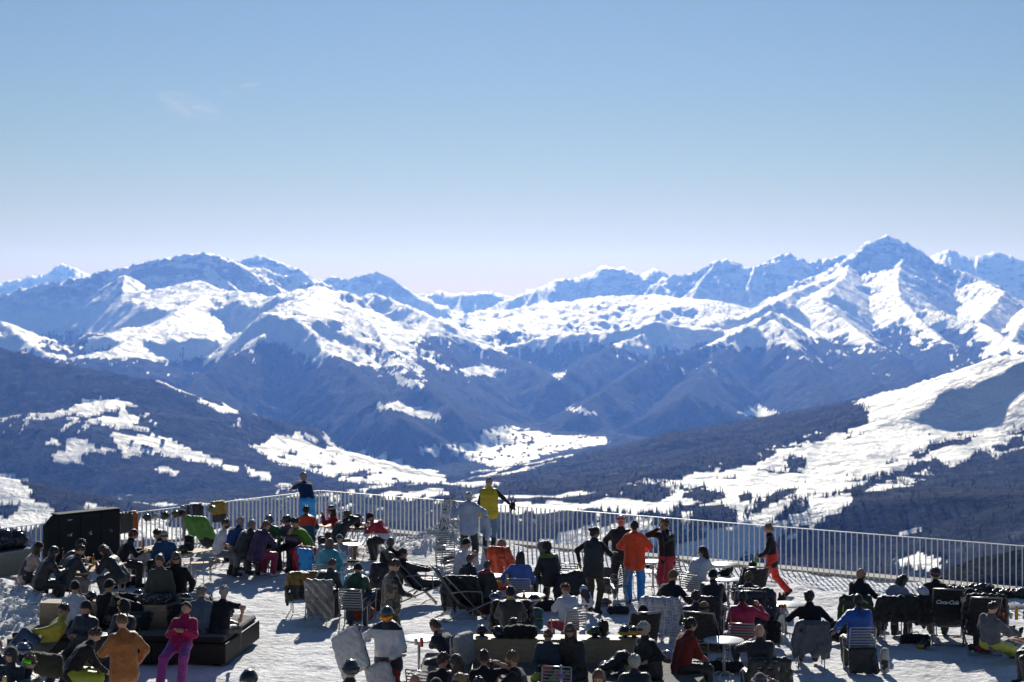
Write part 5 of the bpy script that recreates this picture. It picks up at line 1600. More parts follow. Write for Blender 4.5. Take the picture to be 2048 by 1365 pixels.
can(at(548, 1076, .76), 'green can on the table next to the purple jacket', (.03, .3, .06)); bottle(at(560, 1077, .76), 'clear bottle standing between the purple and green people', (.5, .55, .5), (.1, .4, .1), .22)
can(at(538, 1073, .76), 'magenta can on the table behind the purple sleeve', (.4, .05, .2))

# fourth table in the corner
beer_table(at(640, 1052, .76), at(714, 1044, .76), 'trestle table in front of the person with pink goggles')
beer_table(at(690, 1058, .76), at(758, 1054, .76), 'trestle table with cans in front of the person in red and white')
beer_bench(at(735, 1075, .47), at(782, 1073, .47), 'trestle bench under the person in the red and white jacket')
person('person in a crimson sweater with white headband and pink goggles raising both hands to drink', 663, 1010, 100, 'table', ('sweater', (.42, .012, .03)), ('ski', BLK), ('long', DBR), (('headband', WHITE), ('facegoggles', (.75, .08, .15))), hl=(-.05, .38, 1.12), hr=(.06, .38, 1.10), lean=6, el=(-.8, .2, -.8), er=(.8, .2, -.8))
helmet_thing(at(671, 1050, .76), (.55, .55, .58), 'white helmet lying on the table beside the crimson sweater', 60, None)
person('person in a black jacket and mustard trousers on the phone at the corner table', 694, 1021, -48, 'table', ('jacket', (.016, .017, .019)), ('ski', (.30, .155, .012)), ('short', LBR), hr=(.06, .30, 1.18), er=(.8, .2, -.8), lean=22, hp=14)
person('person in a red and white jacket and black beanie bent over the corner table', 741, 1027, 74, 'table', ('jacket', (.45, .014, .03), ('bands', [(0, WHITE), (.72, (.45, .014, .03))])), ('ski', BLK), ('beanie', BLK), hp=40, lean=38, hooddown=1, hl=(-.1, .55, .84), hr=(.1, .55, .84))
backpack(at(716, 1056, .76), 90, 'black backpack standing on the corner table', BLK, None, .75)
can(at(711, 1056, .76), 'silver can in the middle of the corner table', (.45, .47, .5)); bottle(at(733, 1055, .76), 'cola bottle with red label on the corner table', (.06, .02, .01), (.6, .02, .02), .26, band=(.55, .02, .02)); can(at(738, 1056, .76), 'grey can right of the cola bottle on the corner table', (.32, .34, .38))
soft('pouch', 'dark hat and gloves heap lying on the corner table', 'gloves', at(722, 1060, .76), 0, Blob(.02, .02).ell((0, 0, .03), (.16, .09, .035)).ell((.08, .02, .05), (.08, .05, .03)), fabric((.12, .12, .13)), .006)

# ------------------------------------------------------------------ group left of centre
person('person in a pale grey jacket with brown hair behind the cyan jacket', 656, 1063, 20, 'sit', ('jacket', (.26, .30, .33)), ('ski', BLK), ('short', BR), lean=10)
person('person with blond hair in a cyan jacket seen from behind', 660, 1076, -12, 'sit', ('jacket', CYAN), ('ski', AZURE), ('long', (.17, .10, .05)), lean=10, hooddown=1)
chair_for('person with blond hair in a cyan jacket seen from behind', 'slatted metal chair under the cyan jacket')
person('child in a teal knitted beanie and open grey jacket smiling at the camera', 679, 1068, 172, 'sit', ('jacket', (.20, .21, .26)), ('ski', (.42, .43, .48)), ('beanie', (.02, .13, .17)), ('cuff',), 'fair', .86, hr=(.48, .30, .62), hl=(-.2, .3, .55), lean=-4, hp=0)
chair_for('child in a teal knitted beanie and open grey jacket smiling at the camera', 'slatted metal chair under the child in the teal beanie')
round_table(at(700, 1148), 'small round metal table with a plastic bag in front of the child', .30, plain('grey table top', (.32, .32, .33), .4, .4))
soft('bag', 'translucent pale blue plastic bag on the small table', 'plastic bag', at(684, 1128, .74), 0, Blob(.024, .03).ell((0, 0, .11), (.14, .11, .11)).cone((.0, 0, .2), (-.03, 0, .30), .06, .025).cone((.03, 0, .2), (.07, 0, .28), .04, .02), clear_mat('plastic film', (.62, .78, .86), .35), .014, 1.4)
soft('bag', 'black pouch lying beside the plastic bag on the small table', 'bag', at(703, 1126, .74), 0, Blob(.022, .03).ell((0, 0, .035), (.17, .08, .035)), fabric(BLK), .005)
slat_chair(at(633, 1166), -40, 'slatted metal chair hung with the blue and red jacket')
drape_on_chair(at(633, 1166), -40, 'blue and red ski jacket draped over a metal chair', (.03, .08, .40), ('camo', [(.03, .08, .40), (.5, .02, .03), (.03, .08, .40)], 2.2))
drape_on_chair(at(627, 1172), -30, 'sky blue ski trousers hanging under the blue and red jacket', AZURE, None, name='trousers', length=.75, w=.2, sleeves=False)
person('person with a dark ponytail in black seen from behind near the railing', 781, 1074, 6, 'sit', ('sweater', BLK), ('ski', BLK), ('pony', LBR), lean=-6)
chair_for('person with a dark ponytail in black seen from behind near the railing', 'slatted metal chair hung with a black jacket with a small badge')
_k = 'person with a dark ponytail in black seen from behind near the railing'
_p = world_pt(_k, (0, 0, 0)); j = drape_on_chair((_p.x - .1, _p.y - .1, 0), 6, 'black jacket with a small red and white badge hanging on a chair back', (.018, .02, .028))
MB().box((.12, -.44, .70), (.035, .004, .03)).build('badge', plain('badge', (.6, .12, .12), .6), j)
person('person reclining on a camouflage covered lounger with legs crossed, holding a phone', 806, 1096, -74, 'lounge', ('jacket', (.03, .03, .05)), ('ski', (.06, .06, .068)), ('short', BR), boots=(.14, .11, .07), hr=(.12, .42, .66), hl=(-.05, .42, .68), hp=0, hyaw=0)
chair_for('person reclining on a camouflage covered lounger with legs crossed, holding a phone', 'deck lounger draped with camouflage in front of the snow heap', 'lounge')
_k = 'person reclining on a camouflage covered lounger with legs crossed, holding a phone'
_p = world_pt(_k, (0, 0, 0)); drape_on_chair((_p.x, _p.y, 0), -74, 'olive camouflage jacket draped over the back of the lounger', (.05, .045, .03), ('camo', [(.055, .05, .035), (.03, .03, .02), (.08, .07, .05)], 5), 'lounge', False, length=.66, w=.36)
duffel(at(832, 1166), 10, 'dark red bag lying under the reclining person', (.28, .02, .02), .2, .09)
person('person in a dark olive jacket bent forward on a chair, short brown hair', 664, 1118, -26, 'bend', ('jacket', (.035, .036, .024)), ('ski', BLK), ('short', LBR), hp=26)
chair_for('person in a dark olive jacket bent forward on a chair, short brown hair', 'slatted metal chair under the patterned knitted blanket', yaw=-12)
person('person in a dark green hoodie and black beanie hunched forward, back turned', 716, 1126, -8, 'bend', ('jacket', DGREEN), ('ski', NAVY), ('beanie', BLK), hooddown=1, hp=24, lean=30)
chair_for('person in a dark green hoodie and black beanie hunched forward, back turned', 'slatted metal chair under the dark green hoodie')
slat_chair(at(606, 1222), 12, 'slatted metal chair hidden under the ochre and black jacket', 1)
drape_on_chair(at(606, 1222), 12, 'ochre and black ski jacket draped over a chair left of the knitted blanket', MUST, ('bands', [(0, BLK), (.62, (.22, .13, .025))]), length=.62, w=.33)
_q = world_pt('person in a dark olive jacket bent forward on a chair, short brown hair', (.1, 0, 0)); _q.z = 0
drape_on_chair(_q, -12, 'grey patterned knitted blanket hanging over a chair back', (.26, .22, .19), ('knit', (.50, .46, .42)), sleeves=False, name='blanket', length=.72, w=.30, stripes=[(.2, .0, .2, .6, (.30, .30, .29)), (.23, .0, .23, .62, (.30, .30, .29)), (.26, .0, .26, .6, (.30, .30, .29))])
soft('jacket', 'grey fleece sleeve hanging under the knitted blanket', 'jacket', at(640, 1232), 0, Blob(.026, .03).cone((0, 0, .45), (.02, -.02, .10), .09, .07), fabric((.16, .16, .155)), .010)
slat_chair(at(722, 1240), -20, 'bare white tubed chair beside the knitted blanket')
duffel(at(722, 1238), 0, 'burnt orange bag standing under the bare chair', (.36, .07, .015), .15, .15)
backpack(at(752, 1224), 170, 'brown and black backpack leaning beside the camouflage coat', (.035, .03, .022), (.3, .15, .04), 1.0)
soft('jacket', 'navy jacket bundled on the seat of the bare chair', 'jacket', at(727, 1212, .45), 0, Blob(.026, .03).ell((0, 0, .12), (.24, .18, .12)).cone((-.1, -.1, .18), (.2, .1, .22), .07), fabric((.02, .024, .04), 'shell'), .014)
person('person standing in a camouflage parka with black sleeves, looking down at a phone', 789, 1120, -66, 'stand', ('vest', (.10, .08, .055), ('camo', [(.12, .095, .065), (.025, .022, .016), (.20, .15, .10), (.05, .045, .03)], 4.5)), ('ski', BLK), ('short', (.07, .035, .02)), under=BLK, hp=34, hl=(-.06, .36, 1.08), hr=(.08, .36, 1.08), fl=(-.10, .16, .09), fr=(.12, -.20, .12), slim=1.05)
def phone(label, who, p=None, rot=(60, 0)):
    d = PEOPLE[who]; w = (d['wl'] + d['wr']) / 2 + np.array([0, .10, .02]) if p is None else np.array(p)
    t = thing('phone', label, 'phone', world_pt(who, w), d['yaw'])
    MB().box((0, 0, 0), (.038, .075, .004), Matrix.Rotation(R(rot[0] - 20), 3, 'X')).build('case', plain('phone case', (.01, .01, .012), .25, 0, .6), t, bevel=.002)
phone('black phone in the hands of the camouflage parka', 'person standing in a camouflage parka with black sleeves, looking down at a phone')
phone('dark phone held by the person on the camouflage lounger', 'person reclining on a camouflage covered lounger with legs crossed, holding a phone')
# ------------------------------------------------------------------ left daybed
DA = Vector((-5.34, 32.6, 0)); DU = Vector((-4.22, .5, 0)).normalized(); DV = Vector((.118, .993, 0)).normalized()
def dloc(u, v, z=0): return DA + DU * u + DV * v + Vector((0, 0, z))
def daybed(label, O, U, V, Lu, Lv, cush, back, extra=()):
    """platform with cushions and a plywood back box; U along the front, V away from the camera"""
    rot = Matrix((U, V, Vector((0, 0, 1)))).transposed()
    t = thing('daybed', label, 'daybed', O, 0)
    def bx(name, u0, u1, v0, v1, z0, z1, m, bev=.006, par=t):
        c = U * ((u0 + u1) / 2) + V * ((v0 + v1) / 2) + Vector((0, 0, (z0 + z1) / 2))
        return MB().box(c, ((u1 - u0) / 2, (v1 - v0) / 2, (z1 - z0) / 2), rot).build(name, m, par, bevel=bev)
    n = 3
    for i in range(n):
        bx('front_panel', Lu * i / n + .004, Lu * (i + 1) / n - .004, 0, .02, .05, .40, DARKWOOD)
        bx('back_panel', Lu * i / n + .004, Lu * (i + 1) / n - .004, Lv - .02, Lv, .05, .40, DARKWOOD)
    bx('side_panel', 0, .02, .022, Lv - .022, .05, .40, DARKWOOD); bx('side_panel', Lu - .02, Lu, .022, Lv - .022, .05, .40, DARKWOOD)
    bx('deck', .0, Lu, .0, Lv, .402, .42, DARKWOOD)
    for u in (.25, Lu - .25):
        for v in (.3, Lv - .3): bx('skid', u - .09, u + .09, v - .12, v + .12, -.02, .05, DARKWOOD)
    for (u0, u1, v0, v1) in cush: bx('cushion', u0, u1, v0, v1, .422, .53, CUSH, .03)
    u0, u1, v0, v1, zt = back
    bx('backrest', u0, u1, v0, v1, .422, zt, PLY, .004)
    bx('backrest_top', u0 - .004, u1 + .004, v0 - .004, v1 + .004, zt + .001, zt + .019, PLY, .003)
    return t
daybed('long black daybed at lower left with a pale plywood backrest and brown cushions', DA, DU, DV, 4.25, 2.45,
       [(.05, .95, .06, 2.38), (1.0, 2.55, .06, .92), (2.6, 4.18, .06, .92), (1.0, 4.18, 1.5, 2.38)], (1.02, 4.0, .98, 1.44, .92))
def on_day(u, v, z=.93): return dloc(u, v, z)

person('person in a yellow and grey jacket and jeans lounging on the left daybed', 128, 1206, 110, 'recline', ('jacket', (.42, .34, .02), ('bands', [(0, (.05, .05, .05)), (.66, (.45, .36, .02))])), ('jeans', JEANS), ('short', DBR), ('glasses',), 'tan', boots=(.36, .33, .30), lean=-48, fl=(-.2, .62, .56), fr=(.22, .62, .15), hp=10, hyaw=30, kl=(-.1, .6, 1), hl=(-.05, .22, .82), hr=(.3, .1, .70))
person('person in a navy puffer jacket, black beanie and sunglasses seated on the left daybed', 172, 1200, 150, 'recline', ('puffer', (.013, .016, .03)), ('ski', BLK), ('beanie', BLK), ('sunglasses',), 'tan', lean=-20, hyaw=-25)
person('person in a black hood with rainbow goggles on the left daybed, face turned left', 247, 1197, 150, 'recline', ('jacket', BLK), ('ski', BLK), ('hood', BLK), (('goggles', (.75, .25, .02)),), lean=-14, hyaw=-50, hl=(-.15, .36, .78))
person('person in a rust orange fleece jacket standing at lower left, looking at a phone', 244, 1228, 38, 'stand', ('jacket', RUST), ('ski', (.022, .02, .018)), ('short', (.16, .085, .035)), hp=24, hl=(-.12, .32, 1.12), hr=(.28, .1, .98), el=(-.9, -.2, -.5), boots=BLK, slim=1.06)
phone('white phone held by the person in the rust orange fleece', 'person in a rust orange fleece jacket standing at lower left, looking at a phone', (-.14, .42, 1.13))
person('person in a black top and yellow-green ski trousers seated at lower left, reaching down', 190, 1257, -68, 'bend', ('sweater', (.016, .016, .017)), ('ski', (.33, .37, .015)), ('short', (.07, .03, .015)), lean=26, hp=34, hl=(-.05, .52, .58), hr=(.10, .55, .56))
person('person in a grey navy hood and sunglasses at the lower left corner', 22, 1292, 165, 'recline', ('jacket', (.018, .022, .035)), ('ski', BLK), ('hood', (.05, .05, .055)), ('sunglasses',), lean=-24)
person('person in mirrored green goggles holding a can, orange trousers, lying at lower left', 60, 1308, 170, 'recline', ('jacket', BLK), ('ski', (.7, .06, .01)), ('short', (.12, .06, .03)), (('facegoggles', (.12, .55, .05)),), lean=-50, hl=(-.1, .28, .95), hr=(.05, .30, .96), hyaw=-20, roll=-10)
_k = 'person in mirrored green goggles holding a can, orange trousers, lying at lower left'
can(world_pt(_k, (-.03, .34, .93)), 'gold and white can held by the person in green goggles', (.55, .40, .15))
pillow(at(88, 1330, .75), 20, 'olive pillow behind the head of the person in green goggles', (.08, .075, .045), None, (.30, .20), (-30, 12))
helmet_thing(at(46, 1308, .98), (.10, .12, .2), 'white and violet patterned helmet resting behind the lower left people', 40, (.3, .3, .6))
person('person in a dark jacket with pinkish hat cut off by the left edge', -8, 1274, 160, 'sit', ('jacket', NAVY), ('ski', BLK), ('beanie', (.35, .2, .2)))
def bin_drum():
    p = at(191, 1352); t = thing('rubbish_drum', 'black cylindrical rubbish drum in front of the left daybed', 'rubbish bin', p)
    MB().lathe([(0, 0), (.20, 0), (.22, .06), (.22, .66), (.235, .70), (.235, .74), (.20, .74), (.19, .66), (0, .64)], n=26).build('body', plain('black drum', (.014, .014, .016), .4, 0, .5), t, True)
    MB().lathe([(.205, .735), (.238, .735), (.238, .752), (.205, .752)], n=26).build('rim', GREYTUBE, t, True)
bin_drum()
# people on the far side of the backrest, backs to us
person('person in a white tee shirt and black beanie seated behind the left daybed, back turned', 150, 1160, 2, 'sit', ('tee', (.62, .62, .70)), ('jeans', JEANS), ('beanie', BLK), lean=10)
person('person in a black tee shirt and black beanie seated behind the left daybed, drinking', 219, 1157, -6, 'sit', ('tee', BLK), ('ski', BLK), ('beanie', BLK), ('cuff',), lean=8, hr=(.28, .30, .98), hyaw=-35)
person('person with cropped grey hair in a slate blue shirt behind the left daybed', 403, 1170, -4, 'sit', ('sweater', GREYB), ('ski', BLK), ('short', (.20, .17, .14)), lean=10, hyaw=-25)
person('person with white hair in a navy polo shirt behind the left daybed', 448, 1170, -14, 'sit', ('tee', (.012, .014, .022)), ('ski', BLK), ('short', (.36, .34, .32)), lean=12, hr=(.34, .22, .78), er=(1, -.2, 0), tone='tan')
person('person in a raspberry top and magenta ski trousers asleep on the daybed', 372, 1205, 176, 'recline', ('sweater', (.46, .008, .09)), ('ski', (.34, .035, .25)), ('beanie', BLK), lean=-52, hp=-38, hl=(-.06, .02, .88), hr=(.06, .01, .89), pz=.66, boots=(.45, .45, .48), fl=(-.16, .52, .10), fr=(.20, .56, .10))
person('person with tied brown hair in an olive long sleeved shirt standing behind the daybed', 319, 1108, 168, 'stand', ('sweater', (.085, .088, .070)), ('jeans', (.022, .022, .022)), ('bun', LBR), hp=12, hyaw=10, hl=(-.27, .05, .83))
person('person in sunglasses, a black and burgundy top and pale pink trousers, hand on hip', 352, 1103, 186, 'hips', ('sweater', (.022, .010, .012), ('camo', [(.012, .012, .014), (.012, .012, .014), (.09, .012, .03)], 1.6)), ('ski', (.50, .36, .36)), ('long', LBR), ('sunglasses',), hl=(-.25, .02, .92), hp=6)
# things on and around the left daybed
for u, c, lb, g in ((3.05, (.012, .012, .02), 'glossy black helmet on the plywood backrest between two beanies', None), (2.72, (.015, .015, .02), 'second glossy dark helmet on the plywood backrest, right of the first', None), (1.75, BLK, 'black helmet with an orange spot at the right of the plywood backrest', (.35, .16, .05)), (1.16, (.02, .02, .03), 'dark helmet with a white goggle strap beside the raspberry top', (.2, .1, .12))):
    helmet_thing(on_day(u, 1.22, .955), c, lb, rng.uniform(100, 260), g, (rng.uniform(-12, 12), rng.uniform(-12, 12)), strap=(.6, .6, .6) if 'strap' in lb else None)
helmet_thing(on_day(1.55, 1.30, .955), BLK, 'black helmet at the front of the plywood backrest beside the camouflage pillow', 160, (.03, .03, .03))
duffel(on_day(3.3, 1.2, .95), 5, 'dark red glove bag lying on the plywood backrest', (.10, .012, .02), .16, .07)
duffel(on_day(2.4, 1.25, .95), 175, 'black gear bag lying in the middle of the plywood backrest', BLK, .22, .09)
helmet_thing(at(277, 1196, .12), (.03, .035, .04), 'dark grey helmet lying on the snow behind the daybed', 30, (.05, .05, .06))
soft('jacket', 'black and white speckled jacket bundled behind the raspberry top', 'jacket', on_day(1.75, 1.16, .95), 0, Blob(.028, .03).ell((0, 0, .08), (.34, .16, .10)).ell((-.2, 0, .10), (.16, .14, .09)), fabric((.02, .02, .022), 'shell', ('camo', [(.012, .012, .014), (.02, .02, .022), (.3, .3, .32)], 26)), .014)
CAMOP = fabric((.07, .065, .045), 'cloth', ('camo', [(.085, .078, .055), (.012, .012, .012), (.12, .11, .085)], 2.0))
pillow(dloc(2.25, .84, .78), 8, 'camouflage pillow propped on the daybed left of the raspberry top', (.07, .065, .045), None, (.32, .28), (-18, 20), CAMOP)
pillow(dloc(2.0, .70, .66), -10, 'camouflage pillow lying in front of the propped one on the daybed', (.07, .065, .045), None, (.34, .22), (-50, -5), CAMOP)
pillow(dloc(1.12, .86, .74), 0, 'camouflage pillow behind the raspberry top on the right', (.07, .065, .045), None, (.26, .26), (-18, -8), CAMOP)
pillow(dloc(.82, 1.35, .80), -62, 'white pillow standing on edge at the end of the plywood backrest', (.52, .52, .53), (.05, .05, .05), (.36, .30), (-6, 0))
pillow(dloc(1.10, 1.62, .85), 0, 'white pillow lying across the far side of the plywood backrest', (.46, .46, .47), (.05, .05, .05), (.36, .24), (10, 0))
t = soft('jacket', 'pale grey jacket with a dark collar crumpled on the daybed cushion', 'jacket', dloc(.50, 1.25, .53), -10, Blob(.028, .03).ell((0, 0, .08), (.30, .20, .09)).cone((.1, -.1, .10), (.45, -.25, .06), .085, .07).ell((-.22, 0, .12), (.14, .14, .12)), fabric((.40, .40, .43), 'shell'), .016)
helmet_thing(dloc(.75, 1.05, .56), (.5, .5, .52), 'white helmet with orange lined goggles in the crumpled jacket', 150, (.7, .15, .02), (-35, 10), inner=True)
backpack(dloc(.72, 1.75, .53), 110, 'black backpack with lime tags lying on the daybed', BLK, LIME, .85, (60, 0))
soft('glove', 'black and lime ski glove on top of the backpack on the daybed', 'glove', dloc(.48, 1.85, .78), 0, Blob(.018, .02).ell((0, 0, .02), (.12, .06, .045)).cone((.05, 0, .02), (.16, .03, .05), .035, .03), fabric(LIME, 'shell', ('camo', [BLK, LIME], 7)), .005)
duffel(dloc(2.95, .62, .53), 0, 'small black bag with a lime zip lying on the daybed between two people', BLK, .20, .10, stripe=LIME)

# ------------------------------------------------------------------ front left: pillow carrier and the two helmets
person('person in goggles and a dark helmet carrying two white pillows, navy and white jacket', 774, 1213, 168, 'stand', ('jacket', WHITE, ('bands', [(0, (.014, .018, .035)), (.99, (.66, .65, .68)), (1.40, (.014, .018, .035))])), ('ski', (.42, .012, .02)), ('helmet', (.05, .052, .06)), (('facegoggles', (.75, .20, .03)),), hp=22, hyaw=10, hl=(-.12, .26, 1.00), hr=(.34, .26, 1.10), el=(-1, -.1, -.4), er=(1, -.1, -.4), hooddown=1)
_k = 'person in goggles and a dark helmet carrying two white pillows, navy and white jacket'
soft('arm_pad', 'x', 'x', (0, 0, -50), 0, Blob().ell((0, 0, 0), (.1, .1, .1)), SLING) if False else None
pillow(world_pt(_k, (.52, .26, 1.08)), 150, 'big white pillow tucked under the arm of the goggled person, tilted left', (.60, .58, .56), (.02, .02, .022), (.30, .36), (12, 30), th=.06)
pillow(world_pt(_k, (.0, .32, .60)), 172, 'long white pillow held in front of the legs of the goggled person', (.58, .56, .55), (.03, .025, .02), (.22, .36), (0, 14), th=.06)
person('person in a black helmet and red, white and navy jacket at the bottom edge', 702, 1318, -14, 'stand', ('jacket', (.42, .012, .02), ('bands', [(0, (.42, .012, .02)), (1.02, (.6, .6, .62)), (1.10, (.42, .012, .02)), (1.30, (.014, .016, .03))])), ('ski', NAVY), ('helmet', (.03, .032, .04)), (('strap', (.02, .02, .022)),), hyaw=-10)
person('person in a black lettered helmet at the bottom edge, only the helmet showing', 498, 1338, -20, 'stand', ('jacket', BLK), ('ski', BLK), ('helmet', BLK), hyaw=-15)
def helmet_text(who, text, az=180, z=-.02):
    d = PEOPLE[who]; par = d['root']
    cu = bpy.data.curves.new('lettering', 'FONT'); cu.body = text; cu.size = .075; cu.align_x = 'CENTER'; cu.extrude = .001; cu.offset = .002
    tmp = bpy.data.objects.new('lettering', cu); COL.objects.link(tmp)
    me = bpy.data.meshes.new_from_object(tmp.evaluated_get(bpy.context.evaluated_depsgraph_get())); bpy.data.objects.remove(tmp)
    n = len(me.vertices); co = np.empty(n * 3); me.vertices.foreach_get('co', co); co = co.reshape(-1, 3)
    a = R(az) - co[:, 0] / .125; zz = z + co[:, 1]
    c = np.sqrt(np.clip(1 - ((zz - .012) / .132) ** 2, .05, 1))
    V = np.stack([np.sin(a) * (.108 * c + .008 + co[:, 2]), np.cos(a) * (.130 * c + .008 + co[:, 2]) - .004, zz], -1)
    V = V @ d['MH'].T + d['hc']
    me.vertices.foreach_set('co', V.ravel().astype(np.float32)); me.materials.clear(); me.materials.append(plain('white print', (.8, .8, .8), .6)); me.update()
    link(bpy.data.objects.new('lettering', me), par)
helmet_text('person in a black lettered helmet at the bottom edge, only the helmet showing', 'uvex')

# ------------------------------------------------------------------ centre: railing group, snowboard
def snowboard():
    p = at(878, 1108, .25); t = thing('snowboard', 'white snowboard with black print standing upright in the snow heap', 'snowboard', p, -6); t.rotation_euler = (R(-8), R(9), R(-6))
    n = 24; V = []; Fq = []; L = 1.52
    for s_ in (0, .012):
        for i in range(n + 1):
            u = i / n; z = L * u
            e = min(u, 1 - u) * L; w = .125 * (1 if e > .16 else math.sqrt(max(1e-4, 1 - ((.16 - e) / .16) ** 2))) * (1 - .12 * math.sin(math.pi * u))
            bend = .05 * max(0, (.2 - e) / .2) ** 2
            V += [(-w, s_ + bend, z), (w, s_ + bend, z)]
    m = 2 * (n + 1)
    for i in range(n):
        a = 2 * i
        Fq += [(a, a + 1, a + 3, a + 2), (m + a, m + a + 2, m + a + 3, m + a + 1), (a, a + 2, m + a + 2, m + a), (a + 1, m + a + 1, m + a + 3, a + 3)]
    m_, nt, b = new_mat('snowboard print'); tc = nt.nodes.new('ShaderNodeTexCoord'); mp = nt.nodes.new('ShaderNodeMapping'); mp.inputs['Scale'].default_value = (6, 1, 3.2)
    no = nt.nodes.new('ShaderNodeTexNoise'); no.inputs['Scale'].default_value = 4; no.inputs['Detail'].default_value = 3
    nt.links.new(tc.outputs['Object'], mp.inputs[0]); nt.links.new(mp.outputs[0], no.inputs[0])
    r = ramp(nt, no.outputs['Fac'], [(.50, (.62, .62, .64)), (.56, (.05, .05, .06))]); nt.links.new(r.outputs[0], b.inputs['Base Color']); b.inputs['Roughness'].default_value = .4
    add_part('deck', np.array(V), np.array(Fq), m_, t, smooth=False)
    for z in (.50, 1.02):
        MB().box((0, -.03, z), (.11, .03, .10)).lathe([(0, 0), (.1, 0), (.1, .02), (0, .02)], (0, -.04, z)).build('binding', plain('binding', (.6, .6, .62), .5), t, bevel=.01)
        MB().tube([(-.11, -.03, z), (-.08, -.13, z + .02), (.08, -.13, z + .02), (.11, -.03, z)], .016, 6).build('strap', plain('binding strap', (.45, .45, .47), .5), t, True)
snowboard()
person('person with cropped white hair pulling on a pale blue jacket beside the snowboard', 938, 983, -8, 'stand', ('jacket', ICE), ('ski', BLK), ('short', WHT), hl=(-.36, .06, 1.40), hr=(.40, -.08, 1.02), el=(-.8, -.3, -.8), er=(1, -.3, -.1), fl=(-.14, .1, .09), fr=(.16, -.08, .09), hooddown=1)
soft('jacket', 'pale blue sleeve hanging loose from the jacket being pulled on', 'jacket', world_pt('person with cropped white hair pulling on a pale blue jacket beside the snowboard', (.42, -.06, .72)), 0, Blob(.026, .03).cone((0, 0, .42), (.08, 0, .1), .10, .075).cone((.08, 0, .1), (.03, 0, -.10), .075, .05), fabric(ICE, 'shell'), .012)
person('person in a yellow quilted vest and jeans at the railing holding black gloves', 979, 954, -12, 'stand', ('vest', YEL), ('jeans', LJEANS), ('short', (.28, .27, .26)), under=(.018, .02, .026), ground=.16, hr=(.46, .30, 1.06), er=(.6, -.6, -.2), boots=BLK, slim=1.12, hyaw=-25)
soft('glove', 'pair of black gloves held over the railing by the yellow vest', 'glove', world_pt('person in a yellow quilted vest and jeans at the railing holding black gloves', (.52, .36, 1.00)), 0, Blob(.02, .02).ell((0, 0, 0), (.09, .07, .10)).cone((.03, 0, .05), (.10, 0, .16), .035, .02).cone((-.02, 0, .06), (-.02, 0, .17), .03, .02).cone((0, 0, -.06), (-.05, 0, -.18), .03, .02).cone((.04, 0, -.04), (.09, 0, -.12), .03, .02), fabric(BLK), .006)
MB_step = thing('snow_step', 'small wooden step under the feet of the yellow vest', 'step', at(985, 1096), 0)
MB().box((0, 0, .08), (.30, .22, .08)).build('box', PINE, MB_step, bevel=.01)
slat_chair(at(897, 1134), 200, 'slatted metal chair with a black bag under it beside the snow heap')
duffel(at(907, 1130), 0, 'round black bag under the chair beside the snow heap', BLK, .14, .13)
slat_chair(at(897, 1168), 200, 'second slatted metal chair in front of the chair beside the snow heap')
can(at(911, 1148, .45), 'red can standing on the chair in front of the snow heap', (.5, .02, .02))
person('person in a white jacket and black beanie sitting sideways, hands raised in talk', 932, 1076, -118, 'sit', ('jacket', (.66, .66, .72)), ('ski', (.5, .5, .55)), ('beanie', BLK), hl=(-.02, .36, .98), hr=(.02, .30, 1.0), lean=4, hyaw=-20, er=(.7, -.3, -.6))
chair_for('person in a white jacket and black beanie sitting sideways, hands raised in talk', 'slatted metal chair under the white jacket and black beanie')
person('child with light brown hair in a black jacket in front of the white jacket', 940, 1108, -40, 'sit', ('jacket', BLK), ('ski', BLK), ('short', (.16, .09, .05)), s=.86, lean=14)
person('child with reddish hair in a black jacket with a red hood, back turned', 975, 1121, -30, 'sit', ('jacket', (.014, .014, .016), ('bands', [(0, BLK), (1.06, (.40, .015, .02))])), ('ski', BLK), ('short', RDBR), s=.86, lean=12, hooddown=1)
slat_chair(at(928, 1232), -10, 'slatted metal chair hung with a large black jacket left of the red hood')
drape_on_chair(at(928, 1232), -10, 'large black jacket with a red mark hung over a chair left of centre', (.018, .018, .02), None, length=.68, w=.36, stripes=[(.12, .22, .12, .36, (.45, .02, .03))])
person('person in a yellow jacket and grey beanie slumped in a lounger near the railing', 1004, 1078, -18, 'lounge', ('jacket', (.48, .40, .02)), ('ski', BLK), ('beanie', (.26, .20, .20)), ('sunglasses',), lean=-20, hyaw=-40)
chair_for('person in a yellow jacket and grey beanie slumped in a lounger near the railing', 'deck lounger hung with an orange jacket near the railing', 'lounge')
_p = world_pt('person in a yellow jacket and grey beanie slumped in a lounger near the railing', (.10, 0, 0)); drape_on_chair((_p.x, _p.y, 0), -18, 'vivid orange jacket hung over the back of a lounger near the railing', (.72, .075, .008), None, 'lounge', length=.72, w=.24, stripes=[(-.1, .25, .12, .20, (.25, .05, .10))])
person('person with straight dark hair in a periwinkle blue sweater, back turned', 1041, 1101, -4, 'sit', ('sweater', PERI), ('ski', (.42, .012, .03)), ('long', DBR), lean=10, fl=(-.2, .4, .09), slim=1.1, hl=(-.36, .30, .66))
chair_for('person with straight dark hair in a periwinkle blue sweater, back turned', 'slatted metal chair under the periwinkle sweater')
soft('jacket', 'bright orange jacket heaped beside the red trousers on the snow', 'jacket', at(1005, 1180), 0, Blob(.028, .03).ell((0, 0, .16), (.26, .20, .16)).ell((.14, -.05, .24), (.14, .14, .12)), fabric((.75, .10, .01), 'shell'), .016)
person('person with grey hair and glasses in a black and lime jacket facing left', 1083, 1082, 66, 'sit', ('jacket', BLK, ('bands', [(0, BLK), (1.02, (.22, .30, .02)), (1.10, BLK)])), ('ski', TEAL), ('long', (.20, .18, .17)), ('glasses',), lean=12, hp=4, hl=(-.2, .34, .62))
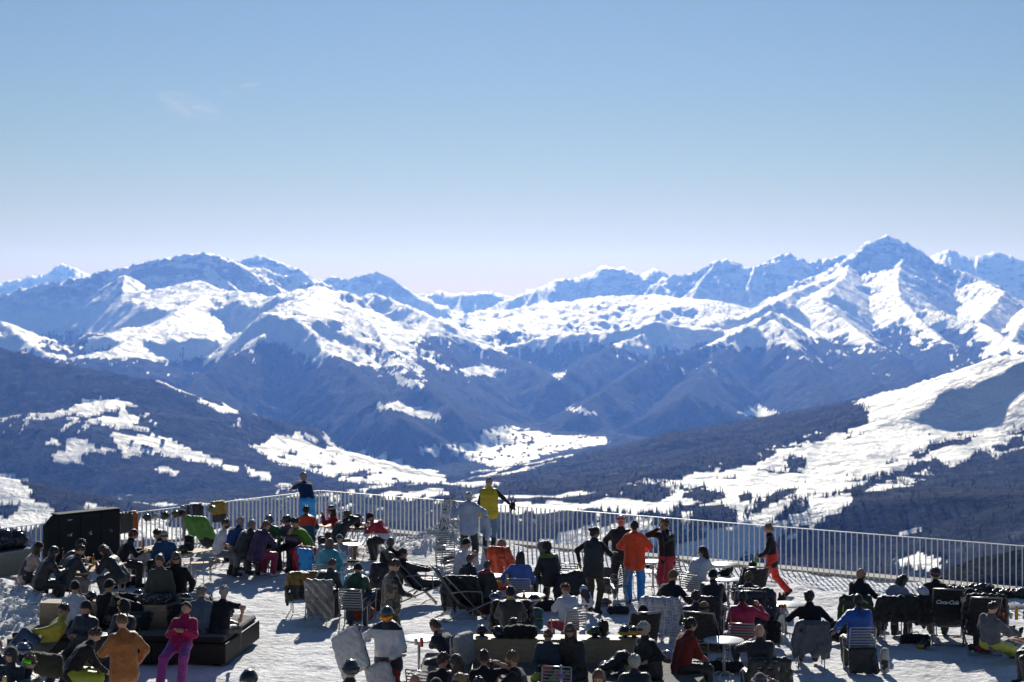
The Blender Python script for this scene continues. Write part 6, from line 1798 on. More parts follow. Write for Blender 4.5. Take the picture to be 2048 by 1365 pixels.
person('person with dark curly hair half hidden behind the grey haired person with glasses', 1094, 1081, 30, 'sit', ('jacket', BLK, ('bands', [(0, BLK), (1.02, (.22, .30, .02)), (1.10, BLK)])), ('ski', BLK), ('curly', BKH), lean=8)
slat_chair(at(1078, 1202), 40, 'slatted metal chair under the grey haired person with glasses')
soft('jacket', 'navy jacket with a small white mark heaped on a chair behind the olive trousers', 'jacket', at(1143, 1204, .1), -15, Blob(.03, .04).box((0, 0, .40), (.34, .14, .28), Matrix.Rotation(R(-14), 3, 'Y'), .12).ell((-.2, -.05, .24), (.22, .18, .2)).cone((.25, -.05, .5), (.38, -.08, .12), .09, .07), fabric((.016, .02, .032), 'shell'), .014)
slat_chair(at(1140, 1200), -15, 'slatted metal chair buried under the navy jacket')
soft('trousers', 'teal ski trousers hanging from the seat below the navy jacket', 'trousers', at(1122, 1212), 0, Blob(.026, .03).cone((0, 0, .42), (-.05, -.05, .08), .12, .09).cone((.16, 0, .4), (.18, -.05, .12), .1, .08), fabric(TEAL, 'shell'), .012)
round_table(at(985, 1218), 'small round table with bottles between the children and the periwinkle sweater', .28, plain('grey table top', (.32, .32, .33), .4, .4))
bottle(at(1008, 1158, .76), 'clear water bottle on the table beside the periwinkle sweater', (.6, .65, .7), (.2, .3, .6), .25); can(at(1014, 1164, .76), 'beige can beside the clear water bottle', (.45, .38, .28))

# empty lounger
lounger(at(928, 1238), -72, 'empty dark deck lounger standing alone left of centre')
person('person in a black beanie and yellow collared jacket sitting low, back turned', 1021, 1171, -2, 'lounge', ('jacket', BLK, ('bands', [(0, BLK), (.97, (.40, .38, .03))])), ('ski', BLK), ('beanie', BLK), lean=-22)
slat_chair(at(1022, 1288), 2, 'slatted metal chair hung with the studded black jacket')
drape_on_chair(at(1022, 1288), 2, 'black jacket with white studs hung over a chair behind the second daybed', (.015, .015, .016), None, length=.62, w=.36, stripes=[(.24, .2, .25, .36, (.5, .5, .5))])
bottle(at(1048, 1208, .80), 'yellow drink bottle behind the studded black jacket', (.55, .50, .12), (.7, .7, .6), .26)
round_table(at(1062, 1262), 'small table under the black helmet with the white strap', .30, plain('grey table top', (.32, .32, .33), .4, .4))
helmet_thing(at(1068, 1208, .76), (.02, .018, .03), 'black helmet with a white band and amber goggles right of the yellow drink', -60, (.8, .42, .05), strap=(.7, .7, .72))
helmet_thing(at(990, 1204, .70), (.05, .06, .14), 'violet blue helmet left of the studded black jacket', 80)
backpack(at(1073, 1262), 200, 'teal and lime backpack on the snow behind the plywood backrest', (.015, .09, .12), LIME, .95)
person('person in a white jacket, red hem and patterned headband on a slatted chair', 1131, 1166, 28, 'sit', ('jacket', (.68, .68, .74), ('bands', [(0, (.42, .012, .05)), (.62, (.68, .68, .74))])), ('ski', (.44, .012, .05)), ('short', (.24, .13, .06)), (('headband', (.35, .10, .16)), ('goggles', (.75, .45, .05))), s=.92, lean=4, hl=(-.02, .30, 1.02), boots=(.55, .6, .55), hp=6, hyaw=20)
chair_for('person in a white jacket, red hem and patterned headband on a slatted chair', 'slatted metal chair under the white jacket with the red hem')
soft('jacket', 'white and black jacket hanging beside the white and red seated person', 'jacket', at(1172, 1238), 0, Blob(.026, .03).cone((-.05, 0, .62), (.04, 0, .36), .10, .12).ell((.05, 0, .34), (.13, .1, .10)), fabric((.6, .6, .66), 'shell', ('camo', [BLK, (.62, .62, .68)], 2.5)), .012)

# standing group
person('person in a black quilted vest and olive trousers pointing, seen from behind', 1190, 1053, -34, 'stand', ('vest', (.02, .022, .03)), ('jeans', (.10, .075, .04)), ('bun', DBR), (), 'tan', under=BLK, hr=(.30, .34, 1.20), hl=(-.38, .06, 1.00), el=(-1, -.2, -.2), boots=BLK, slim=.95, hyaw=-35, hp=2)
person('person in a white helmet and pink goggles, all in black, facing the camera', 1242, 1030, 168, 'hips', ('jacket', (.012, .012, .014)), ('ski', BLK), ('helmet', (.62, .62, .65)), (('goggles', (.75, .06, .18)),), hr=(.30, .10, 1.02), hl=(-.22, .25, 1.05), boots=(.55, .55, .57), slim=.98)
person('person in an orange jacket and bright blue ski trousers, back turned', 1269, 1041, -4, 'hips', ('jacket', (.95, .080, .008)), ('ski', (.012, .30, .80)), ('short', DBR), (), 'tan', hl=(-.15, .28, 1.10), hr=(.18, .28, 1.08), el=(-1, -.1, -.4), er=(1, -.1, -.4), hooddown=1, slim=1.12)
_b = PEOPLE['person in an orange jacket and bright blue ski trousers, back turned']
MB().box((.0, -.195, 1.36), (.022, .004, .014)).build('emblem', plain('emblem', (.4, .05, .16), .6), _b['root'])
person('person in a black sweater and coral red trousers adjusting a dark helmet', 1330, 1036, 128, 'stand', ('sweater', BLK), ('ski', (.46, .03, .05)), ('helmet', (.06, .06, .065)), (('goggles', (.45, .12, .03)),), hl=(-.10, .20, 1.50), hr=(.13, .16, 1.52), el=(-.8, .5, -.8), er=(.9, .3, -.8), hp=10)
person('person with long wavy brown hair in a white and blue jacket leaning over a table', 1406, 1092, -38, 'table', ('jacket', (.68, .68, .72), ('bands', [(0, (.68, .68, .72)), (1.18, (.03, .25, .5)), (1.26, (.68, .68, .72))])), ('ski', (.6, .015, .015)), ('long', DBR), hyaw=120, lean=20)
chair_for('person with long wavy brown hair in a white and blue jacket leaning over a table', 'slatted metal chair under the white and blue jacket')
slat_chair(at(1226, 1212), 60, 'slatted metal chair holding a grey quilted jacket behind the olive trousers')
soft('jacket', 'grey quilted jacket hanging behind the person in olive trousers', 'jacket', at(1208, 1206), 0, Blob(.026, .03).box((0, 0, .52), (.13, .07, .30), Matrix.Rotation(R(12), 3, 'Y'), .06).cone((.05, 0, .6), (.12, -.04, .24), .08, .06), fabric((.10, .095, .09), 'shell'), .008, 1, quilt=(.09, .02))
slat_chair(at(1250, 1186), 8, 'slatted metal chair behind the legs of the orange jacket')
slat_chair(at(1296, 1180), 80, 'empty slatted metal chair between the blue and the red trousers')
round_table(at(1306, 1186), 'small dark table with gloves beside the red trousers', .30, plain('black table top', (.02, .02, .02), .4, 0, .5))
soft('glove', 'black gloves lying on the small dark table', 'glove', at(1297, 1137, .745), 0, Blob(.02, .02).ell((0, 0, .03), (.13, .08, .03)).ell((-.03, 0, .06), (.05, .05, .03)), fabric(BLK), .005)
slat_chair(at(1356, 1192), -150, 'shiny empty slatted chair between the red trousers and the white jacket')

# ------------------------------------------------------------------ right of centre
person('person in a tan beanie and black sweater leaning right, back turned', 1346, 1139, -32, 'sit', ('sweater', BLK), ('ski', BLK), ('beanie', (.20, .12, .06)), lean=18, hr=(.35, .42, .78), hyaw=-20)
chair_for('person in a tan beanie and black sweater leaning right, back turned', 'slatted metal chair under the silvery diamond patterned jacket')
_p = world_pt('person in a tan beanie and black sweater leaning right, back turned', (-.05, -.05, 0)); drape_on_chair((_p.x, _p.y, 0), -14, 'silvery white diamond patterned puffer jacket hung over a chair', (.34, .37, .43), ('diamond', (.62, .65, .70), 26), length=.80, w=.36)
person('person in a black jacket and black beanie hunched over, back turned, beside the white jacket', 1426, 1137, -14, 'bend', ('jacket', (.014, .014, .016)), ('jeans', JEANS), ('beanie', BLK), lean=24, slim=1.15)
chair_for('person in a black jacket and black beanie hunched over, back turned, beside the white jacket', 'slatted metal chair hung with a dark grey jacket right of the tan beanie')
_p = world_pt('person in a black jacket and black beanie hunched over, back turned, beside the white jacket', (-.15, -.10, 0)); drape_on_chair((_p.x, _p.y, 0), -6, 'dark grey jacket hung over a chair right of the diamond patterned one', (.028, .028, .032), None, length=.6, w=.33, sleeves=False)
round_table(at(1450, 1192), 'small round table loaded with black camera gear', .34, plain('black table top', (.02, .02, .02), .4, 0, .5))
backpack(at(1448, 1152, .75), 150, 'black and white camera bag lying on the small table', BLK, (.6, .6, .6), .75, (70, 10))
soft('camera', 'black camera with a strap on the loaded small table', 'camera', at(1432, 1150, .75), 30, Blob(.018, .015).box((0, 0, .06), (.08, .04, .055), None, .015).cone((0, -.03, .06), (0, -.12, .06), .04, .04), plain('camera body', (.01, .01, .011), .4), .0)
round_table(at(1456, 1226), 'small white round table with a phone on it beside the navy jacketed chair', .32)
t = thing('phone', 'black phone lying on the small white table', 'phone', at(1460, 1184, .742), 10); MB().box((0, 0, .006), (.075, .04, .005)).build('case', plain('phone case', (.01, .01, .012), .25, 0, .6), t, bevel=.002)
person('person in a low black beanie sunk in a lounger, only the head showing', 1286, 1208, 6, 'lounge', ('jacket', BLK), ('jeans', LJEANS), ('beanie', BLK), fl=(-.14, .9, .42), fr=(.2, .86, .10))
chair_for('person in a low black beanie sunk in a lounger, only the head showing', 'black deck lounger seen from behind, left of the pair in the centre right', 'lounge')
person('person in a tan beanie with a black goggle strap in a lounger, navy sweater', 1408, 1202, -20, 'lounge', ('sweater', NAVY), ('jeans', JEANS), ('beanie', (.26, .15, .07)), (('strap', BLK),), lean=-26)
chair_for('person in a tan beanie with a black goggle strap in a lounger, navy sweater', 'black deck lounger seen from behind, right of the pair in the centre right', 'lounge')
person('person with dark brown hair in a plum jacket on a slatted chair, back turned', 1392, 1180, -8, 'sit', ('jacket', (.03, .015, .035)), ('ski', NAVY), ('short', BR), lean=6)
chair_for('person with dark brown hair in a plum jacket on a slatted chair, back turned', 'slatted metal chair under the plum jacket')
person('person with a dark braid in a cerise fleece raising a hand, back turned', 1485, 1180, -10, 'sit', ('jacket', (.48, .012, .07)), ('ski', (.03, .02, .05)), ('braid', DBR), hr=(.30, .26, 1.06), lean=4)
chair_for('person with a dark braid in a cerise fleece raising a hand, back turned', 'slatted metal chair under the cerise fleece')
soft('jacket', 'blue jacket lying across the lounger beside the silvery puffer jacket', 'jacket', at(1345, 1246, .38), 0, Blob(.026, .03).ell((0, 0, .08), (.24, .16, .10)).cone((.05, 0, .1), (.2, -.1, .28), .09, .07), fabric((.16, .28, .50), 'shell'), .014)
backpack(at(1372, 1318), 100, 'blue jeans fabric backpack beside the right lounger', (.03, .05, .09), None, .8)
person('person with black hair seen from behind in a lounger near the walking child', 1505, 1122, 4, 'lounge', ('jacket', BLK), ('ski', BLK), ('short', BKH))
chair_for('person with black hair seen from behind in a lounger near the walking child', 'black deck lounger behind the navy draped chair', 'lounge')
t = soft('bag', 'bright blue dry bag hanging from the lounger near the walking child', 'bag', at(1468, 1196, .16), 0, Blob(.024, .03).cone((0, 0, 0), (.02, 0, .36), .075, .05), fabric((.012, .16, .50), 'shell'), .008)
person('person with brown hair half hidden by the navy jacket on the chair', 1497, 1142, -4, 'sit', ('jacket', NAVY), ('ski', NAVY), ('short', LBR))
_k = 'person with brown hair half hidden by the navy jacket on the chair'
chair_for(_k, 'deck lounger hung with a navy and red trimmed jacket', 'lounge')
_p = world_pt(_k, (.10, 0.05, 0)); drape_on_chair((_p.x, _p.y, 0), -4, 'navy jacket with thin red seams hung high over a chair near the husky', (.014, .022, .06), None, 'lounge', length=.85, w=.34, stripes=[(-.25, .08, -.22, .30, (.4, .02, .05)), (.14, .06, .26, .22, (.4, .02, .05)), (.0, .28, .07, .27, LIME)])
person('child in a black top and red ski trousers walking left along the railing', 1537, 1047, 82, 'walk', ('sweater', BLK), ('ski', (.75, .03, .014)), ('short', (.24, .14, .06)), s=.92, bib=1, hl=(-.12, .30, .98), hr=(.14, .16, 1.0), hp=6)
bottle(world_pt('child in a black top and red ski trousers walking left along the railing', (-.10, .38, .78)), 'green plastic bottle carried by the walking child', (.10, .55, .12), (.1, .4, .1), .24)

def husky():
    p = at(1553, 1266); t = thing('dog', 'black and white husky sitting behind the navy draped chair', 'dog', p, -60)
    b = Blob(.022, .035)
    b.ell((0, -.18, .22), (.14, .20, .20)).cone((0, -.12, .30), (0, .06, .44), .14, .125).cone((0, .06, .46), (0, .12, .62), .10, .085)   # rump, chest, neck
    b.ell((0, .15, .68), (.085, .10, .085)).cone((0, .20, .665), (0, .33, .635), .05, .032)                                                # skull, muzzle
    for sx in (-1, 1):
        b.cone((sx * .055, .13, .74), (sx * .065, .125, .83), .032, .010)                                                                  # ears
        b.cone((sx * .075, .06, .36), (sx * .07, .12, .16), .055, .036).cone((sx * .07, .12, .16), (sx * .07, .11, .03), .034, .028).cone((sx * .07, .11, .025), (sx * .07, .17, .022), .03, .026)
        b.cone((sx * .11, -.16, .22), (sx * .12, -.02, .14), .085, .05).cone((sx * .12, -.02, .14), (sx * .12, -.16, .06), .04, .03).cone((sx * .12, -.16, .03), (sx * .12, .0, .025), .03, .028)
    b.cone((0, -.34, .12), (.12, -.46, .10), .06, .05).cone((.12, -.46, .10), (.24, -.42, .10), .05, .025)
    m, nt, bs = new_mat('husky fur'); tc = nt.nodes.new('ShaderNodeTexCoord'); sp = nt.nodes.new('ShaderNodeSeparateXYZ'); nt.links.new(tc.outputs['Object'], sp.inputs[0])
    no = nt.nodes.new('ShaderNodeTexNoise'); no.inputs['Scale'].default_value = 14; no.inputs['Detail'].default_value = 5; nt.links.new(tc.outputs['Object'], no.inputs[0])
    # dark back and cap, white face, chest and legs
    a = nt.nodes.new('ShaderNodeMath'); a.operation = 'MULTIPLY_ADD'; nt.links.new(sp.outputs['Y'], a.inputs[0]); a.inputs[1].default_value = -1.5; nt.links.new(sp.outputs['Z'], a.inputs[2])
    c = nt.nodes.new('ShaderNodeMath'); c.operation = 'MULTIPLY_ADD'; nt.links.new(no.outputs['Fac'], c.inputs[0]); c.inputs[1].default_value = .22; nt.links.new(a.outputs[0], c.inputs[2])
    r = ramp(nt, c.outputs[0], [(.47, (.55, .54, .53)), (.56, (.03, .03, .034))]); nt.links.new(r.outputs[0], bs.inputs['Base Color']); bs.inputs['Roughness'].default_value = .8
    bm = nt.nodes.new('ShaderNodeBump'); bm.inputs['Strength'].default_value = .7; nt.links.new(no.outputs['Fac'], bm.inputs['Height']); nt.links.new(bm.outputs[0], bs.inputs['Normal'])
    add_part('body', *b.mesh(.004, 1.5), m, t)
    MB().box((0, .362, .645), (.016, .012, .012)).build('nose', plain('nose', (.008, .008, .008), .3), t, bevel=.006)
    for sx in (-1, 1): MB().box((sx * .035, .232, .705), (.009, .006, .008)).build('eye', EYE, t, bevel=.003)
husky()

round_table(at(1572, 1282), 'round table with beer glasses and a tin of sauces at right of centre', .36, plain('grey white table top', (.5, .5, .52), .35, .1))
for dx, lb in ((-12, 'beer glass left of the sauce tin'), (24, 'half empty beer glass right of the sauce tin')):
    glass(at(1572 + dx, 1230 - (4 if dx < 0 else -2), .745), lb)
t = thing('condiment_tin', 'silver tin of mustard and ketchup tubes on the round table', 'condiments', at(1567, 1228, .745))
MB().lathe([(0, 0), (.075, 0), (.078, .11), (.073, .11), (.07, .01), (0, .01)], n=18).build('tin', plain('tin', (.5, .5, .5), .3, .8), t, True)
for i in range(6):
    a = i * 1.05; MB().lathe([(.012, .02), (.017, .12), (.016, .17), (.007, .185), (0, .186)], (.042 * math.cos(a), .042 * math.sin(a), 0), n=8).build('sauce_tube', plain('sauce', [(.55, .38, .02), (.5, .02, .02), (.55, .38, .02)][i % 3], .5), t, True)
person('person with a dark topknot and sunglasses in an aubergine sweater, back turned', 1619, 1179, -4, 'sit', ('sweater', (.022, .012, .02)), ('ski', (.05, .045, .04)), ('bun', BKH), ('sunglasses',), lean=2, hyaw=-38, hl=(-.22, .20, .98), hr=(.34, .30, .78), tone='tan')
_k = 'person with a dark topknot and sunglasses in an aubergine sweater, back turned'
chair_for(_k, 'slatted metal chair hung with a slate grey jacket'); _p = world_pt(_k, (0, 0, 0)); drape_on_chair((_p.x, _p.y, 0), -4, 'slate grey soft jacket with hanging sleeves on the chair of the topknot', (.085, .10, .125), None, length=.60, w=.27)
helmet_thing(at(1609, 1282, .02), BLK, 'black helmet on the snow under the chair with the slate grey jacket', 70, (.1, .06, .04))
soft('bag', 'black furry hat and gloves lying between the two right hand chairs', 'gloves', at(1675, 1284), 0, Blob(.024, .03).ell((0, 0, .10), (.20, .14, .11)).ell((.12, .02, .18), (.08, .08, .07)).ell((-.1, .02, .2), (.07, .07, .06)), fabric(BLK), .012)
person('person with a long dark braid in a royal blue top, back turned', 1716, 1187, 2, 'sit', ('jacket', (.014, .10, .42)), ('ski', BLK), ('braid', DBR), lean=0, hl=(-.40, .12, .72))
_k = 'person with a long dark braid in a royal blue top, back turned'
chair_for(_k, 'slatted metal chair under the royal blue top')
_p = world_pt(_k, (.02, .12, 0)); soft('jacket', 'black snowboard trousers and jacket hanging below the royal blue top', 'trousers', (_p.x, _p.y - .38, 0), 0, Blob(.028, .03).box((0, 0, .26), (.26, .05, .24), None, .05).cone((.18, 0, .35), (.24, -.05, .08), .08, .06), fabric((.018, .018, .02), 'shell'), .012)
soft('bag', 'white spotted bag standing right of the chair with the royal blue top', 'bag', (_p.x + .42, _p.y - .28, 0), 0, Blob(.026, .03).cone((0, 0, .08), (0, 0, .40), .09, .08), fabric((.5, .48, .45), 'cloth', ('camo', [(.05, .05, .05), (.5, .48, .45)], 6)), .008)
person('bald bearded person in sunglasses and a black sweater at the right, looking right', 1722, 1137, -46, 'sit', ('sweater', BLK), ('ski', BLK), ('bald', BKH, BKH), ('sunglasses', 'beard'), 'tan', lean=2, hyaw=-26, hr=(.14, .48, .80))
_k = 'bald bearded person in sunglasses and a black sweater at the right, looking right'
chair_for(_k, 'slatted metal chair hung with a black and neon yellow jacket', yaw=-16); _p = world_pt(_k, (0, 0, 0)); drape_on_chair((_p.x, _p.y, 0), -16, 'black and neon yellow jacket hung over the chair of the bald bearded person', (.02, .022, .02), None, length=.66, w=.28, stripes=[(-.24, .02, -.26, .30, (.50, .85, .02)), (.05, .02, .12, .16, (.50, .85, .02)), (.14, .03, .28, .10, (.50, .85, .02)), (.20, .06, .30, .14, (.50, .85, .02)), (-.27, .52, -.18, .60, (.50, .85, .02))])
person('person in a lilac grey hoodie with long brown hair bending over a phone', 1806, 1150, -54, 'bend', ('jacket', (.30, .30, .40)), ('ski', BLK), ('long', DBR), hp=30, lean=36, hooddown=1)
slat_chair(at(1786, 1278), 4, 'slatted metal chair hung with a crumpled black jacket')
drape_on_chair(at(1786, 1278), 4, 'crumpled black jacket hung over a chair in front of the lilac hoodie', (.014, .014, .015), None, length=.5, w=.38)
slat_chair(at(1846, 1276), -8, 'slatted metal chair hung with black clothes under the white helmet')
drape_on_chair(at(1846, 1276), -8, 'black jacket hung over the chair under the white helmet', (.012, .012, .013), None, length=.55, w=.30)
helmet_thing(at(1845, 1192, .90), (.52, .53, .60), 'white helmet with a dark buckle resting on top of a chair back', 60)
person('person in a black top with patterned pink ear band and raised goggles near the railing', 1871, 1134, -20, 'sit', ('sweater', BLK), ('ski', BLK), ('helmet', (.03, .022, .022)), (('strap', (.40, .06, .20)), ('goggles', (.5, .2, .25))), hyaw=40, lean=4)
_b = at(1894, 1281); lounger(_b, -12, 'tall black deck lounger with white lettering at the right', None, 'Coca-Cola')
person('person with white hair and dark glasses in a mauve jacket beside the lettered lounger', 1931, 1185, -60, 'lounge', ('jacket', (.28, .20, .26)), ('ski', BLK), ('short', WHT), ('sunglasses',), lean=-60, fl=(-.1, .8, .1), fr=(.1, .8, .1))
person('person in a navy cap and dark jacket bending down in front of the railing gear', 1942, 1177, 78, 'bend', ('jacket', (.02, .022, .035), ('bands', [(0, (.02, .022, .035)), (.9, (.22, .40, .03)), (1.0, (.02, .022, .035))])), ('ski', BLK), ('cap', NAVY), lean=44, hp=30)
lounger(at(1962, 1300), -6, 'black deck lounger hung with a ribbed black puffer jacket')
drape_on_chair(at(1962, 1296), -6, 'ribbed black puffer jacket hung over a lounger at the right', (.016, .016, .018), None, 'lounge', True, length=.62, w=.36, quilt=(.07, .022))
person('person with dark hair and a grey shirt leaning out of a chair at far right', 1986, 1203, -50, 'lounge', ('sweater', (.10, .11, .13)), ('ski', (.38, .42, .02)), ('short', DBR), hr=(.34, .45, .45), lean=-22, hp=24, roll=14, fl=(-.1, .8, .1), fr=(.1, .8, .1))
soft('bag', 'red bag lying on the snow under the far right loungers', 'bag', at(1974, 1306), 0, Blob(.026, .03).ell((0, 0, .09), (.24, .14, .09)).ell((.1, 0, .12), (.1, .1, .07)), fabric((.42, .02, .03), 'shell'), .012)
round_table(at(2016, 1286), 'round table with bottles at the right edge of the terrace', .36, plain('black table top', (.02, .02, .02), .4, 0, .5))
bottle(at(2033, 1240, .75), 'amber drink bottle with orange liquid on the right edge table', (.75, .35, .02), (.7, .1, .05), .27); bottle(at(2004, 1238, .75), 'cola bottle standing left of the amber drink on the edge table', (.12, .04, .02), (.6, .05, .05), .26, band=(.5, .05, .05)); bottle(at(2012, 1241, .75), 'small brown bottle beside the cola on the edge table', (.14, .05, .02), (.5, .05, .05), .22)
person('person at the right edge resting a bare forearm on the table, black trousers', 2058, 1218, 82, 'table', ('tee', (.3, .3, .3)), ('ski', BLK), ('short', DBR), hl=(-.1, .52, .80), hr=(.10, .52, .80))
person('person lying at the lower right corner in brown trousers, blue shirt and white ski boots', 2078, 1310, 70, 'lounge', ('tee', (.014, .12, .42)), ('jeans', (.11, .07, .055)), ('short', BR), boots=(.5, .49, .5), fl=(-.1, 1.05, .42), fr=(.2, .86, .10), bootfwd=(0, .3, .95))
chair_for('person lying at the lower right corner in brown trousers, blue shirt and white ski boots', 'deck lounger cut off at the lower right corner', 'lounge')
# heap of skis, poles and boots by the kerb
t = thing('ski_gear', 'jumbled heap of black ski gear and poles along the kerb at the right', 'ski gear', at(1995, 1196), -30)
add_part('boots', *Blob(.03, .03).ell((-.9, 0, .10), (.3, .2, .12)).ell((-.4, .1, .14), (.35, .2, .15)).ell((.1, 0, .10), (.35, .22, .12)).ell((.6, .05, .14), (.32, .2, .14)).mesh(.03, 1.3), plain('black gear', (.02, .02, .022), .25, 0, .6, bump=.6, bscale=20), t)
for i in range(14):
    a = rng.uniform(-1.2, .9); MB().tube([(a, rng.uniform(-.25, .2), .05), (a + rng.uniform(-.5, .5), rng.uniform(-.2, .25), rng.uniform(.1, .38))], .012, 5).build('pole', [GREYTUBE, plain('black pole', (.01, .01, .01), .4), TUBE][i % 3], t, True)

# ------------------------------------------------------------------ centre front: second daybed and the front row
daybed('black daybed in the front centre with a long plywood backrest', Vector((3.25, 28.4, 0)), Vector((-1, 0.02, 0)).normalized(), Vector((.02, 1, 0)).normalized(), 4.9, 2.9,
       [(.04, .95, .05, 2.85), (1.0, 2.4, .05, 2.05), (2.45, 3.95, .05, 2.05), (4.0, 4.86, .05, 2.85)], (1.02, 3.98, 2.1, 2.55, .90))
def on_b(px, py=1276): return at(px, py, .925)
helmet_thing(on_b(964, 1272), (.014, .013, .02), 'glossy black helmet at the left end of the long plywood backrest', 200)
helmet_thing(on_b(996, 1273), (.02, .014, .012), 'dark helmet with an orange lining on the long plywood backrest', 30, (.5, .12, .02), (20, 0))
duffel(on_b(1040, 1276), 2, 'dark grey bag lying on the long plywood backrest', (.022, .022, .023), .20, .12)
person('person with dark tousled hair lying behind the long plywood backrest', 1028, 1235, 10, 'lounge', ('jacket', BLK), ('ski', BLK), ('curly', (.03, .018, .012)), lean=-40)
helmet_thing(on_b(1189, 1275), BLK, 'shiny black helmet in front of the dark hair on the long backrest', 140, (.03, .03, .03), (10, 8))
helmet_thing(on_b(1250, 1273), BLK, 'black helmet with a yellow strap on the long plywood backrest', 15, None)
_t = helmet_thing(on_b(1268, 1274), (.02, .03, .07), 'navy helmet with flame coloured goggles beside the yellow strap', 160, (.8, .2, .02))

for o in [q for q in bpy.data.objects if q.get('label') == 'black helmet with a yellow strap on the long plywood backrest']:
    add_part('goggle_strap', *band_mesh(-180, 180, .04, .09, (.115, .140, .130), .006, 24, .006, .06), plain('yellow strap', (.55, .42, .02), .6), o)

person('person with dark hair lying behind the black helmet, only hair showing', 1206, 1238, 0, 'lounge', ('jacket', BLK), ('ski', BLK), ('curly', (.02, .01, .008)), lean=-40)
pillow(at(925, 1300, .78), 62, 'cream pillow standing at the left end of the long plywood backrest', (.46, .43, .40), (.06, .04, .035), (.34, .28), (-6, 0))
round_table(at(838, 1358), 'white round table with a cup beside the stooped person in navy', .36)
can(at(843, 1294, .745), 'red and white cup standing on the white table in front', (.5, .1, .1))
person('person in a navy polo with a shaved head bent over, hand on face', 870, 1238, 52, 'bend', ('sweater', (.014, .02, .038)), ('ski', (.02, .016, .03)), ('short', (.05, .035, .028)), (), 'tan', lean=34, hl=(-.02, .34, .98), el=(-.3, .5, -.9), hr=(.06, .40, .74), hp=20, slim=1.12)
person('child in sunglasses, navy padded jacket and lime trousers on the front daybed', 1096, 1258, 168, 'sit', ('puffer', (.012, .03, .055)), ('ski', (.42, .58, .02)), ('short', LBR), ('sunglasses',), s=.86, ground=.10, lean=-2, hyaw=-15)
helmet_thing(world_pt('child in sunglasses, navy padded jacket and lime trousers on the front daybed', (.0, .34, .62)), (.65, .06, .012), 'orange helmet with goggles on the lap of the child in lime trousers', 90, (.15, .16, .18), (10, 70))
person('person with straight brown hair and sunglasses in black, looking left on the front daybed', 1140, 1245, 140, 'sit', ('jacket', (.016, .017, .017)), ('ski', BLK), ('long', LBR), ('sunglasses',), lean=4, hyaw=25, ground=.05)
person('person with silver hair, sunglasses and a black vest on the front daybed', 1287, 1242, 120, 'sit', ('vest', (.014, .014, .015)), ('ski', BLK), ('short', (.38, .37, .36)), ('sunglasses',), under=BLK, lean=4, hyaw=-10, ground=.08, slim=1.1, hl=(-.2, .2, .75))
_b = PEOPLE['person with silver hair, sunglasses and a black vest on the front daybed']
MB().lathe([(.014, 0), (.022, 0), (.022, .003), (.014, .003)], n=10).build('emblem', plain('white print', (.8, .8, .8), .6), _b['root']).matrix_local = Matrix.Translation((.10, .19, .98)) @ Matrix.Rotation(R(-90), 4, 'X')
person('person in a brick red sweater with a dark bun perched on the daybed end', 1382, 1234, -62, 'sit', ('sweater', (.20, .022, .016)), ('ski', (.014, .014, .015)), ('bun', BKH), ('sunglasses',), lean=10, hyaw=-10, hl=(-.1, .38, .66), hr=(.12, .40, .66), boots=(.45, .45, .47), ground=.05)
soft('jacket', 'black and lime jacket lying on the front daybed beside the white haired person', 'jacket', at(1246, 1345, .55), 0, Blob(.028, .03).ell((0, 0, .14), (.26, .2, .15)).cone((-.1, -.08, .2), (-.32, -.16, .12), .09, .07).ell((.0, -.06, .28), (.14, .12, .10)), fabric((.02, .02, .02), 'shell', ('camo', [BLK, BLK, (.28, .50, .03)], 2.6)), .014)
helmet_thing(at(1206, 1338, .60), (.16, .20, .28), 'pale blue helmet lying open on the front daybed', 20, None, (70, 20), inner=True)
helmet_thing(at(1335, 1322, .5), (.3, .28, .36), 'white and lilac helmet on the cushion behind the silver haired person', 40)
round_table(at(1448, 1362), 'white round table standing free on the snow right of the daybed', .36)
soft('glove', 'small black clip lying on the edge of the free standing white table', 'glove', at(1455, 1302, .742), 0, Blob(.012, .012).ell((0, 0, .02), (.035, .02, .02)).cone((.02, 0, .02), (.035, 0, .06), .012, .008).cone((-.02, 0, .02), (-.035, 0, .06), .012, .008), fabric((.02, .02, .05)), .002)
duffel(at(1444, 1345), 0, 'black bag lying on the snow under the free standing white table', BLK, .3, .11)
backpack(at(1547, 1292), 190, 'black backpack standing on the snow left of the beer table', BLK, (.08, .08, .08), 1.0)
can(at(1554, 1284), 'gold can standing on the snow beside the black backpack', (.5, .38, .08))
person('bald person in a black jacket seated at bottom right, hand at the mouth', 1519, 1249, 4, 'sit', ('jacket', BLK), ('ski', BLK), ('bald', BKH), (), 'fair', lean=2, hl=(-.10, .24, 1.06), el=(-.9, 0, -.6), slim=1.1)
_k = 'bald person in a black jacket seated at bottom right, hand at the mouth'
chair_for(_k, 'slatted metal chair hung with a black and green jacket'); _p = world_pt(_k, (.08, .06, 0)); drape_on_chair((_p.x, _p.y, 0), 4, 'black jacket with olive green panels hung over the chair of the bald person', (.02, .021, .02), None, length=.70, w=.31, stripes=[(.27, .02, .30, .22, (.08, .13, .04)), (.24, .02, .28, .2, (.08, .13, .04)), (-.28, .30, -.30, .52, (.08, .13, .04))])
person('person in a grey spotted bucket hat at the bottom edge, hand on the brim', 1520, 1346, 8, 'sit', ('jacket', (.15, .15, .16)), ('ski', BLK), ('bucket', (.20, .20, .21)), hr=(.22, .14, 1.22), er=(.9, 0, -.4))
person('person with short white hair in a purple and black top at the bottom edge', 1268, 1307, 6, 'sit', ('jacket', (.02, .02, .025), ('camo', [(.02, .02, .024), (.02, .02, .024), (.17, .03, .22)], 1.5)), ('ski', BLK), ('short', (.42, .40, .37)), ('glasses',), lean=4, hyaw=20)
